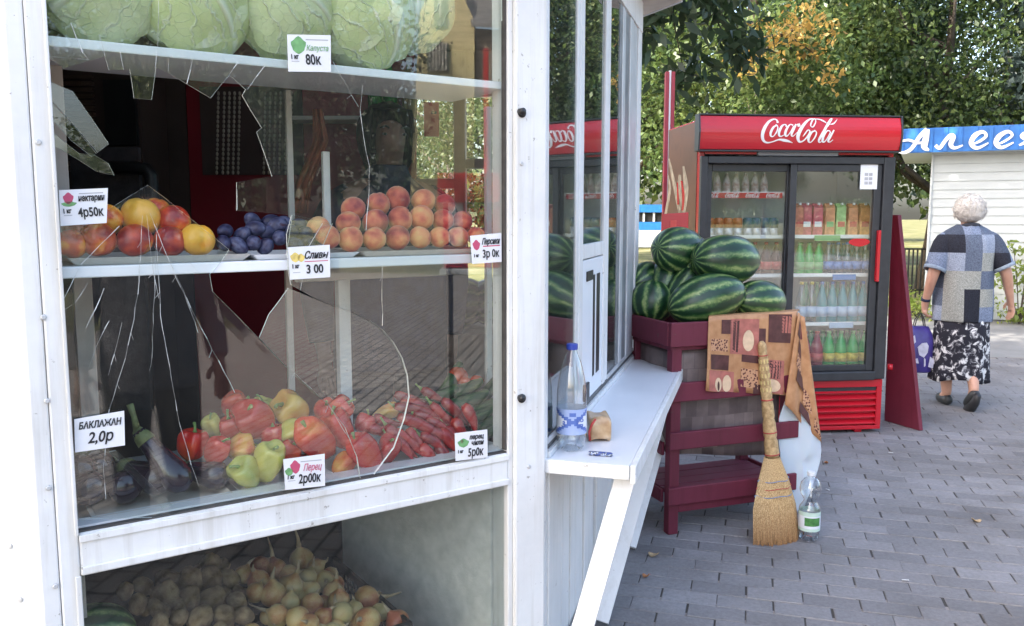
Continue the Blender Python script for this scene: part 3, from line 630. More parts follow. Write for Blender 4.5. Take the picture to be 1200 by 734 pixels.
def stem_mesh(L=.6, r=.1, bend=.25, mat='green'):
    b = MB(); b.smooth = True; b.tube([(0, 0, 0), (bend * .2, 0, L * .4), (bend * .6, 0, L * .75), (bend * 1.2, 0, L)], [r * 1.5, r * .8, r * .8, r * 1.05], 7); m = b.mesh('stem', MT[mat]); fixn(m); return m
PEP = [proto_mesh('bell_pepper', pepper_fn(k, (.45, .62, .35, .55, .7, .4)[k], (1.2, 1.0, 1.4, 1.1, .95, 1.3)[k], (3, 4, 3, 3, 4, 3)[k]), MT['red'], 28, 18) for k in range(6)]
PSTEM = [stem_mesh(.55, .10, .3), stem_mesh(.75, .09, .5)]
PEACH = [proto_mesh('peach', peach_fn(k), MT['peach'], 22, 14) for k in range(3)]
NECT = [proto_mesh('nectarine', peach_fn(k + 5), MT['nect'], 22, 14) for k in range(3)]
PLUM = [proto_mesh('plum', lump_fn(k + .5, .04, (.78, .78, 1.1)), MT['plum'], 16, 10) for k in range(2)]
POT = [proto_mesh('potato', lump_fn(k + .7, .16, (1.0, .78, .72)), MT['potato'], 18, 12) for k in range(5)]
def onion_fn(sd):
    def fn(t, f):
        u = f / math.pi; r = math.sin(f) ** .9; z = math.cos(f) * .92
        if u < .22: z += (.22 - u) ** 1.5 * 5.2; r *= (.35 + .65 * u / .22)
        return Vector((r * math.cos(t) * (1 + .03 * math.sin(3 * t + sd)), r * math.sin(t), z))
    return fn
ONI = [proto_mesh('onion', onion_fn(k), MT['onion'], 18, 14) for k in range(3)]
def neck_mesh(sd, L):
    rg = random.Random(sd); b = MB(); b.smooth = True
    b.tube([(0, 0, 1.2), (.05, .02, 1.2 + L * .4), (rg.uniform(-.2, .3), rg.uniform(-.2, .2), 1.2 + L)], [.22, .13, .05], 6)
    for k in range(3): b.tube([(0, 0, -.88), (rg.uniform(-.25, .25), rg.uniform(-.25, .25), -1.1), (rg.uniform(-.6, .6), rg.uniform(-.6, .6), -1.25)], [.03, .02, .012], 4)
    m = b.mesh('neck', MT['onion_dry']); fixn(m); return m
NECK = [neck_mesh(1, .5), neck_mesh(2, .9), neck_mesh(3, 1.9)]
CUKE = [proto_mesh('cucumber', (lambda k: lambda t, f: Vector((math.sin(f) ** .45 * math.cos(t) * .24 * (1 + .08 * mnoise.noise(S(t, f) * 5 + Vector((k, 0, 0)))), math.sin(f) ** .45 * math.sin(t) * .24 + .10 * math.cos(f) ** 2, math.cos(f))))(k), MT['cuke'], 16, 16) for k in range(2)]
TOM = proto_mesh('tomato', lambda t, f: Vector((math.sin(f) * math.cos(t), math.sin(f) * math.sin(t), math.cos(f) * .82 - .1 * math.exp(-(f / .3) ** 2))) * (1 + .03 * math.cos(5 * t) * math.sin(f)), MT['tomato'], 20, 12)
def put(name, mesh, loc, s, rot, label, cat, group, mat=None, stem=None, stem_mat=None, stem_name='stem', stem_at=(0, 0, .9)):
    o = bpy.data.objects.new(name, mesh); COL.objects.link(o); o.location = loc; o.scale = s if hasattr(s, '__len__') else (s, s, s)
    if isinstance(rot, tuple): o.rotation_euler = rot
    else: o.rotation_mode = 'QUATERNION'; o.rotation_quaternion = rot
    if mat: o.material_slots[0].link = 'OBJECT'; o.material_slots[0].material = mat
    tag(o, label, cat, group)
    if stem: c = bpy.data.objects.new(stem_name, stem); COL.objects.link(c); c.parent = o; c.location = stem_at
    return o
rg = random.Random(21)
def rrot(): return (rg.uniform(0, 6.28), rg.uniform(0, 6.28), rg.uniform(0, 6.28))
def aim(p, q, roll=0.0):             # rotation that turns local +Z to point from q to p
    return (Vector(p) - Vector(q)).to_track_quat('Z', 'Y') @ Vector((0, 0, 1)).rotation_difference(Vector((0, 0, 1)))
def depth_of(P): return (P - Vector((0, 0, CAM_H))).dot(Vector((0, math.cos(PITCH), -math.sin(PITCH))))
ORD = ['first', 'second', 'third', 'fourth', 'fifth', 'sixth', 'seventh', 'eighth', 'ninth', 'tenth', 'eleventh', 'twelfth', 'thirteenth', 'fourteenth', 'fifteenth', 'sixteenth']
# nectarines ----------------------------------------------------------
for u, v, n, r, lb in [(84, 286, .058, 17, 'orange nectarine half behind the crooked glass at the left end of the tray'), (115, 281, .062, 20.5, 'orange red nectarine in front, under the corner of the nectarine price card'),
                       (158, 282, .062, 20, 'plain yellow nectarine in the middle of the front row'), (199, 283, .07, 18, 'dark red nectarine in the front row between two yellow ones'), (231.5, 281, .062, 19.5, 'yellow orange nectarine at the right end of the front row'),
                       (124, 258, .105, 19.5, 'orange nectarine peeping out right of the nectarine price card'), (165, 254, .105, 22.5, 'large bright red nectarine on top of the pile'), (203, 259, .105, 19.5, 'smooth orange nectarine on top at the right of the pile'),
                       (183, 248, .16, 16, 'small orange nectarine behind the large red one'), (92, 268, .11, 18, 'shaded red nectarine behind the nectarine price card')]:
    P = W1.px(u, v, n); put('nectarine', NECT[rg.randrange(3)], P, r * depth_of(P) / 1000, rrot(), lb, 'nectarine', 'nectarines on the middle shelf')
# peaches --------------------------------------------------------------
PC = {0: [(384, 278, 14.5), (411, 280.4, 15), (439, 280, 13.8), (466, 278.8, 14.5), (492, 278.4, 13), (515, 278.4, 12.2), (537, 277.8, 12.4), (558, 277, 11)],
      1: [(373, 267, 13.5), (408, 262, 14.5), (440, 260.5, 15.5), (469, 257, 14.8), (494, 255, 14.5), (519, 258.5, 12.8), (541.6, 259.5, 12)],
      2: [(414, 245, 14.5), (443.5, 239.5, 14), (466, 233.5, 15), (496, 235.5, 14.2), (521, 240.5, 12.5)]}
HT = ['bottom', 'middle', 'top']
for row, lst in PC.items():
    for k, (u, v, r) in enumerate(lst):
        P = W1.px(u, v, (.062, .10, .14)[row]); ht = f"downy peach, {ORD[k]} from the left in the {HT[row]} row on the peach tray"
        put('peach', PEACH[rg.randrange(3)], P, r * depth_of(P) / 1000, rrot(), ht, 'peach', 'peaches on the middle shelf')
# plums ------------------------------------------------------------------
for row, lst in enumerate([[(262, 285), (279, 288), (297, 285), (311, 289), (328, 279), (346, 287), (361, 286), (376, 288)], [(264, 271), (284, 275), (299, 268), (314, 272), (325, 264), (342, 272), (357, 275), (371, 276)], [(296, 259), (318, 260), (333, 262), (350, 265)]]):
    for k, (u, v) in enumerate(lst):
        P = W1.px(u, v, (.066, .095, .13)[row]); s = rg.uniform(10.5, 12) * depth_of(P) / 1000
        put('plum', PLUM[rg.randrange(2)], P, s, (rg.uniform(.9, 2.0), rg.uniform(-.3, .3), rg.uniform(0, 6)), f"blue plum with bloom, {ORD[k]} from the left in the {HT[row]} row of plums", 'plum', 'plums on the middle shelf')
# trays -----------------------------------------------------------------
def tray(a0, a1, n0, n1, z, h, mat, label, flare=.012, name='tray'):
    b = MB(); t = .003
    def ring(e, zz): return [W1.P(a0 + .5 * flare - e, n0 + .4 * flare - e, zz), W1.P(a1 - .5 * flare + e, n0 + .4 * flare - e, zz), W1.P(a1 - .5 * flare + e, n1 + e, zz), W1.P(a0 + .5 * flare - e, n1 + e, zz)]
    o0, o1, i1, i0 = ring(0, z), ring(flare, z + h), ring(flare - t, z + h), ring(-t, z + t); vs = o0 + o1 + i1 + i0
    fs = [(3, 2, 1, 0), (12, 13, 14, 15)] + [(a + i, a + (i + 1) % 4, a + 4 + (i + 1) % 4, a + 4 + i) for a in (0, 4, 8) for i in range(4)]
    b.add(vs, fs); o = b.build(name, mat, bevel=.002); recenter(o); return tag(o, label, 'tray', 'trays in the display window')
MT['tray_grey'] = simple('pulp_tray', (.52, .50, .46), .6, .08, 30, .2); MT['tray_white'] = simple('white_tray', (.78, .78, .78), .4, .03, 10, .05); MT['tray_cream'] = simple('cream_tray', (.60, .53, .46), .5, .08, 20, .1)
tray(.035, .395, .030, .26, 1.3425, .016, MT['tray_grey'], 'grey beige tray holding the nectarines', .016)
tray(.415, .665, .034, .24, 1.3425, .013, MT['tray_white'], 'white tray holding the plums', .014)
tray(.685, 1.035, .030, .26, 1.3425, .014, MT['tray_cream'], 'cream tray holding the peaches', .014)
tray(.05, .34, .055, .40, .7855, .014, MT['tray_cream'], 'reddish edged tray under the eggplants', .014)
tray(.37, .60, .045, .40, .7855, .010, MT['tray_white'], 'flowered white tray under the bell peppers', .014)
tray(.615, .97, .045, .42, .7855, .010, MT['tray_white'], 'white tray under the chili peppers', .014)
# bell peppers -------------------------------------------------------------
def pepper(u, v, n, w_, h_, lean, col, k, label, st=0):
    P = W1.px(u, v, n); d = depth_of(P) / 1000; up = Vector((0, 0, 1)); ax = (W1.d * math.sin(R(lean)) + up * math.cos(R(lean)) * .8 - W1.n * rg.uniform(-.1, .5)).normalized()
    q = ax.to_track_quat('Z', 'Y') @ Matrix.Rotation(rg.uniform(0, 6), 3, 'Z').to_quaternion()
    put('bell_pepper', PEP[k], P, (w_ * d * 1.17, w_ * d * 1.17, h_ * d * 1.0), q, label, 'bell pepper', 'bell peppers in the display window', MT[col], PSTEM[st], stem_at=(0, 0, .72))
for a in [(225.5, 521, .15, 17, 19, 10, 'red', 1, 'red bell pepper at the left end of the pepper pile'), (251, 501, .2, 12, 14, -20, 'yellow', 0, 'small yellow green pepper high at the left of the pile'), (254, 529, .12, 14, 17, 20, 'red', 3, 'dark red pepper low at the left beside the eggplants'),
          (275, 475, .25, 17, 15, 60, 'red', 1, 'red pepper at the top back of the pile'), (272, 502, .18, 14, 17, -15, 'red', 4, 'red pepper squeezed below the top back one'), (283, 525, .13, 17, 15, 70, 'orange', 3, 'orange red pepper lying just above the yellow orange one'),
          (300, 494, .16, 22, 24, -35, 'red', 2, 'big glossy red pepper in the middle top of the pile'), (306, 481, .24, 13, 14, 5, 'yellow', 0, 'green yellow pepper with a long upright stem at the top', 1), (341, 480, .19, 20, 22, -50, 'orange', 1, 'big orange and yellow pepper at the top of the pile'),
          (338, 507, .13, 14, 15, 60, 'yellow', 3, 'small yellow green pepper above the pepper price card'), (288.5, 555, .075, 17.5, 20, -35, 'yellow', 3, 'yellow and orange pepper lowest at the front of the pile'), (314.5, 542, .075, 18.5, 23, 10, 'yellow', 0, 'yellow green pepper left of the pepper price card'),
          (338, 529, .11, 14, 15, 30, 'red', 4, 'red pepper half behind the pepper price card'), (372, 517, .10, 22, 28, -35, 'red', 2, 'large pointed red pepper right of the pepper price card'), (384, 484, .18, 15, 16, -10, 'red', 1, 'red pepper at the back beside the white shelf post'),
          (400, 478, .16, 14, 14, 40, 'red', 4, 'bright red pepper topmost in front of the white shelf post'), (398, 504, .12, 19, 22, -20, 'red', 0, 'red pepper under the topmost bright red one'), (427, 531, .075, 18, 22, -30, 'red', 5, 'bright red wavy pepper at the right front of the pile'),
          (402, 545, .085, 13, 14, 40, 'orange', 3, 'small orange pepper low behind the price card'), (428, 497, .15, 12, 13, 20, 'red', 1, 'small red pepper where bell peppers meet chilies'), (455, 527, .085, 14, 17, 0, 'red', 3, 'red pepper at the left edge of the chili heap'), (355, 548, .10, 15, 15, 20, 'red', 4, 'red pepper hidden behind the pepper price card'),
          (452, 484, .2, 10, 13, 60, 'orange', 5, 'orange pepper behind the curved crack'), (320, 512, .14, 14, 16, 0, 'red', 1, 'red pepper deep in the middle of the pile'), (352, 505, .17, 13, 15, 0, 'red', 3, 'red pepper deep at the right of the pile')]:
    pepper(*a)
# chili peppers ----------------------------------------------------------------
CH = [((462, 476), (522, 498), .17), ((478, 470), (534, 494), .19), ((466, 488), (524, 522), .12), ((505, 473), (541, 507), .16), ((518, 468), (550, 500), .18), ((543, 474), (556, 506), .13), ((452, 498), (487, 534), .10), ((463, 504), (499, 536), .095), ((478, 502), (508, 535), .10),
      ((492, 510), (522, 534), .095), ((500, 505), (534, 526), .105), ((515, 503), (535, 530), .10), ((522, 500), (548, 524), .11), ((438, 488), (472, 496), .15), ((446, 504), (474, 514), .12), ((455, 512), (482, 538), .09), ((532, 490), (552, 520), .12), ((430, 500), (452, 512), .14),
      ((484, 484), (520, 508), .15), ((470, 470), (500, 484), .2), ((500, 492), (530, 512), .13), ((492, 522), (512, 540), .08), ((512, 520), (534, 536), .085), ((462, 462), (496, 470), .23), ((494, 456), (520, 470), .24)]
CHW = ['long red chili lying over the top of the heap', 'dark red chili crossing behind the top ones', 'largest red chili slanting across the front of the heap', 'red chili with its tip near the chili price card', 'red chili at the upper right of the heap', 'upright red chili tip standing above the chili price card', 'red chili at the left foot of the heap', 'second red chili from the left foot of the heap', 'third red chili from the left foot of the heap',
       'red chili at the middle foot of the heap', 'red chili just left of the price card corner', 'short red chili under the large slanting one', 'red chili beside the price card top', 'red chili reaching left toward the bell peppers', 'thin red chili under the left reaching one', 'lowest red chili by the sill at the left', 'red chili half behind the price card', 'small red chili next to the small red pepper',
       'red chili in the middle of the heap', 'red chili under the orange pepper', 'red chili in the lower middle of the heap', 'red chili lying on the sill in the middle', 'red chili lying on the sill near the price card', 'red chili at the back, left of the cucumbers', 'red chili at the back against the green cucumbers']
for k, (((u0, v0), (u1, v1), n), lb) in enumerate(zip(CH, CHW)):
    A, B = W1.px(u0, v0, n), W1.px(u1, v1, n - .03); B = B + (B - A) * .12; r = rg.uniform(.0145, .0185); side = (B - A).cross(W1.n).normalized() * rg.uniform(-.012, .015)
    b = MB(); b.smooth = True; pts = []; rad = []
    for i in range(9):
        t = i / 8; pts.append(A.lerp(B, t) + side * math.sin(math.pi * t)); rad.append(r * (.55 if i == 0 else 1.0 if t < .4 else 1.0 - .95 * ((t - .4) / .6) ** 1.4) * (1 + .06 * rg.uniform(-1, 1)))
    b.tube(pts, rad, 10); o = b.build('chili_pepper', MT['chili']); recenter(o); tag(o, lb, 'chili pepper', 'red chili peppers in the display window')
    if k % 3: continue
    b = MB(); b.smooth = True; dd = (A - B).normalized(); b.tube([A - dd * .002, A + dd * .008 + Vector((0, 0, .002)), A + dd * .02 + Vector((0, 0, .006))], [.007, .003, .003], 6); b.build('stem', MT['green'], o)
# cucumbers and tomatoes -----------------------------------------------------------
for u, v, n, a, tw, lb in [(511, 466, .26, 80, .1, 'cucumber with a pale streak lying left behind the chilies'), (538, 459, .27, 75, -.2, 'dark cucumber lying under the tomatoes'), (549, 470, .23, 85, .2, 'dark cucumber below the two small tomatoes'), (572, 459, .27, 60, .3, 'dark cucumber at the right end of the top layer'),
                           (574, 476, .22, 75, 0, 'dark cucumber against the right window edge, second layer'), (560, 488, .20, 80, .1, 'dark cucumber above the chili tip'), (577, 494, .18, 70, .2, 'dark cucumber right of the upright chili tip'), (572, 508, .15, 80, .1, 'lowest dark cucumber behind the chili price card'), (528, 448, .30, 55, .5, 'grey green cucumber standing up behind the large tomato'), (545, 480, .24, 80, .1, 'dark cucumber buried between chilies and window edge')]:
    P = W1.px(u, v, n); ax = (W1.d * math.sin(R(a)) + Vector((0, 0, 1)) * math.cos(R(a)) + W1.n * tw).normalized(); put('cucumber', CUKE[rg.randrange(2)], P, .082 if v < 500 else .07, ax.to_track_quat('Z', 'Y'), lb, 'cucumber', 'cucumbers in the display window')
for u, v, n, r, lb in [(537, 440, .31, 12, 'large tomato on top of the cucumbers'), (559, 446.5, .27, 8.5, 'small round tomato at the right on the cucumbers'), (545.5, 447, .28, 7, 'smallest tomato between the two others')]:
    P = W1.px(u, v, n); put('tomato', TOM, P, r * depth_of(P) / 1000, (rg.uniform(-.5, .5), .3, 0), lb, 'tomato', 'tomatoes on the cucumbers')
# eggplants ----------------------------------------------------------------------------
def eggplant(a, m, e, n0, n1, r, label, stemto=None):
    A, E = W1.px(*a, n0), W1.px(*e, n1); b = MB(); b.smooth = True; ax = (E - A)
    pts = [A + ax * t for t in (0, .12, .3, .5, .7, .85, .95, 1)]; b.tube(pts, [r * k for k in (.42, .5, .6, .78, .98, .96, .66, .2)], 16)
    o = b.build('eggplant', MT['egg']); recenter(o); tag(o, label, 'eggplant', 'eggplants in the display window')
    d = -ax.normalized(); b = MB(); b.smooth = True; b.tube([A - d * .03, A - d * .012, A + d * .006], [r * .62, r * .54, r * .3], 10); b.build('calyx', MT['calyx'], o)
    S_ = W1.px(*stemto, n0) if stemto else A + d * .035 + Vector((0, 0, .008)); b = MB(); b.smooth = True; b.tube([A + d * .004, A.lerp(S_, .5) + Vector((0, 0, .004)), S_], [.009, .006, .008], 8); b.build('stem', MT['calyx'], o)
eggplant((162, 506), 0, (219, 574), .12, .055, .036, 'long eggplant with a tall pale stem leaning on the others', (152, 474))
eggplant((205, 548), 0, (268, 560), .16, .085, .034, 'eggplant lying crosswise beside the pepper pile')
for a, e, n0, n1, lb in [((140, 545), (196, 566), .20, .09, 'eggplant in front with its round end by the cracked glass'), ((128, 560), (152, 574), .2, .085, 'eggplant lying end on in the middle of the tray'), ((96, 545), (108, 582), .2, .075, 'eggplant at the left end lying end on'), ((112, 530), (118, 556), .28, .15, 'eggplant under the eggplant price card'), ((92, 535), (94, 560), .25, .12, 'eggplant in the far left corner behind the card')]:
    eggplant(a, 0, e, n0, n1, .038, lb)
# cabbages ---------------------------------------------------------------------------------
def cabbage_mat(name, a, b_):
    x = N(name); co = x.coord(); sp = x.n('SeparateXYZ'); x.l(co, sp.inputs[0]); ang = x.math('ARCTAN2', sp.outputs['Y'], x.math('ADD', sp.outputs['X'], 1.25))
    nz = x.noise(3.5, 4, co); v1 = x.math('ABSOLUTE', x.math('SINE', x.math('ADD', x.math('MULTIPLY', ang, 13), x.math('MULTIPLY', nz, 3.2))))
    vein = x.ramp(v1, [(.0, (1, 1, 1)), (.10, (.35, .35, .35)), (.3, (0, 0, 0))]); rib = x.ramp(x.math('ABSOLUTE', sp.outputs['Y']), [(0, (1, 1, 1)), (.035, (.8, .8, .8)), (.08, (0, 0, 0))]); vv = x.math('MAXIMUM', vein, rib)
    vor = x.n('TexVoronoi', feature='DISTANCE_TO_EDGE'); vor.inputs['Scale'].default_value = 5.5; x.l(co, vor.inputs[0]); v2 = x.ramp(vor.outputs['Distance'], [(0, (.22, .22, .22)), (.03, (0, 0, 0))]); vv = x.math('MAXIMUM', vv, v2)
    c = x.ramp(x.noise(1.8, 5, co), [(.3, a), (.7, b_)]); c = x.mix(vv, c, (.76, .78, .60)); spot = x.ramp(x.noise(7, 4, co), [(.70, (0, 0, 0)), (.76, (.7, .7, .7))]); c = x.mix(spot, c, (.28, .24, .12))
    x.base(c).set(.42, .4); x.bump(vv, .5, .02); x.b.inputs['Subsurface Weight'].default_value = .15; x.b.inputs['Subsurface Radius'].default_value = (.02, .03, .01); return x.m
MT['cab'] = cabbage_mat('cabbage_leaf', (.52, .58, .26), (.64, .68, .38)); MT['cab2'] = cabbage_mat('cabbage_leaf_pale', (.56, .61, .32), (.70, .73, .48)); MT['cab_core'] = simple('cabbage_core', (.58, .62, .34), .5, .1, 8, .1)
def cab_leaf(sd):
    rg_ = random.Random(sd); o = Vector((sd, 2 * sd, 0)); b = MB(); b.smooth = True
    def fn(a, c):                        # patch on the unit sphere around +Z, edge frilled and lifted
        x, y = (a - .5) * 2, (c - .5) * 2; k = max(abs(x), abs(y)); ln = math.hypot(x, y) or 1; rr = k * (1.30 + .10 * mnoise.noise(Vector((x, y, sd)) * 2)); th = math.atan2(y, x)
        r = 1 + .035 * mnoise.noise(Vector((x * 2.2, y * 2.2, sd))) + (.10 * max(0, k - .72) ** 1 * (1 + math.sin(th * 7 + sd)))
        return Vector((math.sin(rr) * math.cos(th), math.sin(rr) * math.sin(th), math.cos(rr))) * r
    b.grid(fn, 18, 18); m = b.mesh('leaf', MT['cab'] if sd % 2 else MT['cab2']); return m
CLEAF = [cab_leaf(k) for k in range(4)]
CORE = proto_mesh('cabbage', lump_fn(3.3, .05, (1, 1, .93)), MT['cab_core'], 18, 12)
for i, (u, v, n, r, lb) in enumerate([(110, -14, .145, 63, 'pale green cabbage at the left end of the top shelf'), (226, 5, .14, 59, 'cabbage second from the left with a spread of white veins'), (330, 14, .14, 55, 'cabbage above the cabbage price card, browned at one edge'), (424, 22, .135, 55, 'cabbage with a broad smooth leaf right of the price card'), (478, 8, .22, 48, 'cabbage at the right end, half lost in the reflected house')]):
    P = W1.px(u, v, n); s = r * depth_of(P) / 1000; P.z = max(P.z, 1.797 + s * .93)
    o = put('cabbage', CORE, P, s, (0, 0, rg.uniform(0, 6)), lb, 'cabbage', 'cabbages on the top shelf')
    out = Vector((0, 0, 0)) - W1.n
    for k in range(7):
        d = (out + Vector((rg.uniform(-1, 1), rg.uniform(-1, 1), rg.uniform(-.5, .9))) * (.55 if k == 6 else 1.25)).normalized(); c = bpy.data.objects.new('leaf', CLEAF[(k + i) % 4]); COL.objects.link(c); c.parent = o
        qq = o.rotation_euler.to_quaternion().inverted() @ d.to_track_quat('Z', 'Y') @ Matrix.Rotation(rg.uniform(0, 6), 3, 'Z').to_quaternion(); c.rotation_mode = 'QUATERNION'; c.rotation_quaternion = qq; sc = 1.005 + .022 * k; c.scale = (sc, sc, sc)
# potatoes and onions in their crates ----------------------------------------------------------
def crate(a0, a1, n0, n1, z0, z1, label):
    t = thing('plastic_crate', label, 'crate', tuple(W1.P((a0 + a1) / 2, (n0 + n1) / 2, z0)), math.atan2(W1.d.y, W1.d.x), 'black plastic crates in the cupboard')
    def side(fr, L):
        b = MB(); th = .006; b.box(fr, 0, L, 0, th * 1.8, z1 - .022, z1); b.box(fr, 0, L, 0, th, z0, z0 + .03); k = max(3, int(L / .026)); rows = int((z1 - z0 - .05) / .026)
        for i in range(k + 1): c = i * L / k; b.box(fr, max(0, c - .003), min(L, c + .003), .001, th, z0 + .03, z1 - .022)
        for j in range(1, rows): zz = z0 + .03 + j * (z1 - z0 - .052) / rows; b.box(fr, 0, L, .0015, th - .0005, zz - .003, zz + .003)
        b.build('lattice_side', MT['black'], t)
    P = W1.P; Lx, Ly = a1 - a0, n1 - n0
    side(Frame(P(a0, n0, 0)[:2], W1.d[:2]), Lx); side(Frame(P(a1, n0, 0)[:2], W1.n[:2]), Ly); side(Frame(P(a1, n1, 0)[:2], (-W1.d)[:2]), Lx); side(Frame(P(a0, n1, 0)[:2], (-W1.n)[:2]), Ly)
    b = MB(); b.box(W1, a0, a1, n0, n1, z0 - .004, z0 + .001); b.build('crate_bottom', MT['black'], t)
crate(.055, .43, .075, .62, .096, .30, 'black plastic crate full of potatoes'); crate(.445, .825, .075, .62, .096, .335, 'black lattice crate full of onions')
def bin_n(v): return max(.09, min(.56, .52 - (v - 655) * .0049))
PO = [(247.5, 662.5, 15, 'top potato lying across the heap'), (223, 682, 16, 'long potato slanting left under the top one'), (246, 680, 17, 'potato directly under the top one'), (268, 679, 13, 'potato at the upper right beside the onion crate'), (223, 702, 14, 'round potato left in the middle of the heap'), (248, 702, 15, 'oval potato standing in the middle of the heap'), (235, 724, 15, 'potato low in front, lit on top'), (262, 721, 15, 'long potato low in front by the onions'), (210, 724, 12, 'round potato low in front, second from the left'), (198, 697, 15, 'broad dusty potato left of the middle'), (197, 677, 12, 'dusty potato high at the left'), (168, 687, 12, 'dim potato upper left behind the dusty glass'), (147, 693, 11, 'dim potato farthest left behind the dusty glass'), (162, 708, 12, 'dim potato lower left behind the dusty glass'), (183, 713, 11, 'greyish potato between the dim ones and the heap'), (188, 731, 11, 'potato cut by the picture bottom at the left'), (277, 703, 11, 'small potato against the crate edge'), (285, 722, 12, 'potato touching the onion crate low down')]
for u, v, r, lb in PO:
    P = W1.px(u, v, bin_n(v)); s = r * depth_of(P) / 1000; put('potato', POT[rg.randrange(5)], P, (s * 1.14, s * 1.14, s * 1.14), rrot(), lb, 'potato', 'potatoes in the crate')
for k in range(34):
    u, v = rg.uniform(135, 285), rg.uniform(664, 748); n = bin_n(v) + .05; 
    if v < 690 and u < 190: v += 25
    P = W1.px(u, v, n); s = rg.uniform(11, 13.5) * depth_of(P) / 1000; put('potato', POT[rg.randrange(5)], P, s, rrot(), 'earthy potato mostly buried in the potato heap', 'potato', 'buried potatoes in the crate')
ON = [(353, 656, 13, 2, 'topmost onion, pale green with a tall dry neck'), (370, 665, 9.5, 0, 'small yellow onion right beside the topmost one'), (360, 678, 11, 1, 'reddish onion under the topmost one'), (380, 681, 11, 0, 'onion between the small yellow one and the crate lattice'), (391, 695, 12, 1, 'onion beside the crate lattice'), (397, 704, 12, 0, 'shiny onion with torn skin below the lattice'), (400, 720, 13, 1, 'pale and red streaked onion low in the middle'), (366, 708, 12, 0, 'greenish white peeled onion in the middle'), (365, 692, 10, 1, 'onion above the greenish white one'), (429.5, 702.5, 14, 2, 'big golden onion lying on the crate rim'), (431, 727, 14, 0, 'pale onion under the big golden one'), (466, 729, 13, 1, 'onion at the right end by the crate corner'), (349, 725, 13, 1, 'yellow onion low in front of the peeled one'), (325, 720, 11, 2, 'small reddish onion with a long stringy neck'), (340, 706, 10, 0, 'small orange onion above the yellow one'), (340, 689, 14, 1, 'dull brown onion in the middle left'), (303, 681, 12, 0, 'onion with pale papery skin at the left'), (320, 697, 14, 1, 'dark reddish onion at the left of the heap'), (299, 694, 10, 0, 'small onion at the left crate edge'), (285, 674, 10, 1, 'onion standing apart at the far left'), (305, 664, 11, 0, 'onion high at the left back'), (323, 668, 12, 2, 'onion with a string standing up behind'), (338, 674, 11, 0, 'onion left of the topmost one'), (362, 731, 11, 1, 'onion cut by the picture bottom in the middle'), (378, 723, 10, 0, 'small onion right of the yellow one'), (415, 715, 10, 1, 'small onion left under the golden one'), (445, 718, 10, 0, 'small onion between the golden one and the corner')]
for u, v, r, nk, lb in ON:
    P = W1.px(u, v, bin_n(v) - .01); s = 1.1 * r * depth_of(P) / 1000
    rot = (rg.uniform(-.3, .3), rg.uniform(-.3, .3), 0) if nk == 2 and u == 353 else ((rg.uniform(-.2, .2), 1.7, .6) if u == 429.5 else (rg.uniform(-1.4, 1.4), rg.uniform(-1.4, 1.4), rg.uniform(0, 6)))
    put('onion', ONI[rg.randrange(3)], P, s, rot, lb, 'onion', 'onions in the crate', None, NECK[nk], stem_name='neck', stem_at=(0, 0, 0))
for k in range(30):
    u, v = rg.uniform(292, 450), rg.uniform(672, 750)
    if v < 700 and u > 395: continue
    P = W1.px(u, v, bin_n(v) + .04); s = rg.uniform(9.5, 12) * depth_of(P) / 1000; put('onion', ONI[rg.randrange(3)], P, s, (rg.uniform(-1.5, 1.5), rg.uniform(-1.5, 1.5), 0), 'onion mostly buried in the onion heap', 'onion', 'buried onions in the crate', None, NECK[0], stem_name='neck', stem_at=(0, 0, 0))
# ------------------------------------------------------------------ price cards
MT['card'] = simple('price_card', (.80, .80, .82), .35, .02, 10, 0); MT['ink'] = simple('black_ink', (.015, .015, .018), .6, .1, 10, 0); MT['ink_red'] = simple('pink_ink', (.55, .08, .16), .6, .1, 10, 0); MT['ink_grey'] = simple('grey_print', (.42, .42, .44), .6, .1, 10, 0); MT['ink_green'] = simple('green_print', (.16, .36, .14), .6, .3, 60, 0); MT['ink_yellow'] = simple('yellow_print', (.72, .55, .16), .6, .3, 60, 0)
def card(q, n, label, lines, icon=None, parent=None, bars=()):
    """q: corners in the photo, lower left first, counter-clockwise; lines: (text, x, y, height, shear, material) in card fractions"""
    P = [W1.px(u, v, n) for u, v in q]; b = MB(); b.prism(P, W1.n * .0012); o = b.build('price_tag', MT['card']); recenter(o, tuple((P[0] + P[1]) / 2)); tag(o, label, 'price tag', 'price tags on the display window')
    X = (P[1] - P[0]); Y = (P[3] - P[0]); out = -W1.n * .0008
    for tx, x, y, h, sh, mt, *wd in lines: lettering(tx, P[0] + X * x + Y * y + out, X, Y, h * Y.length, MT[mt], o, sh, .0006 if mt == 'ink' else 0, width=(wd[0] * X.length if wd else None))
    for x0, x1, y0, y1, mt in bars:
        b = MB(); A = [P[0] + X * x + Y * y + out * .4 for x, y in ((x0, y0), (x1, y0), (x1, y1), (x0, y1))]; b.prism(A, W1.n * .0003); b.build('printed_line', MT[mt], o)
    if icon:
        for cx, cy, rx, ry, mt in icon:
            b = MB(); A = [P[0] + X * (cx + rx * math.cos(t) * (1 + .12 * math.sin(5 * t))) + Y * (cy + ry * math.sin(t) * (1 + .12 * math.cos(4 * t))) + out * .5 for t in [i * .3927 for i in range(16)]]; b.prism(A, W1.n * .0003); b.build('printed_picture', MT[mt], o)
KG = lambda: [('1 кг', .15, .40, .17, 0, 'ink', .17)]
hdr = [(.42, .95, .86, .89, 'ink_grey'), (.08, .26, .27, .29, 'ink_grey')]
card([(338, 84), (388, 84.5), (387.5, 41.5), (336.5, 40.5)], -.004, 'cabbage price tag reading 80к on the top shelf edge', KG() + [('Капуста', .68, .64, .22, .3, 'ink_green', .52), ('80к', .58, .32, .40, 0, 'ink', .36)], [(.25, .72, .17, .22, 'ink_green')], bars=hdr)
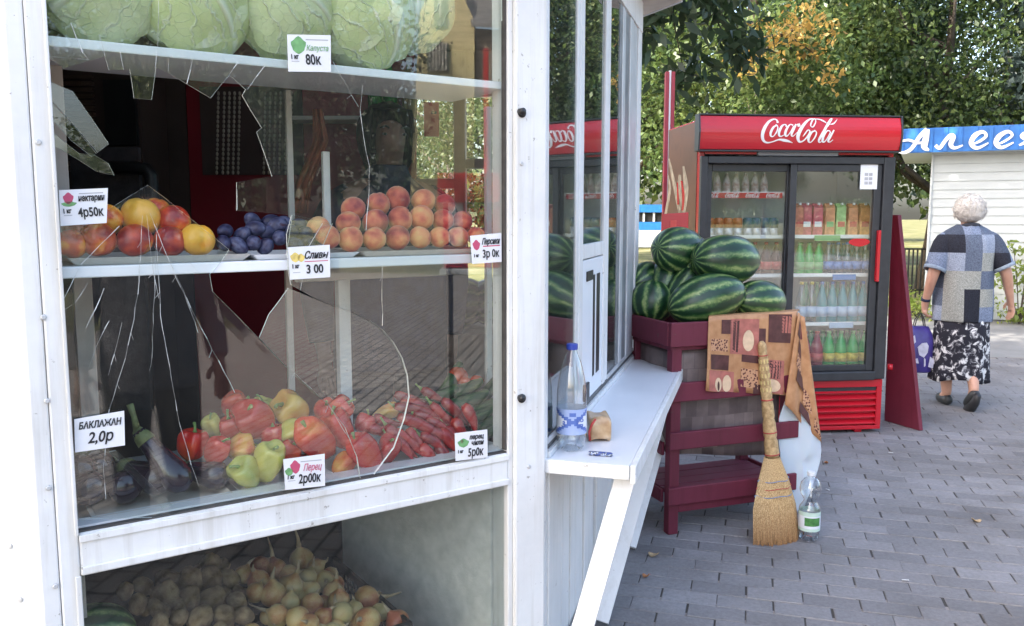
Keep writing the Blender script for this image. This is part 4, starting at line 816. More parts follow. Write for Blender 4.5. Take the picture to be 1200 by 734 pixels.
card([(71, 265), (125, 261.5), (126.5, 220.5), (69, 223)], .007, 'nectarine price tag behind the cracked glass at the left', KG() + [('нектарин', .68, .74, .25, .2, 'ink', .58), ('4р50к', .66, .33, .36, 0, 'ink', .56)], [(.19, .76, .11, .15, 'ink_red'), (.2, .60, .16, .07, 'ink_green')], bars=hdr)
card([(340, 328), (387, 325), (386.5, 287), (337.5, 290)], -.004, 'plum price tag reading 3 00 on the middle shelf edge', KG() + [('Сливы', .66, .72, .32, .4, 'ink', .60), ('3 00', .62, .28, .38, 0, 'ink', .42)], [(.16, .68, .12, .14, 'ink_yellow'), (.3, .66, .09, .12, 'ink_yellow')], bars=[(.38, .97, .52, .545, 'ink_red'), (.08, .26, .2, .22, 'ink_grey')])
card([(553.5, 309.5), (588, 307), (587.5, 273), (551, 276.5)], -.004, 'peach price tag reading 3р 0к at the right end of the middle shelf', [('1 кг', .15, .28, .14, 0, 'ink', .16), ('Персики', .66, .76, .30, .4, 'ink', .62), ('3р 0к', .64, .32, .40, 0, 'ink', .56)], [(.18, .66, .12, .17, 'ink_red')], bars=[(.40, .97, .58, .62, 'ink_red')])
card([(88, 530.5), (146.5, 522), (145.5, 481.5), (87, 491.5)], -.013, 'handwritten eggplant price tag reading 2,0р at the lower left', [('БАКЛАЖАН', .50, .76, .28, .2, 'ink', .86), ('2,0р', .50, .36, .46, .25, 'ink', .52)])
card([(334.5, 574.5), (381, 569.5), (380.5, 532), (332, 538.5)], -.0280, 'bell pepper price tag reading 2р00к in front of the peppers', KG() + [('Перец', .70, .66, .32, .3, 'ink_red', .46), ('2р00к', .62, .30, .42, 0, 'ink', .56)], [(.28, .72, .12, .20, 'ink_red'), (.12, .58, .10, .12, 'ink_green')], bars=hdr)
card([(534, 540.5), (571.5, 536), (571, 503.5), (533, 508)], -.0280, 'chili price tag reading 5р0к at the right end of the sill', [('1 кг', .15, .32, .15, 0, 'ink', .16), ('перец', .66, .80, .24, .15, 'ink', .44), ('чили', .68, .58, .24, .15, 'ink', .38), ('5р0к', .62, .24, .42, 0, 'ink', .48)], [(.25, .62, .17, .15, 'ink_green'), (.22, .68, .06, .06, 'ink_red')])
# ------------------------------------------------------------------ things inside the kiosk
def green_bottles():
    gm = N('green_bottle_plastic'); gm.base((.02, .35, .06)).set(.15, .5); gm.b.inputs['Transmission Weight'].default_value = .5
    bm_ = N('amber_bottle_plastic'); bm_.base((.45, .36, .18)).set(.15, .5); bm_.b.inputs['Transmission Weight'].default_value = .4
    kp('drink_shelf', MT['beige'], lambda b: b.box(IN, 1.55, 2.02, -.14, -.005, 1.80, 1.815), .002)
    for u, m, lb in ((440, gm.m, 'green plastic bottle on the high inner shelf, left one'), (457, gm.m, 'green plastic bottle on the high inner shelf, middle one'), (480, bm_.m, 'pale amber bottle right of the two green ones on the inner shelf')):
        P = on_plane(u, 130, IN.P(0, -.07, 0), IN.n); b = MB(); b.smooth = True; b.lathe([(.024, 0), (.029, .01), (.029, .12), (.022, .16), (.010, .19), (.010, .21)], 14, (P.x, P.y, 1.8152))
        o = b.build('plastic_bottle', m); recenter(o); tag(o, lb, 'bottle', 'bottles on the inner shelf'); b = MB(); b.lathe([(.012, 0), (.012, .014)], 10, (P.x, P.y, 2.0255)); b.build('cap', MT['white_clean'], o)
green_bottles()
def red_notice():
    a = on_plane(497, 160, IN.P(0, -.02, 0), IN.n); c = on_plane(514, 120, IN.P(0, -.02, 0), IN.n); b = MB(); b.box(IN, a.x + 2.4, c.x + 2.4, -.024, -.006, a.z, c.z)
    o = b.build('red_box', simple('red_card', (.42, .05, .04), .5, .15, 20, 0), bevel=.002); recenter(o); tag(o, 'flat red box hanging on the red wall beside the bottles', 'box'); s = MB(); s.box(IN, a.x + 2.43, a.x + 2.45, -.027, -.0245, c.z - .045, c.z - .035); s.build('dark_slot', MT['black'], o)
red_notice()
def heater():
    y = 3.1; t = thing('louvred_cabinet', 'dark brown louvred cabinet in the gloom behind the nectarines', 'cabinet', (-1.48, 3.2, .07))
    f = Frame((-1.85, y), (1, 0)); b = MB(); b.box(f, 0, .52, .02, .25, .07, 1.98); b.build('cabinet_body', MT['brown'], t)
    for k in range(16): b = MB(); z = 1.60 + k * .0215; b.box(f, .03, .36, -.004 + .002 * (k % 2), .0185, z, z + .013); b.build('louvre', MT['louvre'], t)
    b = MB(); b.box(f, .40, .51, -.002, .0185, 1.69, 1.92); b.build('recess', MT['black'], t); b = MB(); b.box(f, .41, .50, -.01, .0185, 1.58, 1.67); b.build('switch_plate', MT['louvre'], t)
MT['louvre'] = simple('brown_louvre', (.085, .055, .045), .5, .2, 20, .1); heater()
def pipe():
    b = MB(); b.smooth = True; c = lambda u, v: on_y(u, v, 2.75); b.tube([c(118, 197), c(160, 197), c(172, 199), c(177, 206), c(179, 240), c(180, 330)], .022, 10)
    o = b.build('bent_pipe', MT['black']); recenter(o); tag(o, 'thick black bent pipe behind the nectarines', 'pipe')
    b = MB(); b.box(Frame((-1.42, 2.78), (1, 0)), 0, .22, 0, .02, .8, 1.66); o = b.build('curtain', simple('striped_dark_cloth', (.05, .045, .05), .8, .3, 30, .3)); recenter(o); tag(o, 'dark cloth hanging under the black pipe', 'curtain')
pipe()
def scarf():
    b = MB(); b.smooth = True; pts = [(372, 128), (376, 165), (366, 190), (356, 215), (352, 250)]; wds = [10, 18, 16, 18, 16]
    def fn(a, c):
        i = min(3, int(c * 4)); t = c * 4 - i; u = pts[i][0] * (1 - t) + pts[i + 1][0] * t; v = pts[i][1] * (1 - t) + pts[i + 1][1] * t; w_ = wds[i] * (1 - t) + wds[i + 1] * t
        return on_y(u + (a - .5) * w_, v, 2.9 + .012 * math.sin(a * 14 + c * 3))
    b.grid(fn, 12, 20); o = b.build('scarf', simple('rust_cloth', (.34, .075, .03), .8, .35, 30, .5), solid=.004); recenter(o); tag(o, 'rust orange scarf hanging inside the kiosk', 'scarf')
scarf()
for i, (u, v, lb) in enumerate([(545, 350, 'dark watermelon on the back ledge, left of two seen through the glass'), (577, 351, 'dark watermelon on the back ledge, right of two seen through the glass')]):
    MELON_LATER = globals().setdefault('MELON_LATER', []); MELON_LATER.append((u, v, lb))
# ------------------------------------------------------------------ on the ledge
def clear_mat(name, tint, gain):
    return glass_mat(name, tint, gain, .03)
MT['pet'] = clear_mat('clear_pet', (.90, .93, .95), 2.6); MT['blue_cap'] = simple('blue_cap', (.03, .06, .36), .35, .05, 10, 0); MT['white_cap'] = simple('white_cap', (.75, .76, .78), .35, .05, 10, 0)
MT['lab_white'] = simple('label_white', (.74, .76, .80), .4, .03, 10, 0); MT['lab_blue'] = simple('label_blue', (.10, .17, .48), .4, .05, 10, 0); MT['lab_pale'] = simple('label_pale_blue', (.36, .45, .70), .4, .05, 10, 0); MT['lab_green'] = simple('label_green', (.07, .22, .06), .4, .4, 60, 0); MT['lab_mint'] = simple('label_mint', (.55, .70, .60), .4, .05, 10, 0)
def pet(base, H, r, label, name, cap, zones, labfn, waist):
    b = MB(); b.smooth = True
    prof = [(r * .35, .012), (r * .55, .002), (r * .82, .0), (r * .97, .018), (r, .05)] + [(r * k, H * z) for k, z in waist] + [(r * .34, H * .925), (r * .30, H * .94), (r * .30, H * .975)]
    b.lathe(prof, 24, base, lambda q, a: Vector((q.x * (1 - .06 * (q.z < .02) * (math.cos(5 * a) > 0)), q.y * (1 - .06 * (q.z < .02) * (math.cos(5 * a) > 0)), q.z)))
    o = b.build(name, MT['pet']); recenter(o, tuple(base)); tag(o, label, 'bottle')
    b = MB(); b.smooth = False; b.lathe([(r * .36, H * .945), (r * .38, H * .95), (r * .38, H * .995), (r * .33, H)], 20, base); b.build('cap', cap, o)
    b = MB(); b.smooth = True; z0, z1 = zones; nu, nv = 64, 14
    b.grid(lambda a, c: Vector(base) + Vector((math.cos(a * 6.2832) * (r * 1.012), math.sin(a * 6.2832) * (r * 1.012), H * (z0 + (z1 - z0) * c))), nu, nv)
    mats = ['lab_white', 'lab_blue', 'lab_pale', 'lab_green', 'lab_mint']; b.m = [labfn((i % nu + .5) / nu, (i // nu + .5) / nv) for i in range(nu * nv)]
    b.build('label', [MT[q] for q in mats], o); return o
def lab_x(a, c):                     # blue chevrons over white, crossing in front (a = .75 looks at the camera)
    x = ((a - .75 + .5) % 1 - .5) * 5.2; y = (c - .5) * 2; d = abs(abs(y) - abs(x) * .75)
    return 1 if d < .16 else (2 if abs(y) > abs(x) * .75 else 0)
B1 = W2.P(.155, -.085, .7505); B1 = on_z(669.5, 526, .7505)
bt = pet(B1, .318, .0445, 'clear water bottle with a blue cap and blue and white label', 'water_bottle', MT['blue_cap'], (.165, .405), lab_x, [(1, .16), (1, .42), (1.0, .47), (.98, .55), (.90, .65), (.76, .75), (.58, .84), (.40, .90)])
def on_label(tx, ang, zc, size, mat, parent, base, r):
    n = Vector((math.cos(ang), math.sin(ang), 0)); x = Vector((-n.y, n.x, 0)); lettering(tx, Vector(base) + n * (r * 1.03) + Vector((0, 0, zc)), x, Vector((0, 0, 1)), size, mat, parent, off=.0004)
on_label('bo', R(-62), .098, .024, MT['lab_blue'], bt, B1, .0452); on_label('aq', R(-62), .081, .024, MT['lab_blue'], bt, B1, .0452); on_label('a', R(-122), .090, .024, MT['lab_blue'], bt, B1, .0452)
b = MB(); 
for k in range(12): 
    a = R(-102 + 2 * k); b.box(Frame((B1.x, B1.y), (1, 0)), 0, 0, 0, 0, 0, 0) if False else b.beam(B1 + Vector((math.cos(a) * .0458, math.sin(a) * .0458, .1135)), B1 + Vector((math.cos(a + R(2)) * .0458, math.sin(a + R(2)) * .0458, .1135)), .011, .001, (math.cos(a), math.sin(a), 0))
b.build('name_band', MT['lab_blue'], bt)
def bread():
    fr = Frame(on_z(692, 517, .75)[:2], (W2.d * .35 + Vector((W2.d.y, -W2.d.x, 0))).normalized()[:2]); b = MB(); b.smooth = True; z0 = .7525
    def fn(t, f):
        q = S(t, f); s = lambda x: math.copysign(abs(x) ** .30, x); return fr.P(.030 + .036 * s(q.x), .045 + .060 * s(q.y) * (1 - .12 * q.z), z0 + .036 + .036 * s(q.z) + .004 * math.sin(3 * t))
    b.ball(fn, 24, 14); m = fruit_mat('bread_crust', [(.3, (.36, .19, .08)), (.55, (.52, .34, .18)), (.75, (.62, .46, .30))], 2.5, .28, 30, .3, .5, .05, coat=.6); o = b.build('bread_loaf', m); recenter(o); tag(o, 'half loaf of bread in a clear bag lying behind the water bottle', 'bread')
    b = MB(); b.smooth = True; b.tube([fr.P(-.004, -.012, z0 + .002), fr.P(-.006, -.010, z0 + .03), fr.P(.002, -.013, z0 + .055), fr.P(.014, -.008, z0 + .068)], [.004] * 4, 6); b.build('red_stripe', simple('red_print', (.55, .06, .05), .4, .1, 10, 0), o)
bread()
def wrapper():
    p, q = on_z(689, 531, .757), on_z(718, 533, .757); b = MB(); b.smooth = True; b.tube([p.lerp(q, t) for t in (0, .06, .5, .94, 1)], [.003, .0065, .0068, .0065, .003], 10)
    x = N('foil_print'); co = x.coord(); x.base(x.ramp(x.noise(110, 3, co), [(.38, (.04, .07, .25)), (.48, (.05, .06, .07)), (.56, (.45, .5, .6)), (.64, (.10, .18, .45))], 'CONSTANT')).set(.3, .5)
    o = b.build('sweet_roll', x.m); recenter(o); tag(o, 'small blue and silver sweet roll at the near end of the ledge', 'sweets')
wrapper()
# ------------------------------------------------------------------ watermelon stand
MT['maroon'] = painted('maroon_paint', (.155, .022, .043), (.10, .06, .05), .33, .55, .25)
ST = Frame((.706, 3.72), (.942, .336)); SW, SD = .67, .40
stand = thing('market_stand', 'dark red wooden stand carrying a heap of watermelons', 'stand', tuple(ST.P(.33, .2, 0)), math.atan2(ST.d.y, ST.d.x))
def sp_(name, fn, mat='maroon', bevel=.004): b = MB(); fn(b); return b.build(name, MT[mat], stand, bevel=bevel)
zt = lambda u, v: ST.sz(u, v, 0)[1]
RIM1, RIM0 = zt(783, 378.5), zt(783, 407)
for a, n in ((.004, .004), (SW - .054, .004), (.004, SD - .05), (SW - .054, SD - .05)): sp_('leg', lambda b: b.box(ST, a, a + .05, n, n + .046, 0, RIM1 - .006))
sp_('rim_board', lambda b: b.box(ST, -.018, SW + .018, -.020, .0035, RIM0, RIM1)); sp_('rim_board', lambda b: b.box(ST, -.022, -.0005, .004, SD + .02, RIM0 + .002, RIM1 - .002)); sp_('rim_board', lambda b: b.box(ST, SW + .0005, SW + .02, .004, SD + .02, RIM0 + .002, RIM1 - .002)); sp_('rim_board', lambda b: b.box(ST, 0, SW, SD, SD + .02, RIM0, RIM1))
for y0, y1, u in ((449, 471, 788), (507.5, 528, 779), (572.5, 593, 776)): sp_('rail', lambda b: b.box(ST, -.010, SW + .01, -.018, .0035, zt(u, y1), zt(u, y0)))
sp_('rail', lambda b: b.box(ST, .0545, SW - .0545, .006, .03, zt(776, 604), zt(776, 590)))
for z0, z1 in ((.14, .20), (.36, .42), (.62, .68)): sp_('side_rail', lambda b: b.box(ST, -.012, .0035, .0505, SD - .01, z0, z1)); sp_('side_rail', lambda b: b.box(ST, SW - .0035, SW + .012, .0505, SD - .01, z0, z1))
for k in range(4): sp_('shelf_plank', lambda b: b.box(ST, .02, SW - .02, .034 + k * .088, .034 + k * .088 + .082, .175 + .001 * (k % 2), .193 + .001 * (k % 2)), bevel=.003)
for k in range(4): sp_('bed_plank', lambda b: b.box(ST, .0, SW, .006 + k * .098, .006 + k * .098 + .094, .845, .862), bevel=.003)
def backing():
    x = N('faded_patch_cloth'); co = x.coord(); br = x.n('TexBrick'); br.offset = .37; br.inputs['Scale'].default_value = 1; br.inputs['Brick Width'].default_value = .055; br.inputs['Row Height'].default_value = .075; br.inputs['Mortar Size'].default_value = .001; br.inputs['Bias'].default_value = 0
    br.inputs['Color1'].default_value = (.10, .075, .075, 1); br.inputs['Color2'].default_value = (.26, .21, .20, 1); br.inputs['Mortar'].default_value = (.14, .11, .11, 1); mp = x.n('Mapping'); mp.inputs['Rotation'].default_value = (R(-90), 0, 0); x.l(co, mp.inputs[0]); x.l(mp.outputs[0], br.inputs['Vector'])
    c = x.mix(.6, br.outputs['Color'], x.ramp(x.noise(14, 5, co), [(.3, (.5, .47, .47)), (.7, (1.2, 1.15, 1.15))]), 'MULTIPLY'); x.base(c).set(.4, .5)
    t = tag(bpy.data.objects.new('oilcloth', None), 'faded patchwork oilcloth hanging inside the dark red stand', 'cloth'); COL.objects.link(t); t.location = ST.P(.33, .05, .3); t.rotation_euler = (0, 0, math.atan2(ST.d.y, ST.d.x))
    b = MB(); b.smooth = True; b.grid(lambda a, c: ST.P(.06 + (SW - .12) * a, .048 + .010 * math.sin(a * 9 + c * 2) * (1 - c * .6), (.36 - .06 * a * (1 - c)) + (.84 - .36) * c), 30, 10); b.grid(lambda a, c: ST.P(.03 + .006 * math.sin(a * 9), .06 + (SD - .10) * a, .36 + .48 * c), 12, 8); b.build('sheet', x.m, t, solid=.002)
backing()
# watermelons ---------------------------------------------------------------
def melon_mat():
    x = N('watermelon_rind'); co = x.coord(); sp = x.n('SeparateXYZ'); x.l(co, sp.inputs[0]); oi = x.n('ObjectInfo')
    off = x.n('CombineXYZ'); x.l(x.math('MULTIPLY', oi.outputs['Random'], 23), off.inputs[0]); ad = x.n('VectorMath', operation='ADD'); x.l(co, ad.inputs[0]); x.l(off.outputs[0], ad.inputs[1])
    ang = x.math('ARCTAN2', sp.outputs['Y'], sp.outputs['Z']); nz = x.noise(3.2, 5, ad.outputs[0], .65); nb = x.noise(14, 5, ad.outputs[0], .75)
    w1_ = x.math('ADD', x.math('MULTIPLY', ang, 5.5), x.math('ADD', x.math('MULTIPLY', x.math('SUBTRACT', nz, .5), 2.0), x.math('MULTIPLY', x.math('SUBTRACT', nb, .5), .7)))
    sn = x.math('MULTIPLY_ADD', x.math('SINE', x.math('MULTIPLY', w1_, 2)), .5, .5); sn = x.math('ADD', sn, x.math('MULTIPLY', x.math('SUBTRACT', nb, .5), .9)); sn = x.math('MULTIPLY', sn, x.math('MULTIPLY_ADD', x.noise(2.4, 3, ad.outputs[0]), .9, .48))
    c = x.ramp(sn, [(.22, (.012, .042, .018)), (.46, (.024, .080, .026)), (.68, (.060, .135, .040)), (.86, (.15, .24, .075)), (1.0, (.30, .37, .14))])
    pal = x.ramp(x.noise(1.1, 2, ad.outputs[0]), [(.3, (.45, .5, .45)), (.6, (1, 1, 1))]); c = x.mix(.8, c, pal, 'MULTIPLY'); x.base(c).set(.30, .5); x.bump(nb, .06, .01); return x.m
MT['melon'] = melon_mat()
MEL = [proto_mesh('watermelon', (lambda k: lambda t, f: Vector((math.cos(f) * (1.0 + .02 * k), math.sin(f) * math.cos(t), math.sin(f) * math.sin(t))) * (1 + .025 * mnoise.noise(S(t, f) * 1.2 + Vector((k, k, 0)))))(k), MT['melon'], 40, 26) for k in range(3)]
TIP = MB(); TIP.smooth = True; TIP.tube([(0, 0, -.01), (0, 0, .04), (.02, 0, .09)], [.035, .02, .014], 6); TIPM = TIP.mesh('stem', MT['onion_dry']); fixn(TIPM)
def melon(u, v, n, rl, rs, tilt, yaw, k, label, group='watermelons heaped on the stand', fr=ST):
    P = fr.px(u, v, n); d = depth_of(P) / 1000; o = put('watermelon', MEL[k], P, (rl * d * 1.17, rs * d * 1.12, rs * d * 1.12), (0, 0, 0), label, 'watermelon', group)
    ax = (fr.d * math.cos(R(yaw)) + fr.n * math.sin(R(yaw))).normalized(); ax = (ax * math.cos(R(tilt)) + Vector((0, 0, 1)) * math.sin(R(tilt))).normalized()
    o.rotation_mode = 'QUATERNION'; o.rotation_quaternion = ax.to_track_quat('X', 'Z') @ Matrix.Rotation(rg.uniform(0, 6), 3, 'X').to_quaternion()
    c = bpy.data.objects.new('stem', TIPM); COL.objects.link(c); c.parent = o; c.location = (.985, 0, 0); c.rotation_euler = (0, R(90), 0)
for a in [(828, 351, .125, 41, 26.5, 14, -8, 0, 'large watermelon lying across the middle of the front row'), (889, 354, .14, 31, 23, -4, 10, 1, 'watermelon at the right end above the tablecloth'), (850, 305, .21, 37, 27, -2, 5, 2, 'striped watermelon on top of the heap, right one'), (795, 294, .36, 31, 25, -8, 20, 1, 'dark watermelon on top of the heap, left one'),
          (764, 354, .34, 22, 24, 70, 50, 0, 'pale striped watermelon at the left end of the front row beside the kiosk'), (758, 328, .46, 24, 19, 10, 30, 2, 'watermelon behind the left end one, touching the kiosk edge'), (780, 333, .40, 24, 22, 55, 40, 1, 'yellowish striped watermelon in the gap left of the middle'), (804, 334, .29, 30, 17, 45, 10, 2, 'watermelon leaning up behind the middle one'), (812, 304, .34, 24, 23, 60, 60, 0, 'very dark watermelon wedged between the two top ones'), (741, 345, .50, 22, 20, 0, 40, 2, 'watermelon half hidden behind the kiosk corner')]:
    melon(*a)
for u, v, lb in MELON_LATER: P = on_y(u, v, 5.05); put('watermelon', MEL[1], Vector((P.x, P.y, .785 + .142)), (.152, .142, .142), (0, 0, .3 * (u - 560) / 20), lb, 'watermelon', 'watermelons on the back ledge')
MB_ = W1.px(108, 742, .10); put('watermelon', MEL[2], MB_, (.09, .065, .065), (0, R(10), W1_rz := math.atan2(W1.d.y, W1.d.x)), 'striped watermelon end low in the cupboard corner, under the eggplants', 'watermelon', None)
# tablecloth over the corner --------------------------------------------------
def tablecloth():
    t = thing('tablecloth', 'brown and orange coffee patterned tablecloth hanging over the stand edge', 'tablecloth', tuple(ST.P(.5, -.03, RIM1)), math.atan2(ST.d.y, ST.d.x))
    x = N('tan_cloth'); co = x.coord(); x.base(x.ramp(x.noise(22, 5, co), [(.3, (.40, .19, .085)), (.7, (.56, .30, .15))])).set(.38, .4); x.bump(x.noise(9, 3, co), .2, .02); MT['tan'] = x.m
    A, B, C_, D = (ST.px(u, v, -.026) for u, v in ((826, 458), (928, 464), (935, 366.5), (831, 372)))
    E_ = ST.px(960.5, 518, -.02)
    def wave(a, c): return -ST.n * (.010 * math.sin(a * 11 + 1) + .006 * math.sin(a * 23 + c * 4)) * (1 - c) + ST.n * .003
    b = MB(); b.smooth = True
    b.grid(lambda a, c: A.lerp(B, a).lerp(D.lerp(C_, a), c) + wave(a, c), 26, 14)
    F_ = ST.px(937, 364, .20); back0 = ST.px(831, 372, .13)
    b.grid(lambda a, c: D.lerp(C_, a).lerp(back0.lerp(F_, a), c) + wave(a, 1) * (1 - c) + Vector((0, 0, .010 * math.sin(c * 3.14))), 26, 6)
    G0, G1 = ST.px(919, 474, -.034), E_
    H1 = ST.px(942, 372, -.024)
    b.grid(lambda a, c: G0.lerp(E_, a).lerp(C_.lerp(H1, a), c) + (-ST.n * .014) * math.sin(a * 8 + .2) * (1 - .6 * c), 14, 16)
    b.build('cloth', MT['tan'], t, solid=.0022)
    dk = simple('dark_brown_print', (.085, .028, .028), .45, .35, 30, 0); pk = simple('rose_print', (.42, .14, .11), .45, .3, 22, 0); cr = simple('cream_print', (.72, .52, .34), .45, .15, 30, 0)
    x = N('coffee_bean_print'); co = x.coord(); vo = x.n('TexVoronoi'); vo.inputs['Scale'].default_value = 95; x.l(co, vo.inputs[0]); x.base(x.ramp(vo.outputs['Distance'], [(.35, (.10, .025, .025)), (.5, (.55, .30, .17))])).set(.45, .4); bn = x.m
    def inv(u, v): 
        q = ST.px(u, v, -.026); a = (q - A).dot(ST.d) / max((B - A).dot(ST.d), 1e-6); c = (q.z - A.z) / (D.z - A.z); return a, c
    def patch(x0, y0, x1, y1, mat, lift=.0035, name='printed_patch', rnd=False):
        b = MB(); b.smooth = True; nx, ny = max(2, int((x1 - x0) / 3)), max(2, int((y1 - y0) / 3))
        def fn(a, c):
            if rnd: aa, cc = 2 * a - 1, 2 * c - 1; aa, cc = aa * math.sqrt(1 - cc * cc / 2), cc * math.sqrt(1 - aa * aa / 2); a, c = (aa + 1) / 2, (cc + 1) / 2
            u, v = x0 + (x1 - x0) * a, y0 + (y1 - y0) * c; A_, C2 = inv(u, v); A_ = min(max(A_, 0), 1); C2 = min(max(C2, 0), 1); q = A.lerp(B, A_).lerp(D.lerp(C_, A_), C2); return q + wave(A_, C2) - ST.n * lift
        b.grid(fn, nx, ny); b.build(name, mat, t)
    for q in [(843, 375, 855, 391, dk), (831, 397, 851, 411, bn), (854, 374, 887, 413, pk), (857, 376, 865, 411, dk), (887, 384, 895, 421, dk), (869, 413, 888, 421, dk), (831, 415, 853, 432, dk), (829, 433, 860, 457, pk), (869, 428, 886, 448, bn), (898, 369, 925, 398, dk), (914, 371, 925, 388, pk), (892, 416, 919, 450, pk), (894, 417, 917, 424, dk), (882, 443, 894, 457, dk), (915, 450, 925, 462, bn), (902, 421, 914, 435, dk)]: patch(*q)
    for q in [(869, 386, 881, 409, cr), (836, 441, 846, 457, cr), (847, 437, 857, 457, cr), (896, 436, 915, 449, cr)]: patch(*q, .0045, 'printed_pot', True)
    patch(839.5, 445, 843, 456, dk, .0052, 'printed_cup', True)
    def spatch(lst, mat):
        b = MB(); P = [G0.lerp(E_, a).lerp(C_.lerp(H1, a), c) + (-ST.n * .014) * math.sin(a * 8 + .2) * (1 - .6 * c) - ST.n * .006 for a, c in lst]; b.add(P, [list(range(len(P)))]); b.build('printed_patch', mat, t, solid=.0006)
    for a0, a1, c0, c1, m in ((.2, .5, .62, .72, dk), (.15, .5, .48, .58, bn), (.2, .6, .34, .44, dk), (.55, .8, .2, .33, bn), (.4, .75, .08, .16, dk), (.8, .98, .06, .14, bn), (.1, .35, .78, .9, dk)): spatch([(a0, c0), (a1, c0 - .03), (a1 - .05, c1), (a0 + .06, c1 + .03)], m)
tablecloth()
def plastic():
    x = N('milky_plastic'); x.base((.72, .75, .80)).set(.25, .5); x.b.inputs['Alpha'].default_value = .82; x.b.inputs['Subsurface Weight'].default_value = .2
    c = [(914, 455), (948, 478), (965, 517), (964, 540), (954, 562), (944, 592), (937, 612), (920, 575), (908, 520)]; O_ = ST.P(SW + .02, -.012, 0); n_ = (ST.n + ST.d * .12).normalized()
    b = MB(); P = [on_plane(u, v, O_, n_) for u, v in c]; m = sum(P, Vector()) / len(P); k = len(P); b.smooth = True
    ring = [[m.lerp(q, t) + n_ * .022 * math.sin(3.1 * t + i * 1.9) * (1 - .5 * t) for i, q in enumerate(P)] for t in (.33, .66, 1)]
    vs = [m] + ring[0] + ring[1] + ring[2]; fs = [(0, 1 + i, 1 + (i + 1) % k) for i in range(k)] + [(1 + r * k + i, 1 + (r + 1) * k + i, 1 + (r + 1) * k + (i + 1) % k, 1 + r * k + (i + 1) % k) for r in (0, 1) for i in range(k)]
    b.add(vs, fs); o = b.build('plastic_sheet', x.m, solid=.0015, subsurf=1); recenter(o); tag(o, 'milky white plastic sheet hanging below the tablecloth corner', 'plastic sheet')
plastic()
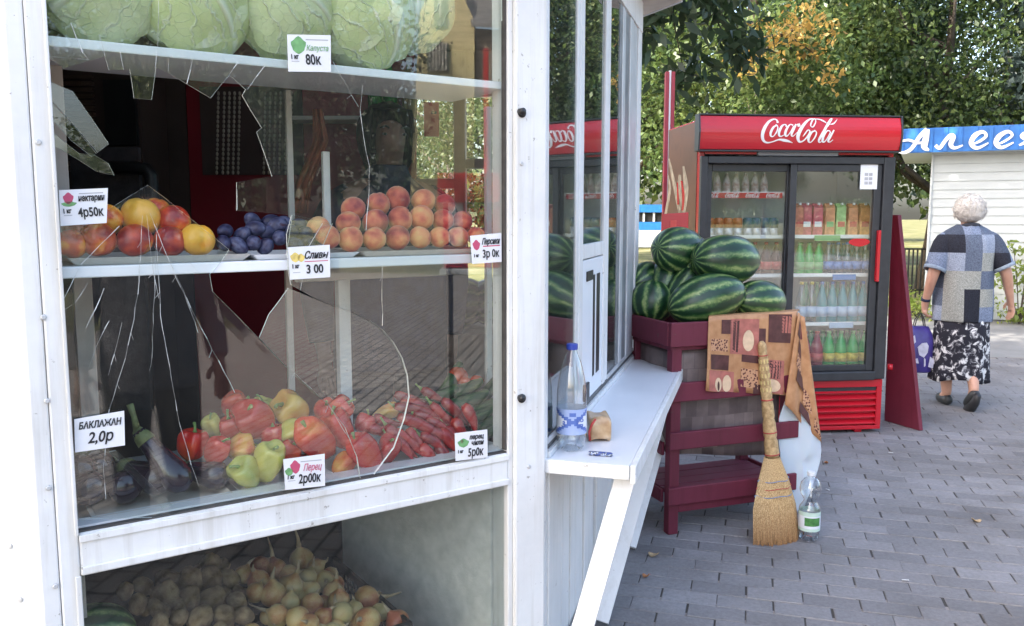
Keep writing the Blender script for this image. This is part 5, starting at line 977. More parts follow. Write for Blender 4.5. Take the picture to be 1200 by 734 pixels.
# broom -----------------------------------------------------------------------------
def broom():
    base = on_z(910, 634, 0.0); nw = base + Vector((0, 0, 0)); top = on_plane(892.5, 400, ST.P(0, -.045, 0), ST.n); t = thing('straw_broom', 'straw broom with woven handle standing against the dark red stand', 'broom', tuple(base))
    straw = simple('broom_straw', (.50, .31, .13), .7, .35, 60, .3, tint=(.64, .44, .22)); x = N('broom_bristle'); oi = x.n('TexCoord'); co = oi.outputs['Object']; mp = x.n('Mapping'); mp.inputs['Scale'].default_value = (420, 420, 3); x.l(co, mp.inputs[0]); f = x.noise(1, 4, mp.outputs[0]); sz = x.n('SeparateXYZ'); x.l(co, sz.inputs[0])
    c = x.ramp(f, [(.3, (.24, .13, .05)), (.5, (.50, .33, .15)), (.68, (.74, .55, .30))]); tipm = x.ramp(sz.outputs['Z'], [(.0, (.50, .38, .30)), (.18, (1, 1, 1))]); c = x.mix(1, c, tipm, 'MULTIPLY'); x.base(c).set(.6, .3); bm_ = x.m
    neck = on_plane(905, 536, ST.P(0, -.075, 0), ST.n); ax = (neck - top).normalized(); dep = depth_of(neck) / 1000
    b = MB(); b.smooth = True; L = (neck - top).length; pts = []; rad = []
    for i in range(37):
        q = i / 36; r = (4.6 + 3.9 * q) * dep; pinch = 1 - .16 * (i % 6 == 0); pts.append(top.lerp(neck, q)); rad.append(r * pinch * (.55 if i == 0 else 1))
    b.tube(pts, rad, 14); b.build('handle', straw, t)
    for k, (q, m) in enumerate(((.12, 'r'), (.5, 'r'), (.78, 'r'), (.97, 'r'))):
        b = MB(); b.smooth = True; c = top.lerp(neck, q); r = (4.8 + 3.9 * q) * dep; b.tube([c - ax * .0022, c + ax * .0022], [r * 1.03] * 2, 14); b.build('binding', MT['thread_red'], t)
    y = MB(); 
    for i in range(5):
        for j in range(9):
            c = top.lerp(neck, .17 + .06 * i); a = j * .698 + i * .35; s = c.lerp(neck, .0); u_ = ax.orthogonal().normalized(); v_ = ax.cross(u_); r = (4.6 + 3.9 * (.17 + .06 * i)) * dep; p = c + (u_ * math.cos(a) + v_ * math.sin(a)) * r
            y.beam(p - ax * .009, p + ax * .009, .006, .0025, tuple(p - c))
    y.build('weave', simple('yellow_weave', (.66, .52, .22), .6, .2, 60, .1), t)['kind'] = 'stuff'
    side = ST.d; bl, br = on_plane(883, 636, ST.P(0, -.10, 0), ST.n), on_plane(937.5, 631, ST.P(0, -.10, 0), ST.n); off = (base.y - bl.y)
    b = MB(); r_ = random.Random(4); z0 = .004
    def sec(q, a, d):                    # q 0 neck .. 1 tip; a -1..1 across; d -1..1 thickness
        wl = [(0, 9, 0), (.25, 19, 0), (.55, 27, 0), (1, 28, 0)]; 
        for (q0, w0, _), (q1, w1_, _) in zip(wl, wl[1:]):
            if q <= q1 or q1 == 1: w_ = w0 + (w1_ - w0) * (q - q0) / (q1 - q0); break
        c = neck.lerp(Vector((base.x, base.y, z0)), q); th = .030 + .012 * q; return c + side * (a * w_ * dep) + ST.n * (d * th * math.sqrt(max(0, 1 - a * a)))
    core = MB(); core.smooth = True; core.grid(lambda a, c: sec(c * .97, math.cos(2 * math.pi * a) * .82, math.sin(2 * math.pi * a) * .7), 24, 8); core.build('core', bm_, t)
    for i in range(1500):
        a = r_.uniform(-1, 1); d = r_.choice((-1, -1, -1, 1)) * r_.uniform(.75, 1.08); e = r_.choice((r_.uniform(.80, .95), r_.uniform(.95, 1.03))); j = r_.uniform(-.10, .10)
        P = [sec(q, max(-1.10, min(1.10, a * (1 + .05 * q) + j * q)), d) for q in (0, .3, .6, e)]; r = r_.choice((.0008, .0012, .0022)); n2_ = ST.n; vs = []
        for q in P: vs += [q - side * r, q - n2_ * r * .9, q + side * r]
        b.add(vs, [(k * 3 + m, k * 3 + m + 1, k * 3 + m + 4, k * 3 + m + 3) for k in range(3) for m in range(2)])
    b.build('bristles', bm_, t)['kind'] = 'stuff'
    for q, m in ((.27, 'thread_blue'), (.36, 'thread_red'), (.45, 'thread_blue')):
        b = MB(); b.smooth = True; b.tube([sec(q + .01 * math.sin(a * 5), math.cos(a) * 1.10, math.sin(a) * 1.45) for a in [k * 2 * math.pi / 32 for k in range(33)]], .0017, 5); b.build('stitching', MT[m], t)
MT['thread_red'] = simple('red_thread', (.45, .05, .05), .7, .1, 40, 0); MT['thread_blue'] = simple('blue_thread', (.16, .28, .48), .7, .1, 40, 0)
broom()
def lab_green(a, c):
    x = ((a - .75 + .5) % 1 - .5); return 3 if abs(x) < .13 and .3 < c < .75 else (4 if c > .82 or c < .15 else 0)
B2 = on_z(947.5, 632, 0.0)
pet(B2, .312, .0465, 'empty plastic bottle with a green and white label standing beside the broom', 'empty_bottle', MT['white_cap'], (.16, .44), lab_green, [(1, .15), (1, .45), (.93, .50), (.62, .56), (.58, .59), (.80, .65), (.98, .70), (1.0, .76), (.92, .83), (.62, .90), (.42, .92)])
# litter on the paving
for u, v, mt, lb in ((766, 651, 'dryleaf', 'pale dry leaf by the foot of the ledge brace'), (757, 676, 'orangeleaf', 'orange dry leaf on the paving by the boards'), (968, 543, 'orangeleaf', 'small orange leaf on the paving beyond the bottle'), (1144, 611, 'dryleaf', 'yellowish leaf on the open paving at the right'), (970, 574, 'paper', 'white paper scrap on the paving right of the bottle'), (1044, 531, 'paper', 'white scrap on the paving before the cooler'), (1061, 680, 'paper', 'white scrap lowest on the paving')):
    if mt not in MT: MT[mt] = simple(mt, dict(dryleaf=(.42, .30, .17), orangeleaf=(.42, .17, .06), paper=(.7, .7, .7))[mt], .7, .3, 60, .2)
    q = on_z(u, v, .004); b = MB(); b.smooth = True; a0 = rg.uniform(0, 6); s = .024 if mt == 'dryleaf' else .016 if mt != 'paper' else .013
    b.grid(lambda a, c: q + Matrix.Rotation(a0, 3, 'Z') @ Vector(((a - .5) * 2 * s, (c - .5) * s * (1.6 if mt != 'paper' else .5) * (math.sin(math.pi * (.08 + .84 * a)) if mt != 'paper' else 1), .012 * (a - .4) ** 2 * 4 * (mt != 'paper') + .002 * math.sin(8 * c))), 8, 5); o = b.build('scrap' if mt == 'paper' else 'fallen_leaf', MT[mt], solid=.0008); recenter(o); tag(o, lb, 'paper scrap' if mt == 'paper' else 'leaf')
# ------------------------------------------------------------------ stroke lettering (brush strokes with varying width)
def catmull(pts, k=6):
    out = []; n = len(pts)
    for i in range(n - 1):
        p0, p1, p2, p3 = (np.array(pts[max(0, min(n - 1, j))], float) for j in (i - 1, i, i + 1, i + 2))
        for s in range(k): t = s / k; out.append(.5 * (2 * p1 + (p2 - p0) * t + (2 * p0 - 5 * p1 + 4 * p2 - p3) * t * t + (3 * p1 - p0 - 3 * p2 + p3) * t ** 3))
    out.append(np.array(pts[-1], float)); return out
def strokes(lst, to3, push, name, mat, parent, fat=.80):
    b = MB()
    for st in lst:
        c = [np.array([q[0], q[1], q[2] * fat]) for q in catmull(st)]; L = []; Rr = []
        for i, q in enumerate(c):
            d = c[min(i + 1, len(c) - 1)][:2] - c[max(i - 1, 0)][:2]; d = d / (np.linalg.norm(d) or 1); nn = np.array([-d[1], d[0]]); L.append(q[:2] + nn * q[2] / 2); Rr.append(q[:2] - nn * q[2] / 2)
        f3 = [to3(*q) for q in L], [to3(*q) for q in Rr]; k = len(c); vs = f3[0] + f3[1] + [q + push for q in f3[0]] + [q + push for q in f3[1]]
        b.add(vs, [g for i in range(k - 1) for g in ((2 * k + i, 2 * k + i + 1, 3 * k + i + 1, 3 * k + i), (i, k + i, k + i + 1, i + 1), (i, i + 1, 2 * k + i + 1, 2 * k + i), (k + i, 3 * k + i, 3 * k + i + 1, k + i + 1))])
    return b.build(name, mat, parent)
COKE = [[(322, 140, 34), (312, 105, 22), (275, 97, 20), (215, 130, 34), (160, 205, 46), (135, 285, 48), (150, 345, 36), (195, 372, 22), (260, 362, 16), (330, 338, 22), (395, 345, 40), (440, 355, 30), (495, 374, 6)],
        [(318, 170, 10), (275, 185, 26), (238, 240, 34), (232, 290, 26), (262, 300, 14), (300, 250, 18), (318, 195, 16), (300, 160, 10), (290, 185, 8)], [(420, 185, 26), (410, 160, 12), (370, 175, 26), (335, 235, 36), (330, 285, 28), (355, 300, 16), (400, 275, 8)],
        [(500, 170, 18), (465, 160, 14), (425, 205, 30), (402, 265, 34), (415, 298, 20), (450, 270, 12), (505, 180, 14)], [(535, 155, 22), (495, 230, 32), (475, 280, 26), (495, 298, 12), (545, 250, 8)], [(550, 170, 44), (582, 164, 44)],
        [(715, 190, 8), (705, 165, 16), (735, 105, 20), (765, 92, 14), (768, 130, 14), (735, 185, 16), (712, 188, 8)], [(762, 90, 10), (700, 98, 22), (635, 150, 36), (575, 235, 50), (552, 310, 48), (575, 362, 28), (620, 350, 18), (665, 300, 22), (692, 245, 20), (670, 225, 14), (640, 260, 18), (612, 300, 10)],
        [(758, 92, 8), (820, 98, 18), (868, 122, 22), (896, 146, 6)], [(935, 158, 6), (972, 150, 18), (1002, 126, 12), (1026, 94, 4)], [(760, 235, 12), (715, 250, 26), (680, 310, 36), (682, 360, 24), (712, 365, 14), (752, 310, 20), (768, 255, 16), (745, 225, 10)], [(905, 185, 8), (955, 110, 14), (968, 88, 10), (940, 100, 14), (885, 190, 34), (815, 310, 36), (800, 355, 24), (820, 368, 14), (860, 330, 8)],
        [(930, 240, 14), (895, 235, 16), (855, 290, 30), (842, 345, 30), (860, 366, 18), (890, 335, 12), (935, 245, 14)], [(975, 225, 18), (930, 305, 32), (910, 352, 26), (930, 366, 12), (965, 340, 8)]]
# ------------------------------------------------------------------ drinks cooler
CO = Frame((1.18, 5.436), (.9945, .1045)); CW = 1.282
cooler = thing('drinks_cooler', 'tall red drinks cooler with two glass doors and white script lettering', 'cooler', tuple(CO.P(CW / 2, .35, 0)), math.atan2(CO.d.y, CO.d.x))
MT['coke'] = simple('red_lacquer', (.50, .012, .024), .22, .04, 3, 0, spec=.6); MT['frame'] = simple('charcoal_frame', (.030, .032, .037), .42, .2, 20, .05); MT['inner'] = simple('cooler_lining', (.80, .82, .83), .5, .05, 6, 0); MT['whiteprint'] = simple('white_print', (.80, .80, .80), .4, .02, 10, 0)
def cc(name, fn, mat, bevel=.003, parent=None, **k): b = MB(); fn(b); return b.build(name, MT[mat] if isinstance(mat, str) else mat, parent or cooler, bevel=bevel, **k)
cz = lambda u, v, n=0: CO.sz(u, v, n)[1]; cs = lambda u, v, n=0: CO.sz(u, v, n)[0]
Z_H1, Z_H0 = cz(940, 135.5, -.07), cz(940, 177, -.07); Z_D1 = cz(940, 184); Z_D0 = cz(1000, 444); Z_B0 = cz(1000, 503); print('cooler z', Z_H1, Z_H0, Z_D1, Z_D0, Z_B0)
cc('side_wall', lambda b: b.box(CO, 0, .03, 0, .70, Z_B0, Z_H1 - .02), 'coke'); cc('side_wall', lambda b: b.box(CO, CW - .03, CW, 0, .70, Z_B0, Z_H1 - .02), 'coke'); cc('back_wall', lambda b: b.box(CO, .031, CW - .031, .66, .70, Z_B0, Z_H1 - .02), 'inner'); cc('top_panel', lambda b: b.box(CO, .031, CW - .031, .0, .659, Z_D1 + .01, Z_D1 + .05), 'frame')
cc('bottom_panel', lambda b: b.box(CO, .031, CW - .031, .0, .659, Z_D0 - .10, Z_D0 - .0), 'frame')
cc('lining', lambda b: (b.box(CO, .0315, .045, .08, .655, Z_D0, Z_D1), b.box(CO, CW - .045, CW - .0315, .08, .655, Z_D0, Z_D1)), 'inner', 0)
x0, x1 = cs(818, 155, -.07), cs(1057, 155, -.07)
def header(b):
    b.smooth = True; k = 10
    prof = [(-.005, Z_H0), (-.045, Z_H0 + .004)] + [(-.05 - .035 * math.sin(math.pi * (.12 + .76 * i / k)), Z_H0 + .008 + (Z_H1 - Z_H0 - .016) * i / k) for i in range(k + 1)] + [(-.045, Z_H1 - .004), (-.005, Z_H1)]
    b.prism([CO.P(x0 + .012, n, z) for n, z in prof], CO.d * (x1 - x0 - .024))
    b.sm = [False] * len(b.f)
hd = cc('header', header, 'coke', 0)
for i, s in enumerate((x0, x1 - .0115)): cc('header_cap', lambda b: b.prism([CO.P(s, n, z) for n, z in ((-.004, Z_H0 - .004), (-.075, Z_H0 - .004), (-.092, (Z_H0 + Z_H1) / 2), (-.075, Z_H1 + .004), (-.004, Z_H1 + .004))], CO.d * .0115), 'frame', .002, parent=hd)
cc('header_trim', lambda b: (b.box(CO, x0 + .012, x1 - .012, -.07, .02, Z_H1 - .003, Z_H1 + .006), b.box(CO, x0 + .012, x1 - .012, -.07, .02, Z_H0 - .006, Z_H0 + .003)), 'frame', .001, parent=hd)
def to_header(x, y):
    u, v = 880 + x / 10, 130 + y / 10; q = CO.px(u, v, -.088); t = (q.z - Z_H0 - .008) / (Z_H1 - Z_H0 - .016); n = -.05 - .035 * math.sin(math.pi * (.12 + .76 * max(0, min(1, t)))); return CO.P((q - CO.o).dot(CO.d), n - .0015, q.z)
strokes(COKE, to_header, -CO.n * .002, 'lettering', MT['whiteprint'], hd)
cc('grey_strip', lambda b: b.box(CO, cs(887, 178), cs(981, 178), -.02, .0, cz(930, 183), cz(930, 177.5)), simple('grey_strip', (.28, .30, .34), .4, .1, 20, 0), .002); cc('red_strip', lambda b: (b.box(CO, .03, cs(886, 178), -.012, .0, cz(930, 181.5), cz(930, 178)), b.box(CO, cs(982, 178), CW - .03, -.012, .0, cz(930, 181.5), cz(930, 178))), 'coke', .001)
# black surround and sliding doors
zt1, zb1 = Z_D1, Z_D0
cc('surround', lambda b: b.box(CO, .0005, .045, -.03, .055, zb1, zt1), 'frame', .006); cc('surround', lambda b: b.box(CO, CW - .075, CW - .0005, -.03, .055, zb1, zt1), 'frame', .006); cc('surround', lambda b: b.box(CO, .0455, CW - .0755, -.028, .054, zt1 - .045, zt1), 'frame', .005); cc('surround', lambda b: b.box(CO, .0455, CW - .0755, -.045, .054, zb1 - .005, zb1 + .055), 'frame', .008)
def door(s0, s1, n, hs):
    d = cc('door', lambda b: (b.box(CO, s0, s0 + .045, n, n + .03, zb1 + .056, zt1 - .046), b.box(CO, s1 - .05, s1, n, n + .03, zb1 + .056, zt1 - .046), b.box(CO, s0 + .0455, s1 - .0505, n, n + .03, zt1 - .092, zt1 - .0465), b.box(CO, s0 + .0455, s1 - .0505, n, n + .03, zb1 + .0565, zb1 + .095)), 'frame', .004)
    cc('door_pane', lambda b: b.box(CO, s0 + .046, s1 - .051, n + .012, n + .016, zb1 + .0955, zt1 - .0925), 'glass3', 0, parent=d)
    if hs: cc('door_handle', lambda b: b.box(CO, s1 - .022, s1 - .001, n - .03, n - .0005, cz(1025, 330), cz(1025, 270)), 'coke', .006, parent=d)
    return d
smid = cs(926, 300)
dl = door(.046, smid + .02, .022, False); dr = door(smid - .022, CW - .077, -.012, True)
cc('notice', lambda b: b.box(CO, cs(1007, 205), cs(1027, 205), -.014, -.0125, cz(1015, 222), cz(1015, 193)), 'card', 0, parent=dr)
cc('notice_print', lambda b: [b.box(CO, cs(1012 + 5 * i, 205), cs(1016 + 5 * i, 205), -.0155, -.0142, cz(1015, 206.5 + 5 * j), cz(1015, 203 + 5 * j)) for i in range(2) for j in range(3)], 'ink_grey', 0, parent=dr)
def decal(b): c = CO.px(1007, 284, -.0005); b.prism([c + CO.d * .072 * math.cos(t) + Vector((0, 0, .026 * math.sin(t) * (1 + .1 * math.sin(3 * t)))) for t in [k * .314 for k in range(20)]], CO.n * .0012)
cc('decal', decal, 'coke', 0, parent=dr)
# shelves and what stands on them
SH = {}
for key, v in (('a', 227), ('b', 277), ('c', 322), ('d', 379), ('e', 330)): SH[key] = cz(960, v, .10)
def shelf(key, s0, s1, strip=None):
    z = SH[key]; cc('shelf', lambda b: (b.box(CO, s0, s1, .085, .60, z - .008, z), b.box(CO, s0, s1, .078, .0845, z - .014, z + .010)), 'inner', .001)
    for a, e, m, dz in strip or (): cc('shelf_strip', lambda b: b.box(CO, a, e, .070, .0775, z - .030 + dz, z + .006 + dz), m, .001)
mid = smid; L0, L1, R0, R1 = .047, smid - .006, smid + .006, CW - .047
gs = simple('green_strip', (.22, .46, .20), .4, .1, 10, 0); bs = simple('blue_strip', (.06, .20, .50), .4, .1, 10, 0); lbs = simple('pale_blue_strip', (.42, .55, .72), .4, .1, 10, 0)
z_a = SH['a']; shelf('a', L0, L1, [(L0 + .005, L1 - .03, 'coke', -.002)])
for k in range(4):
    ox = cs(826 + 24 * k, 230, .07); strokes([[(q[0], q[1], q[2] * 1.15) for q in st] for st in COKE], lambda x, y: CO.P(ox + (x - 130) / 1000 * .105, .0692, z_a - .014 + (230 - y) / 1000 * .105), -CO.n * .0008, 'shelf_lettering', MT['whiteprint'], cooler)
shelf('b', L0, R1, [(cs(955, 277, .07), cs(985, 277, .07), gs, 0)]); shelf('c', L0, R1, [(cs(976, 325, .07), cs(1003, 325, .07), bs, -.004)]); shelf('d', L0, R1, [(cs(972, 379, .07), cs(1000, 379, .07), lbs, 0)])
def bmesh_bottle(h, r, body, cap, lab=None, level=None, short=.45):
    b = MB(); b.smooth = True; b.lathe([(r * .8, 0), (r, .008), (r, h * short), (r * .92, h * (short + .12)), (r * .5, h * .80), (r * .32, h * .90), (r * .32, h * .96)], 14); A = b.mesh('drink_bottle', body); fixn(A)
    b = MB(); b.smooth = True; b.lathe([(r * .38, h * .93), (r * .38, h)], 10); Bc = b.mesh('cap', cap); fixn(Bc); Lm = None
    if lab: b = MB(); b.smooth = True; b.lathe([(r * 1.02, h * .16), (r * 1.02, h * .40)], 14); Lm = b.mesh('label', lab); fixn(Lm)
    return A, Bc, Lm
def liquid(name, c, tr=.35): x = N(name); x.base(c).set(.08, .5); x.b.inputs['Transmission Weight'].default_value = tr; return x.m
LQ = dict(cola=liquid('cola', (.05, .012, .010), .2), green=liquid('green_drink', (.03, .46, .10), .2), clear=clear_mat('clear_drink', (.80, .88, .92), 2.2), red=liquid('dark_red_drink', (.30, .02, .05), .1), bluegreen=liquid('blue_green_drink', (.05, .30, .34), .2), mint=liquid('mint_bottle', (.08, .42, .18), .2))
def row(name_, mesh3, us, v, n, z, label, group, cat='bottle'):
    for k, u in enumerate(us):
        s = cs(u, v, n); o = bpy.data.objects.new(name_, mesh3[0]); COL.objects.link(o); o.location = CO.P(s, n, z + .0005); tag(o, label.format(ORD[k]), cat, group)
        for me in mesh3[1:]:
            if me: c = bpy.data.objects.new(me.name.split('.')[0], me); COL.objects.link(c); c.parent = o
wl = MT['whiteprint']; rl = simple('red_white_label', (.55, .10, .09), .4, .3, 50, 0); yl = simple('yellow_label', (.62, .50, .08), .4, .3, 60, 0); bl_ = simple('blue_label', (.10, .22, .50), .4, .3, 60, 0)
h1 = cz(850, 202, .13) - SH['a']
row('drink_bottle', bmesh_bottle(h1, .026, simple('red_white_sleeve', (.50, .16, .13), .3, .6, 24, 0, tint=(.75, .70, .68)), wl), (840, 851, 862, 873, 884, 895), 226, .13, SH['a'], '{} small red and white bottle from the left on the top left cooler shelf', 'small bottles on the top left cooler shelf')
def can(mtop, mbot):
    b = MB(); b.smooth = True; b.lathe([(.026, 0), (.032, .006), (.032, .055)], 14); A = b.mesh('drink_can', mbot); fixn(A); b = MB(); b.smooth = True; b.lathe([(.0322, .0555), (.0322, .108), (.026, .118), (.026, .120)], 14); B = b.mesh('upper_band', mtop); fixn(B); return A, B
pale = simple('pale_can', (.55, .56, .60), .3, .3, 40, 0, metal=.3)
row('drink_can', can(simple('orange_can', (.50, .16, .04), .3, .2, 30, 0), pale), (831, 842, 853, 864), 268, .13, SH['b'], '{} orange topped can from the left, left cooler door, second shelf', 'cans in the left cooler door', 'can'); row('drink_can', can(simple('blue_can', (.03, .09, .32), .3, .6, 24, 0, tint=(.16, .30, .24)), pale), (876, 886, 896, 906), 268, .13, SH['b'], '{} blue can from the left, left cooler door, second shelf', 'cans in the left cooler door', 'can')
hc = cz(960, 238.5, .12) - SH['b']; CT = [((936, 'juice carton half behind the door frame', (.55, .16, .10))), (945, 'deep pink juice carton, left one of two', (.52, .09, .12)), (958, 'deep pink juice carton, right one of two', (.54, .10, .13)), (972, 'peach coloured juice carton with a green spot', (.62, .27, .13)), (985, 'pale green juice carton', (.36, .55, .22)), (999, 'orange juice carton beside the green one', (.66, .29, .13)), (1013, 'orange juice carton at the right end', (.66, .31, .10))]
for u, lb, c in CT:
    s = cs(u, 270, .12); w2_ = .0325; f = CO; b = MB(); z = SH['b'] + .0005; b.box(f, s - w2_, s + w2_, .115, .18, z, z + hc - .028); o = b.build('juice_carton', simple('carton_print', c, .4, .35, 26, 0, tint=tuple(min(1, q * 1.3 + .06) for q in c)), bevel=.003); recenter(o); tag(o, lb + ' in the right cooler door', 'carton', 'juice cartons in the right cooler door')
    b = MB(); b.prism([f.P(s - w2_, .115, z + hc - .0275), f.P(s - w2_, .147, z + hc), f.P(s - w2_, .18, z + hc - .0275)], f.d * w2_ * 2); b.build('gable', simple('carton_top', tuple(q * .8 for q in c), .4, .2, 30, 0), o); b = MB(); b.box(f, s - .024, s + .024, .113, .1148, z + .06, z + .095); b.build('carton_label', MT['whiteprint'] if 'pink' in lb else gs if 'spot' in lb else rl, o)
    b = MB(); b.smooth = True; b.lathe([(.010, 0), (.010, .014)], 10, f.P(s + .008, .132, z + hc - .012)); b.build('cap', MT['whiteprint'], o)
h3 = cz(960, 284, .14) - SH['c']; h4 = cz(960, 330, .14) - SH['d']; h5 = cz(960, 388, .14) - (zb1 + .06)
row('drink_bottle', bmesh_bottle(h3 * .98, .034, LQ['green'], gs, gs), (936, 947, 958), 316, .13, SH['c'], '{} green bottle from the left on the third right cooler shelf', 'bottles on the third right cooler shelf'); row('drink_bottle', bmesh_bottle(h3, .036, LQ['clear'], bs, bl_), (970, 981, 992, 1003, 1013), 316, .13, SH['c'], '{} clear water bottle with blue label on the third right cooler shelf', 'bottles on the third right cooler shelf')
row('drink_bottle', bmesh_bottle(h3 * .98, .034, LQ['mint'], gs, gs), (938, 949, 960), 314, .24, SH['c'], '{} mint bottle in the back row of the third right cooler shelf', 'bottles on the third right cooler shelf')
row('drink_bottle', bmesh_bottle(h4, .036, LQ['clear'], yl, lbs), (938, 950), 372, .13, SH['d'], '{} clear bottle with yellow cap on the fourth right cooler shelf', 'bottles on the fourth right cooler shelf'); row('drink_bottle', bmesh_bottle(h4, .036, LQ['bluegreen'], bs, lbs), (962, 974, 986, 998, 1010), 372, .13, SH['d'], '{} blue green bottle on the fourth right cooler shelf', 'bottles on the fourth right cooler shelf')
zf = zb1 + .06; row('drink_bottle', bmesh_bottle(h5, .042, LQ['red'], rl, rl), (942, 956), 428, .13, zf, '{} dark red bottle on the lowest cooler shelf', 'bottles on the lowest cooler shelf'); row('drink_bottle', bmesh_bottle(h5, .042, LQ['green'], gs, yl), (970, 984, 998, 1012), 428, .13, zf, '{} green bottle with yellow label on the lowest cooler shelf', 'bottles on the lowest cooler shelf')
row('drink_bottle', bmesh_bottle(h4 * .96, .034, LQ['mint'], gs, gs), (943, 956, 968, 980, 992, 1004), 370, .24, SH['d'], '{} mint bottle in the back row of the fourth right cooler shelf', 'back row bottles on the fourth right cooler shelf'); row('drink_bottle', bmesh_bottle(h5 * .96, .040, LQ['green'], gs, yl), (949, 963, 977, 991, 1005), 426, .24, zf, '{} green bottle in the back row of the lowest cooler shelf', 'back row bottles on the lowest cooler shelf'); row('drink_bottle', bmesh_bottle(h3 * .96, .034, LQ['bluegreen'], bs, bl_), (975, 987, 998, 1008), 314, .24, SH['c'], '{} blue green bottle behind the clear ones on the third right cooler shelf', 'back row bottles on the third right cooler shelf')
row('drink_bottle', bmesh_bottle(h3, .036, LQ['cola'], rl, rl), (845, 858, 871, 884, 897, 909), 316, .16, SH['c'], '{} cola bottle behind the melons in the left cooler door', 'bottles in the left cooler door')
# red base with louvres
cc('base_box', lambda b: b.box(CO, .002, CW - .004, .02, .66, Z_B0 + .0, Z_D0 - .101), 'coke', .004); cc('base_frame', lambda b: (b.box(CO, .002, CW - .004, -.012, .0195, Z_D0 - .055, Z_D0 - .006), b.box(CO, .002, CW - .004, -.012, .0195, Z_B0, Z_B0 + .025), b.box(CO, .002, .03, -.012, .0195, Z_B0 + .0255, Z_D0 - .0555), b.box(CO, CW - .04, CW - .004, -.012, .0195, Z_B0 + .0255, Z_D0 - .0555)), 'coke', .003)
for k in range(6):
    zz = Z_B0 + .036 + k * (Z_D0 - Z_B0 - .09) / 6; cc('louvre', lambda b: b.prism([CO.P(.0305, n, z) for n, z in ((-.010, zz), (-.010, zz + .006), (.015, zz + .026), (.015, zz + .020))], CO.d * (CW - .071)), 'coke', .001)
for s in (.10, CW - .17): cc('foot', lambda b: b.box(CO, s, s + .05, .01, .06, 0, Z_B0 - .001), 'coke', .004)
# printed left side
def side_print():
    SF = Frame(CO.P(-.0015, 0, 0)[:2], CO.n[:2]); x = N('rust_red_print'); co = x.coord(); x.base(x.ramp(x.noise(3.5, 5, co), [(.32, (.10, .034, .018)), (.6, (.16, .055, .028)), (.8, (.07, .022, .014))])).set(.35, .4)
    cc('side_print', lambda b: b.box(SF, .05, .69, .0, .0013, .35, Z_H1 - .03), x.m, 0)
    def sb(u, v): q = on_plane(u, v, CO.P(-.0035, 0, 0), CO.d); return q
    strokes([[(784, 186, 1.5), (790, 215, 4), (800, 262, 5)], [(780, 252, 3), (785, 222, 3), (783, 205, 1)], [(797, 205, 3), (796, 230, 6), (799, 255, 5)], [(801, 195, 2), (804, 222, 6), (800, 250, 6)]], sb, -CO.d * .0008, 'bottle_print', simple('cream_print_side', (.42, .32, .22), .4, .4, 30, 0), cooler, 1)
    strokes([[(799, 212, 2), (801, 230, 3), (800, 247, 2)], [(794, 214, 1.5), (795, 240, 2.5)]], lambda u, v: sb(u, v) - CO.d * .001, -CO.d * .0008, 'bottle_stripe', MT['coke'], cooler, 1)
side_print()
def red_board():
    A = [(772, 330), (806, 330), (807, 249), (776, 251)]; y = 5.30; b = MB(); P = [on_y(u, v, 5.36) for u, v in A]; z0 = P[0].copy(); 
    low = [Vector((P[0].x - .02, 5.30, 0)), Vector((P[1].x, 5.30, 0))]; b.prism([low[0], low[1], P[2], P[3]], (0, .025, 0)); o = b.build('red_sign_board', MT['coke'], bevel=.003); recenter(o); tag(o, 'bright red board leaning on the cooler side behind the melons', 'board')
    b = MB(); q = lambda t, s: low[0].lerp(P[3], t).lerp(low[1].lerp(P[2], t), s) + Vector((0, -.0015, 0)); b.add([q(.05, .18), q(.05, .45), q(.97, .55), q(.97, .32)], [(0, 1, 2, 3)]); b.build('stripe', simple('lighter_red', (.66, .05, .04), .3, .05, 5, 0), o, solid=.001)
red_board()
def side_board():
    P = [on_z(1036, 493, 0), on_z(1077.5, 505, 0), on_y(1052, 252, 5.80), on_y(1045, 250, 5.86)]; P[3].z = P[2].z; b = MB(); b.prism(P, (.028, .006, 0)); o = b.build('leaning_board', MT['maroon'], bevel=.004); recenter(o); tag(o, 'tall narrow dark red board leaning on the right side of the cooler', 'board')
    b = MB(); b.smooth = True; c = on_y(1040, 430, 5.72); b.tube([c, c + Vector((.03, -.012, 0))], [.022, .022], 12); b.build('hinge', MT['coke'], o)
side_board()
def post():
    a, c = on_y(784.5, 150, 6.6), on_y(786, 84, 6.6); b = MB(); f = Frame((a.x - .035, 6.6), (1, 0)); b.box(f, 0, .028, 0, .06, 0, c.z); b.box(f, .043, .071, 0, .06, 0, c.z); o = b.build('red_post', MT['maroon'] if False else simple('post_red', (.30, .02, .04), .4, .1, 20, 0), bevel=.003); recenter(o); tag(o, 'red post with a pale stripe rising behind the cooler', 'post'); b = MB(); b.box(f, .0285, .0425, .01, .05, 0, c.z + .01); b.build('pale_strip', MT['white_clean'], o)
post()
# ------------------------------------------------------------------ the white kiosk with the blue sign
FK = Frame((5.85, 12.0), (.90, -.436)); FL = 4.2
fk = thing('white_kiosk', 'white sided kiosk under a blue ribbed sign board with script lettering', 'kiosk', tuple(FK.P(2, 1, 0)), math.atan2(FK.d.y, FK.d.x))
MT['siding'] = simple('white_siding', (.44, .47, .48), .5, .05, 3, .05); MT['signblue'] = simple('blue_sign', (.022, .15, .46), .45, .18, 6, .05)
zt_, zb_ = FK.sz(1120, 149, -.28)[1], FK.sz(1120, 178, -.28)[1]
def fkp(name, fn, mat, bevel=.004, parent=None): b = MB(); fn(b); return b.build(name, MT[mat] if isinstance(mat, str) else mat, parent or fk, bevel=bevel)
k = 0; z = .12
while z < zb_ - .02:
    fkp('siding_board', lambda b: b.prism([FK.P(.0, n, zz) for n, zz in ((.0, z), (.012, z + .116), (.03, z + .116), (.03, z))], FK.d * FL), 'siding', 0); z += .118
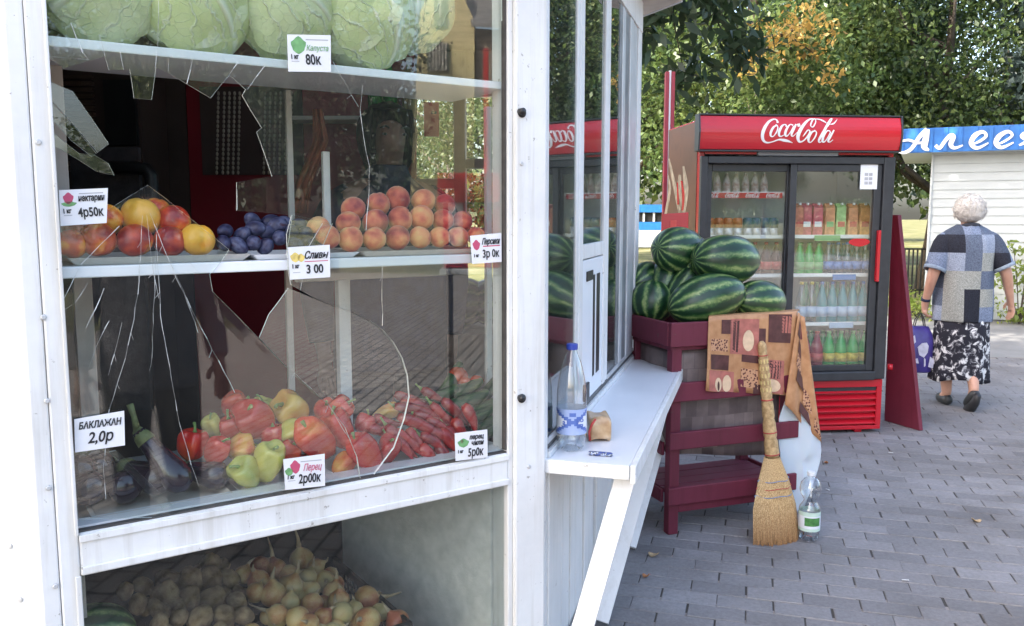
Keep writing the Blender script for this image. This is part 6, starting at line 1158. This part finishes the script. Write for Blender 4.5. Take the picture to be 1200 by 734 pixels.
fkp('corner_trim', lambda b: b.box(FK, -.03, .0, -.012, .06, 0, zb_), 'siding'); fkp('plinth', lambda b: b.box(FK, .0, FL, -.01, .03, 0, .118), 'siding'); fkp('side_wall', lambda b: b.box(FK, -.02, -.0, .062, 2.4, 0, zb_), 'siding'); fkp('back_wall', lambda b: b.box(FK, 0, FL, 2.41, 2.45, 0, zb_), 'siding')
fkp('roof', lambda b: b.box(FK, -.42, FL + .2, -.26, 2.6, zb_ + .002, zb_ + .08), 'siding')
sg = fkp('sign_board', lambda b: b.box(FK, -.44, FL + .22, -.285, -.265, zb_, zt_), 'signblue')
for i in range(26): fkp('sign_rib', lambda b: b.box(FK, -.43 + i * .178, -.43 + i * .178 + .05, -.298, -.2855, zb_ + .004, zt_ - .004), 'signblue', .004, parent=sg)
AL = [[(112, 282, 12), (140, 294, 16), (175, 278, 20), (212, 225, 22), (243, 192, 18)], [(245, 192, 26), (238, 235, 34), (232, 268, 34), (252, 284, 10)], [(128, 246, 8), (165, 240, 14), (205, 252, 14), (240, 248, 12)],
      [(280, 262, 18), (298, 274, 18), (320, 245, 20), (342, 222, 22), (358, 225, 24), (346, 258, 26), (362, 274, 16), (398, 262, 8)], [(428, 262, 6), (468, 246, 14), (498, 222, 16), (482, 204, 18), (448, 222, 26), (434, 255, 26), (460, 274, 18), (508, 252, 8)], [(535, 262, 6), (575, 246, 12), (610, 220, 14), (592, 203, 18), (556, 222, 26), (540, 252, 26), (564, 272, 18), (616, 250, 8)],
      [(640, 262, 10), (672, 245, 18), (700, 212, 18), (676, 205, 18), (650, 222, 18), (668, 240, 12)], [(706, 205, 24), (694, 240, 26), (692, 268, 20), (715, 262, 8)]]
def sgp(x, y): u, v = 1020 + x / 3.672, 100 + y / 3.672 - 1.0; return FK.px(u, v, -.306)
b_ = strokes(AL, sgp, FK.n * .008, 'lettering', MT['whiteprint'], sg)
def bush(name, x, y, r, h, label, cat='shrub', mat='leaf', n=26, per=36, size=.07, group=None):
    r_ = np.random.default_rng(int(x * 100) % 997); cl = [np.array([x, y, 0]) + np.array([*(r_.normal(0, 1, 2) * r * .45), r_.uniform(.05, h)]) for _ in range(n)]; V, F = leaf_cloud(r_, cl, per, size, .07)
    t = thing(name, label, cat, (x, y, 0), 0, group); o = bpy.data.objects.new('foliage', np_mesh('foliage', V - np.array([x, y, 0]), F, MT[mat])); COL.objects.link(o); o.parent = t; o['kind'] = 'stuff'; b = MB(); b.smooth = True
    for q in cl[:8]: b.tube([Vector((x, y, 0)), Vector(((x + q[0]) / 2, (y + q[1]) / 2, q[2] * .6)), Vector(q)], [.008, .006, .003], 5)
    b.build('stem', MT['bark'], t); return t
MT['leaf_lime'] = leaf_mat('leaf_lime', [(.3, (.10, .17, .03)), (.5, (.22, .30, .06)), (.7, (.40, .42, .10))], .5)
q = FK.P(1.12, -.35, 0); bush('garden_plant', q.x, q.y, .30, 1.05, 'tall loose plant growing against the white kiosk at the picture edge', 'plant', 'leaf_lime', 18, 26, .09)
q = FK.P(.55, -.30, 0); bush('low_plant', q.x, q.y, .35, .30, 'low yellow green plant bed at the foot of the white kiosk', 'plant', 'leaf_lime', 20, 26, .06)
q = on_z(1075, 372, 0); bush('low_plant', q.x, q.y, .40, .28, 'low yellow green plant beside the trunk left of the white kiosk', 'plant', 'leaf_lime', 20, 26, .06)
# lone trunk, railing and far kiosk in the gaps
def railing():
    a, c = on_z(1052, 349, 0), on_z(1092, 349, 0); t = thing('railing', 'dark iron railing seen between the leaning board and the white kiosk', 'railing', tuple(a)); f = Frame(a[:2], (c - a)[:2]); L = (c - a).length; h = on_y(1070, 291, a.y).z
    for k in range(9): b = MB(); b.box(f, k * L / 8, k * L / 8 + .022, 0, .022, 0, h - .03); b.build('bar', MT['black'], t)
    for z in (h - .0295, .12): b = MB(); b.box(f, -.05, L + .07, -.004, .026, z, z + .03); b.build('rail', MT['black'], t)
railing()
def far_kiosk():
    a, c = on_z(735, 290, 0), on_z(772, 290, 0); y = a.y; f = Frame((a.x - .6, y), (1, 0)); L = c.x - a.x + .8; t = thing('blue_roofed_kiosk', 'small far kiosk with blue roof band and white walls beyond the lawn', 'kiosk', (a.x + L / 2, y, 0)); zt2, zr = on_y(755, 240, y).z, on_y(755, 249, y).z; zs = on_y(755, 270, y).z
    for n, m, zz in (('wall', 'siding', (0, zs)), ('blue_panel', 'signblue', (zs + .004, zs + .35)), ('roof_band', 'signblue', (zr, zt2))): b = MB(); b.box(f, -.2 if n == 'roof_band' else 0, L + (.2 if n == 'roof_band' else 0), -.05 if n == 'roof_band' else 0, 3, *zz); b.build(n, MT[m], t)
    b = MB(); b.box(f, 0.02, L - .02, .05, 2.9, zs + .36, zr - .004); b.build('window', MT['black'], t)
    for k in range(6): b = MB(); b.box(f, k * L / 5 - .04, k * L / 5 + .04, -.01, .048, zs + .36, zr - .004); b.build('window_post', MT['siding'], t)
far_kiosk()
# far belt of trees closing the horizon: one mass
def belt(p, q, h, name, seed, step=.55, mt='leaf', leaf=.55):
    r_ = np.random.default_rng(seed); cl = []
    p, q = np.array(p, float), np.array(q, float); n = int(np.linalg.norm(q - p) / step)
    for i in range(n):
        x, y = p + (q - p) * i / n; top = h * (.65 + .35 * math.sin((x + y) * .35 + seed) * math.sin((x + y) * .13 + 2)) 
        for _ in range(6): cl.append([x + r_.normal(0, .9), y + r_.normal(0, 1.2), r_.uniform(.2, 1) ** .7 * top])
    V, F = leaf_cloud(r_, cl, 26, leaf, leaf); o = bpy.data.objects.new(name, np_mesh(name, V, F, MT[mt])); COL.objects.link(o); return tag(o, kind='stuff')
belt((-20, 46), (60, 46), 9.0, 'far_treeline', 1); belt((-60, -100), (78, -100), 3.0, 'low_treeline', 2, .8); belt((44, -45), (62, 4), 13, 'street_treeline', 4, .45, 'leaf_dark', .8)
# ------------------------------------------------------------------ people
MT['skin'] = simple('skin', (.50, .28, .20), .5, .12, 14, .1); MT['skin_dimmed'] = simple('skin_dimmed', (.34, .19, .14), .5, .1, 14, .1)  # second skin tone is darkened in colour to keep the seller's face dim
MT['hair_white'] = simple('white_hair', (.62, .60, .57), .6, .2, 40, .6, bd=.02); MT['hair_dark'] = simple('dark_hair', (.018, .014, .012), .5, .3, 40, .5)
def skin_body(J, E, mat, parent, root):
    names = list(J); idx = {n: i for i, n in enumerate(names)}; me = bpy.data.meshes.new('body'); me.from_pydata([J[n][:3] for n in names], [(idx[a], idx[b]) for a, b in E], []); me.materials.append(mat)
    o = bpy.data.objects.new('body', me); COL.objects.link(o); o.parent = parent; m = o.modifiers.new('skin', 'SKIN'); m.use_smooth_shade = True
    for i, n in enumerate(names):
        r = J[n][3]; d = me.skin_vertices[0].data[i]; d.radius = r if isinstance(r, tuple) else (r, r); d.use_root = n == root
    s = o.modifiers.new('sub', 'SUBSURF'); s.levels = s.render_levels = 2; return o
def hand(J, E, w_, p, d, side, fwd, tag_, curl=.5):
    """palm from wrist p along d; side points to the thumb; fingers bend toward fwd"""
    d, side, fwd = (Vector(q).normalized() for q in (d, side, fwd)); p = Vector(p)
    J[tag_ + 'palm'] = (*(p + d * .045), (.026, .017)); E.append((w_, tag_ + 'palm')); J[tag_ + 'kn'] = (*(p + d * .085), (.030, .014)); E.append((tag_ + 'palm', tag_ + 'kn'))
    for i, (off, L) in enumerate(((.026, .068), (.009, .078), (-.009, .072), (-.026, .056))):
        a = p + d * .092 + side * off; b = a + (d * (1 - curl * .5) + fwd * curl * .7).normalized() * L * .5; c = b + (d * (1 - curl) + fwd * curl * 1.2).normalized() * L * .5
        for k, q in (('a', a), ('b', b), ('c', c)): J[f'{tag_}{i}{k}'] = (*q, .0095 if k != 'c' else .008)
        E += [(tag_ + 'kn', f'{tag_}{i}a'), (f'{tag_}{i}a', f'{tag_}{i}b'), (f'{tag_}{i}b', f'{tag_}{i}c')]
    a = p + d * .03 + side * .034; b = a + (d * .8 + side * .6 + fwd * .3).normalized() * .034; c = b + (d + fwd * .4).normalized() * .026
    for k, q in (('a', a), ('b', b), ('c', c)): J[f'{tag_}t{k}'] = (*q, .011 if k != 'c' else .009)
    E += [(tag_ + 'palm', tag_ + 'ta'), (tag_ + 'ta', tag_ + 'tb'), (tag_ + 'tb', tag_ + 'tc')]
def loft(rings, n=28, fn=None):
    b = MB(); b.smooth = True; vs = []
    for k, (cx, cy, z, rx, ry) in enumerate(rings):
        for i in range(n):
            a = 2 * math.pi * i / n; q = Vector((cx + rx * math.cos(a), cy + ry * math.sin(a), z)); vs.append(fn(q, a, k / (len(rings) - 1)) if fn else q)
    m = len(rings); b.add(vs, [(i * n + k, i * n + (k + 1) % n, (i + 1) * n + (k + 1) % n, (i + 1) * n + k) for i in range(m - 1) for k in range(n)]); return b
def face_bits(t, hc, r, fy, hairmat):
    """hc head centre, fy -1 or +1: which way along local y the face looks"""
    for s in (-1, 1):
        b = MB(); b.smooth = True; c = Vector(hc) + Vector((s * r * .36, fy * r * .86, r * .06)); b.ball(lambda a, f: c + Vector((S(a, f).x * .0085, S(a, f).y * .005, S(a, f).z * .0048)), 10, 8); b.build('eye', MT['eye_white'], t, local=True)
        b = MB(); b.smooth = True; c2 = c + Vector((0, fy * .003, 0)); b.ball(lambda a, f: c2 + S(a, f) * .0042, 8, 6); b.build('iris', MT['black'], t, local=True)
        b = MB(); b.smooth = True; b.tube([c + Vector((s * -.012, fy * .012, .018)), c + Vector((0, fy * .014, .023)), c + Vector((s * .016, fy * .006, .018))], [.003, .0038, .002], 6); b.build('eyebrow', hairmat, t, local=True)
        b = MB(); b.smooth = True; e = Vector(hc) + Vector((s * r * .90, -fy * .005, -.002)); b.ball(lambda a, f: e + Vector((S(a, f).x * .010, S(a, f).y * .018, S(a, f).z * .030)), 10, 8); b.build('ear', t['skin_mat'] and MT[t['skin_mat']], t, local=True)
    b = MB(); b.smooth = True; c = Vector(hc) + Vector((0, fy * r * .9, -r * .42)); c = c + Vector((0, fy * .006, -.004)); b.tube([c + Vector((-.022, -fy * .010, 0)), c + Vector((0, fy * .004, -.001)), c + Vector((.022, -fy * .010, 0))], [.003, .0065, .003], 8); b.build('mouth', MT['lips'], t, local=True)
MT['eye_white'] = simple('eye_white', (.38, .36, .34), .3, .02, 10, 0); MT['lips'] = simple('lips', (.36, .12, .10), .5, .1, 20, 0)
def base_joints(fy, h=1.0, w_=1.0):
    J = {'pelvis': (0, 0, .86, (.145 * w_, .115)), 'waist': (0, 0, 1.0, (.135 * w_, .105)), 'chest': (0, 0, 1.17, (.15 * w_, .11)), 'upch': (0, -.01 * fy, 1.27, (.12 * w_, .085)), 'neck': (0, -.012 * fy, 1.34, .046), 'jaw': (0, .026 * fy, 1.405, (.050, .056)), 'skull': (0, .008 * fy, 1.465, (.076, .088)), 'top': (0, -.004 * fy, 1.525, (.055, .066)), 'nose': (0, .112 * fy, 1.430, .010)}
    E = [('pelvis', 'waist'), ('waist', 'chest'), ('chest', 'upch'), ('upch', 'neck'), ('neck', 'jaw'), ('jaw', 'skull'), ('skull', 'top'), ('skull', 'nose')]; return J, E
def add_chain(J, E, start, lst):
    p = start
    for n, x, y, z, r in lst: J[n] = (x, y, z, r); E.append((p, n)); p = n
# the old woman walking away
def woman():
    base = on_z(1121, 476, 0); t = thing('person', 'white haired person in patchwork shirt and patterned skirt walking away with a bag', 'person', tuple(base), R(-4)); t['skin_mat'] = 'skin'; t.scale = (.94, 1, 1)
    J, E = base_joints(1, w_=1.12)
    add_chain(J, E, 'upch', [('shl', -.17, -.01, 1.26, .062), ('ell', -.265, -.05, 1.00, .046), ('wrl', -.275, .03, .795, .029)]); add_chain(J, E, 'upch', [('shr', .17, -.01, 1.26, .062), ('elr', .28, -.07, 1.02, .046), ('wrr', .36, .0, .815, .029)])
    hand(J, E, 'wrl', J['wrl'][:3], (0, .1, -1), (.1, 1, 0), (1, .1, 0), 'hl', .85); hand(J, E, 'wrr', J['wrr'][:3], (.25, .15, -1), (-.2, 1, 0), (-1, 0, 0), 'hr', .35)
    add_chain(J, E, 'pelvis', [('hpl', -.09, .0, .78, .105), ('knl', -.085, .07, .44, .062), ('cal', -.08, .055, .30, .058), ('anl', -.065, .04, .085, .038), ('ftl', -.06, .13, .035, .036), ('tol', -.055, .20, .028, .028)]); add_chain(J, E, 'pelvis', [('hpr', .09, .0, .78, .105), ('knr', .075, .03, .45, .062), ('car', .05, -.08, .34, .058), ('anr', .03, -.20, .165, .038), ('ftr', .03, -.15, .075, .034), ('tor', .03, -.10, .03, .026)])
    skin_body(J, E, MT['skin'], t, 'pelvis'); hc = (0, .012, 1.462); face_bits(t, hc, .090, 1, MT['hair_white'])
    b = MB(); b.smooth = True
    def hair(a, f):
        q = S(a, f); r = .112 + .009 * mnoise.noise(q * 4) + .006 * mnoise.noise(q * 11); 
        if q.y > .35: r *= .86 if q.z < .35 else .97
        z = q.z * r * 1.02; z = z if z > -.04 else -.04 + (z + .04) * .75; return Vector((q.x * r * .98, q.y * r * 1.06 - .014, z + 1.474))
    b.ball(hair, 36, 24); b.build('hair', MT['hair_white'], t, local=True)
    r_ = random.Random(6); b = MB(); b.smooth = True
    for k in range(520):
        a, f = r_.uniform(0, 6.283), math.acos(r_.uniform(-.55, 1)); q = hair(a, f); n_ = S(a, f)
        if n_.y > .45 and n_.z < .4: continue
        tg = n_.cross(Vector((r_.uniform(-1, 1), r_.uniform(-1, 1), r_.uniform(-.3, .3)))).normalized(); L = r_.uniform(.018, .04)
        b.tube([q - n_ * .004, q + tg * L * .5 + n_ * r_.uniform(.004, .009), q + tg * L + n_ * r_.uniform(-.002, .008)], [.0022, .0024, .0008], 4, False)
    b.build('hair_strands', MT['hair_white'], t, local=True)['kind'] = 'stuff'
    # patchwork shirt
    x = N('patchwork_cloth'); co = x.coord(); sp = x.n('SeparateXYZ'); x.l(co, sp.inputs[0]); nzz = 0
    px_, pz_ = x.math('FLOOR', x.math('MULTIPLY', x.math('ADD', sp.outputs['X'], .43), 8.4)), x.math('FLOOR', x.math('MULTIPLY', x.math('ADD', sp.outputs['Z'], .02), 7.6)); cb = x.n('CombineXYZ'); x.l(px_, cb.inputs[0]); x.l(pz_, cb.inputs[1]); wn = x.n('TexWhiteNoise', noise_dimensions='3D'); cb.inputs[2].default_value = 3.4; x.l(cb.outputs[0], wn.inputs[0])
    c = x.ramp(wn.outputs['Value'], [(.0, (.020, .022, .032)), (.16, (.10, .125, .18)), (.40, (.17, .21, .30)), (.62, (.25, .29, .37)), (.82, (.28, .29, .27)), (.92, (.06, .075, .11))], 'CONSTANT'); wv = x.noise(130, 2, co); c = x.mix(1, c, x.ramp(wv, [(.35, (.72, .72, .72)), (.65, (1.25, 1.25, 1.25))]), 'MULTIPLY'); x.base(c).set(.85, .2); x.bump(wv, .2, .004); shirt = x.m
    fold = lambda q, a, k: q + Vector((math.cos(a), math.sin(a), 0)) * (.010 * math.sin(a * 5 + q.z * 7) * (1 - k * .6) + .006 * math.sin(a * 11 - q.z * 13))
    loft([(0, 0, .655, .215, .175), (0, 0, .70, .215, .178), (0, 0, .84, .218, .175), (0, 0, .98, .212, .165), (0, -.005, 1.10, .212, .155), (0, -.01, 1.20, .222, .150), (0, -.01, 1.275, .220, .130), (0, -.008, 1.325, .165, .108), (0, -.002, 1.352, .098, .086), (0, .003, 1.368, .076, .075)], 40, fold).build('shirt', shirt, t, solid=.006, local=True, subsurf=1)
    for s, sh, el in ((-1, 'shl', 'ell'), (1, 'shr', 'elr')):
        A, Bq = Vector(J[sh][:3]), Vector(J[el][:3]); b = MB(); b.smooth = True; A2 = A + Vector((-s * .05, 0, .01)); b.tube([A2, A.lerp(Bq, .05), A.lerp(Bq, .3), A.lerp(Bq, .6), A.lerp(Bq, .86)], [.062, .078, .080, .078, .076], 18, cap=False); b.build('sleeve', shirt, t, solid=.005, local=True, subsurf=1)
        b = MB(); b.smooth = True; b.tube([A.lerp(Bq, .80), A.lerp(Bq, .90)], [.080, .079], 18, cap=False); b.build('cuff', MT['denim'], t, solid=.006, local=True)
    b = MB(); b.smooth = True; b.tube([(-.075, .0, 1.345), (-.05, -.062, 1.362), (0, -.08, 1.368), (.05, -.062, 1.362), (.075, 0, 1.345)], [.012, .016, .017, .016, .012], 8); b.build('collar', MT['dark_denim'], t, local=True)
    for x0, z0, x1, z1 in ((-.02, 1.20, .13, 1.215), (-.02, 1.175, .13, 1.188), (.045, 1.04, .058, 1.14)):
        pass
    # skirt
    x = N('flower_skirt'); co = x.coord(); n1_ = x.noise(17, 4, co, .6, .6); sp = x.n('SeparateXYZ'); x.l(co, sp.inputs[0]); st = x.math('MULTIPLY', x.math('SUBTRACT', .55, sp.outputs['Z']), .10); f = x.math('ADD', n1_, st)
    x.base(x.ramp(f, [(.50, (.018, .018, .026)), (.55, (.16, .16, .18)), (.60, (.62, .62, .62))])).set(.8, .2); 
    loft([(0, .0, .215, .215, .185), (0, 0, .25, .213, .185), (0, 0, .40, .205, .178), (0, 0, .55, .200, .170), (0, 0, .70, .195, .165)], 60, lambda q, a, k: q + Vector((math.cos(a), math.sin(a), 0)) * .014 * math.sin(a * 9) * (1 - k) + Vector((0, 0, .018 * math.sin(a * 3 + 1) * (1 - k)))).build('skirt', x.m, t, solid=.005, local=True)
    # shoes, watch
    for pts, rr_ in (([(-.062, -.01, .045), (-.062, .05, .042), (-.06, .13, .036), (-.055, .215, .028)], [.040, .044, .044, .028]), ([(.03, -.235, .165), (.03, -.20, .115), (.03, -.145, .068), (.03, -.085, .030)], [.036, .044, .046, .030])):
        b = MB(); b.smooth = True; b.tube(pts, rr_, 14); s = b.build('shoe', MT['shoe'], t, local=True, subsurf=1)
    b = MB(); b.smooth = True; b.tube([(.03, -.262, .140), (.03, -.222, .078), (.03, -.165, .026), (.03, -.10, .004)], [.024, .034, .040, .026], 10); b.build('sole', MT['dark'], t, local=True)
    b = MB(); b.smooth = True; w0 = Vector(J['wrl'][:3]); b.tube([w0 + Vector((0, -.004, .022)), w0 + Vector((0, .002, .002))], [.036, .035], 14); b.build('watch', MT['navy'], t, local=True)
    return t, base
MT['denim'] = simple('grey_denim', (.22, .27, .34), .85, .2, 80, .2); MT['dark_denim'] = simple('dark_denim', (.03, .035, .05), .85, .2, 80, .2); MT['shoe'] = simple('black_shoe', (.025, .027, .028), .5, .3, 30, .1); MT['navy'] = simple('navy_cloth', (.015, .020, .055), .7, .3, 30, .2)
wt, wb = woman()
def bag():
    m = world_mat(wt); c = m @ Vector((-.300, .055, 0)); t = thing('shopping_bag', 'purple shopping bag with a white picture held in the left hand', 'bag', tuple(c + Vector((0, 0, .25))), R(-4))
    pu = simple('purple_bag', (.055, .04, .21), .35, .35, 9, .2); wh = simple('pale_bag_print', (.52, .52, .62), .4, .2, 30, 0); b = MB(); b.smooth = True
    def ring(z, rx, ry, sd): return [Vector((rx * math.copysign(abs(math.cos(a)) ** .6, math.cos(a)) * (1 + .04 * math.sin(3 * a + sd)), ry * math.copysign(abs(math.sin(a)) ** .6, math.sin(a)) * (1 + .06 * math.sin(4 * a + sd * 2)), z)) for a in [k * math.pi / 14 for k in range(28)]]
    rs = [ring(.0, .082, .05, 0), ring(.012, .098, .062, 0), ring(.11, .102, .070, 1), ring(.21, .100, .066, 2), ring(.29, .088, .050, 2.6), ring(.35, .062, .022, 3)]
    vs = sum(rs, []); b.add(vs, [(k * 28 + i, k * 28 + (i + 1) % 28, (k + 1) * 28 + (i + 1) % 28, (k + 1) * 28 + i) for k in range(5) for i in range(28)] + [tuple(range(27, -1, -1)), tuple(range(140, 168))]); b.build('bag_body', pu, t, local=True)
    for y in (-.016, .016):
        b = MB(); b.smooth = True; b.tube([(-.045, y, .34), (-.032, y, .40), (.004, y * .3, .452), (.026, y, .40), (.036, y, .34)], .004, 6); b.build('handle', MT['black'], t, local=True)
    def patch(pts): 
        b = MB(); b.prism([Vector((x, -.074, z)) for x, z in pts], (0, .004, 0)); b.build('bag_print', wh, t, local=True)
    patch([(-.02, .14), (.015, .12), (.04, .16), (.045, .21), (.03, .235), (-.005, .23), (-.035, .20)]); patch([(-.085, .20), (-.05, .24), (-.06, .29), (-.085, .27)]); patch([(.05, .05), (.085, .04), (.09, .10), (.06, .13)]); patch([(-.05, .08), (-.02, .075), (-.03, .115), (-.055, .11)]); patch([(.02, .05), (.03, .06), (.028, .11), (.016, .12)]); patch([(-.07, .03), (-.05, .05), (-.06, .07), (-.08, .06)])
bag()
# the seller in the gloom of the kiosk
def standing(name_, label, loc, rz, scale, top_mat, leg_mat, hair_mat, arms):
    t = thing(name_, label, 'person', loc, rz); t.scale = (scale,) * 3; t['skin_mat'] = 'skin_dimmed'; J, E = base_joints(-1)
    for s, k in ((-1, 'l'), (1, 'r')):
        e, w_ = arms[k]; add_chain(J, E, 'upch', [('sh' + k, s * .165, 0, 1.26, .058), ('el' + k, *e, .042), ('wr' + k, *w_, .028)]); d = (Vector(w_) - Vector(e)).normalized(); hand(J, E, 'wr' + k, w_, d, (-s, -.3, .2), (-s * .3, -.2, -.6), 'h' + k, .4)
        add_chain(J, E, 'pelvis', [('hp' + k, s * .09, 0, .78, .092), ('kn' + k, s * .10, -.02, .44, .058), ('an' + k, s * .10, 0, .085, .038), ('ft' + k, s * .11, -.10, .035, .036), ('to' + k, s * .115, -.17, .028, .028)])
    skin_body(J, E, MT['skin_dimmed'], t, 'pelvis'); face_bits(t, (0, -.008, 1.465), .088, -1, hair_mat)
    b = MB(); b.smooth = True
    def hair(a, f):
        q = S(a, f); r = .104 + .008 * mnoise.noise(q * 5); z = q.z * r
        if q.y < -.25 and abs(q.x) < .72: z = max(z, .072)
        elif z < -.02: z = -.02 + (z + .02) * 1.7
        return Vector((q.x * r * .95, q.y * r * (1.05 if q.y > 0 else .98) + .012, z + 1.478))
    b.ball(hair, 30, 20); b.build('hair', hair_mat, t, local=True)
    fold = lambda q, a, k: q + Vector((math.cos(a), math.sin(a), 0)) * .007 * math.sin(a * 5 + q.z * 9)
    loft([(0, 0, .70, .19, .15), (0, 0, .86, .19, .15), (0, 0, 1.0, .175, .14), (0, 0, 1.17, .20, .145), (0, 0, 1.26, .185, .115), (0, 0, 1.31, .11, .085), (0, 0, 1.335, .07, .068), (0, -.004, 1.378, .060, .060)], 32, fold).build('jacket', top_mat, t, solid=.006, local=True, subsurf=1)
    for s, k in ((-1, 'l'), (1, 'r')):
        A, e, w_ = (Vector(J[n][:3]) for n in ('sh' + k, 'el' + k, 'wr' + k)); b = MB(); b.smooth = True; b.tube([A + Vector((-s * .05, 0, .01)), A.lerp(e, .1), A.lerp(e, .6), e, e.lerp(w_, .5), e.lerp(w_, .93)], [.058, .07, .062, .056, .050, .042], 16, cap=False); b.build('sleeve', top_mat, t, solid=.005, local=True, subsurf=1)
        h, kn, an = (Vector(J[n][:3]) for n in ('hp' + k, 'kn' + k, 'an' + k)); b = MB(); b.smooth = True; b.tube([h + Vector((-s * .03, 0, .08)), h, h.lerp(kn, .5), kn, kn.lerp(an, .5), an + Vector((0, 0, -.01))], [.11, .108, .09, .074, .066, .060], 16, cap=False); b.build('trouser_leg', leg_mat, t, solid=.005, local=True, subsurf=1)
        b = MB(); b.smooth = True; x = s * .10; b.tube([(x, .035, .045), (x, -.04, .045), (s * .11, -.11, .038), (s * .115, -.185, .028)], [.040, .046, .046, .03], 14); b.build('shoe', MT['shoe'], t, local=True, subsurf=1)
    return t
sx = on_y(455, 178, 3.20)
standing('person', 'dark haired person in navy standing inside the kiosk behind the peaches', (sx.x, 3.20, .07), R(22), 1.13, MT['navy'], MT['dark_denim'], MT['hair_dark'], {'l': ((-.24, .06, 1.02), (-.22, .04, .78)), 'r': ((.24, .06, 1.02), (.22, .04, .78))})
# ------------------------------------------------------------------ what the panes mirror: built at its real place across the street
def mirror(P):
    P = Vector(P); k = (P - W1.o).dot(W1.n); return P - W1.n * (2 * k)
vp = on_z(192, 600, 0); vm = mirror(vp)
dg = simple('grey_jacket', (.12, .12, .14), .8, .2, 40, .2)
pz = math.atan2(vm.x - .0, -(vm.y - 2.2))
standing('person', 'person in grey jacket and black trousers mirrored in the lower left glass', (vm.x, vm.y, 0), math.atan2(-(-.5 - vm.x), (1.9 - vm.y)) + math.pi, 1.13, dg, MT['black'], MT['hair_dark'], {'l': ((-.25, .02, 1.02), (-.26, -.05, .80)), 'r': ((.25, .02, 1.02), (.26, -.05, .80))})
def yellow_house():
    D = 38.0; V = lambda u, v: Vector((0, 0, CAM_H)) + ray(u, v) * (D / ray(u, v).y)
    wl_ = simple('yellow_plaster', (.66, .56, .30), .8, .06, 3, .1); gr = simple('grey_roof', (.20, .19, .19), .6, .2, 8, .3); A = [mirror(V(u, v)) for u, v in ((478, 330), (556, 330), (556, 26), (540, -12), (520, -46), (492, 15))]
    A[0].z = A[1].z = 0; nrm = (A[1] - A[0]).cross(Vector((0, 0, 1))).normalized(); c = (A[0] + A[1]) / 2
    if nrm.dot(c) < 0: nrm = -nrm
    t = thing('yellow_house', 'yellow gabled house with grey roof mirrored above the cabbages', 'house', (c.x, c.y, 0)); b = MB(); b.prism(A, nrm * 7); b.build('wall', wl_, t)
    for u0, u1, v0, v1, bars in ((500.5, 526.5, 51, 84, 6), (509, 523, -5, 32, 1)):
        P = [mirror(V(u, v)) - nrm * .10 for u, v in ((u0, v1), (u1, v1), (u1, v0), (u0, v0))]; b = MB(); b.prism(P, nrm * .06); w_ = b.build('window', simple('green_grey_window', (.14, .16, .11), .2, .2, 20, 0), t)
        for k in range(1, bars + 1): b = MB(); s = k / (bars + 1); b.beam(P[0].lerp(P[1], s) - nrm * .04, P[3].lerp(P[2], s) - nrm * .04, .07, .04, tuple(nrm)); b.build('bar', MT['beige'], w_)
    B = [mirror(V(u, v)) + nrm * .4 for u, v in ((557, 330), (600, 330), (600, 34), (557, 31))]; B[0].z = B[1].z = 0; b = MB(); b.prism(B, nrm * 6); b.build('side_wing', simple('brown_plaster', (.30, .23, .18), .8, .1, 4, .1), t)
    Rf = [mirror(V(u, v)) for u, v in ((553, 33), (602, 36), (602, -60), (530, -60))]; b = MB(); b.prism([Rf[0] - nrm * .3, Rf[1] - nrm * .3, Rf[2] + nrm * 4, Rf[3] + nrm * 4], Vector((0, 0, .15))); b.build('roof', gr, t)
yellow_house()
for k, (u, D, v, kind, s, lb) in enumerate([(250, 26, 0, 'broad_b', 1.45, 'street tree mirrored over the bead strings'), (385, 21, 0, 'tall', 1.25, 'dark street tree mirrored beside the white shelf post'), (150, 30, 0, 'broad', 1.6, 'street tree mirrored in the glass left of the hole'), (320, 31, 0, 'tall', 1.7, 'tall street tree mirrored behind the nearer ones')]):
    P = mirror(Vector((0, 0, 0)) + Vector((ray(u, 300).x, ray(u, 300).y, 0)) * (D / ray(u, 300).y)); tree(kind, P.x, P.y, s, k, lb, group='trees mirrored in the display window')

def red_stand():
    D = 5.2; V = lambda u, v: Vector((0, 0, CAM_H)) + ray(u, v) * (D / ray(u, v).y); A, B = mirror(V(596, 300)), mirror(V(520, 300)); A.z = B.z = 0; f = Frame(B[:2], (A - B)[:2]); L = (A - B).length; zt = V(556, 203).z
    t = thing('drinks_stand', 'red drinks stand mirrored over the right end of the peaches', 'stand', ((A.x + B.x) / 2, (A.y + B.y) / 2, 0)); sg_ = -1 if (f.P(0, 1, 0) - W1.o).dot(W1.n) > (f.P(0, 0, 0) - W1.o).dot(W1.n) else 1
    P = lambda n0, n1: (min(sg_ * n0, sg_ * n1), max(sg_ * n0, sg_ * n1))
    for nm, a0, a1, n0, n1, z0, z1, m in (('stand_body', 0, L, 0, .3, 1.12, zt - .18, 'coke'), ('leg', .02, .05, .1, .13, 0, 1.075, 'black'), ('leg', L - .05, L - .02, .1, .13, 0, 1.075, 'black'), ('header', -.03, L + .03, -.03, .3, zt - .176, zt, 'post_bright'), ('counter', -.02, L + .02, -.05, .28, 1.08, 1.115, 'white_clean'), ('pale_panel', L * .08, L * .30, -.008, -.001, 1.25, 1.55, 'white_clean'), ('pole', L * .62, L * .70, .1, .16, zt + .001, zt + .75, 'post_bright')):
        b = MB(); q = P(n0, n1); b.box(f, a0, a1, q[0], q[1], z0, z1); b.build(nm, MT[m], t, bevel=.004)
MT['post_bright'] = simple('bright_red', (.62, .04, .035), .35, .06, 8, 0)
red_stand()
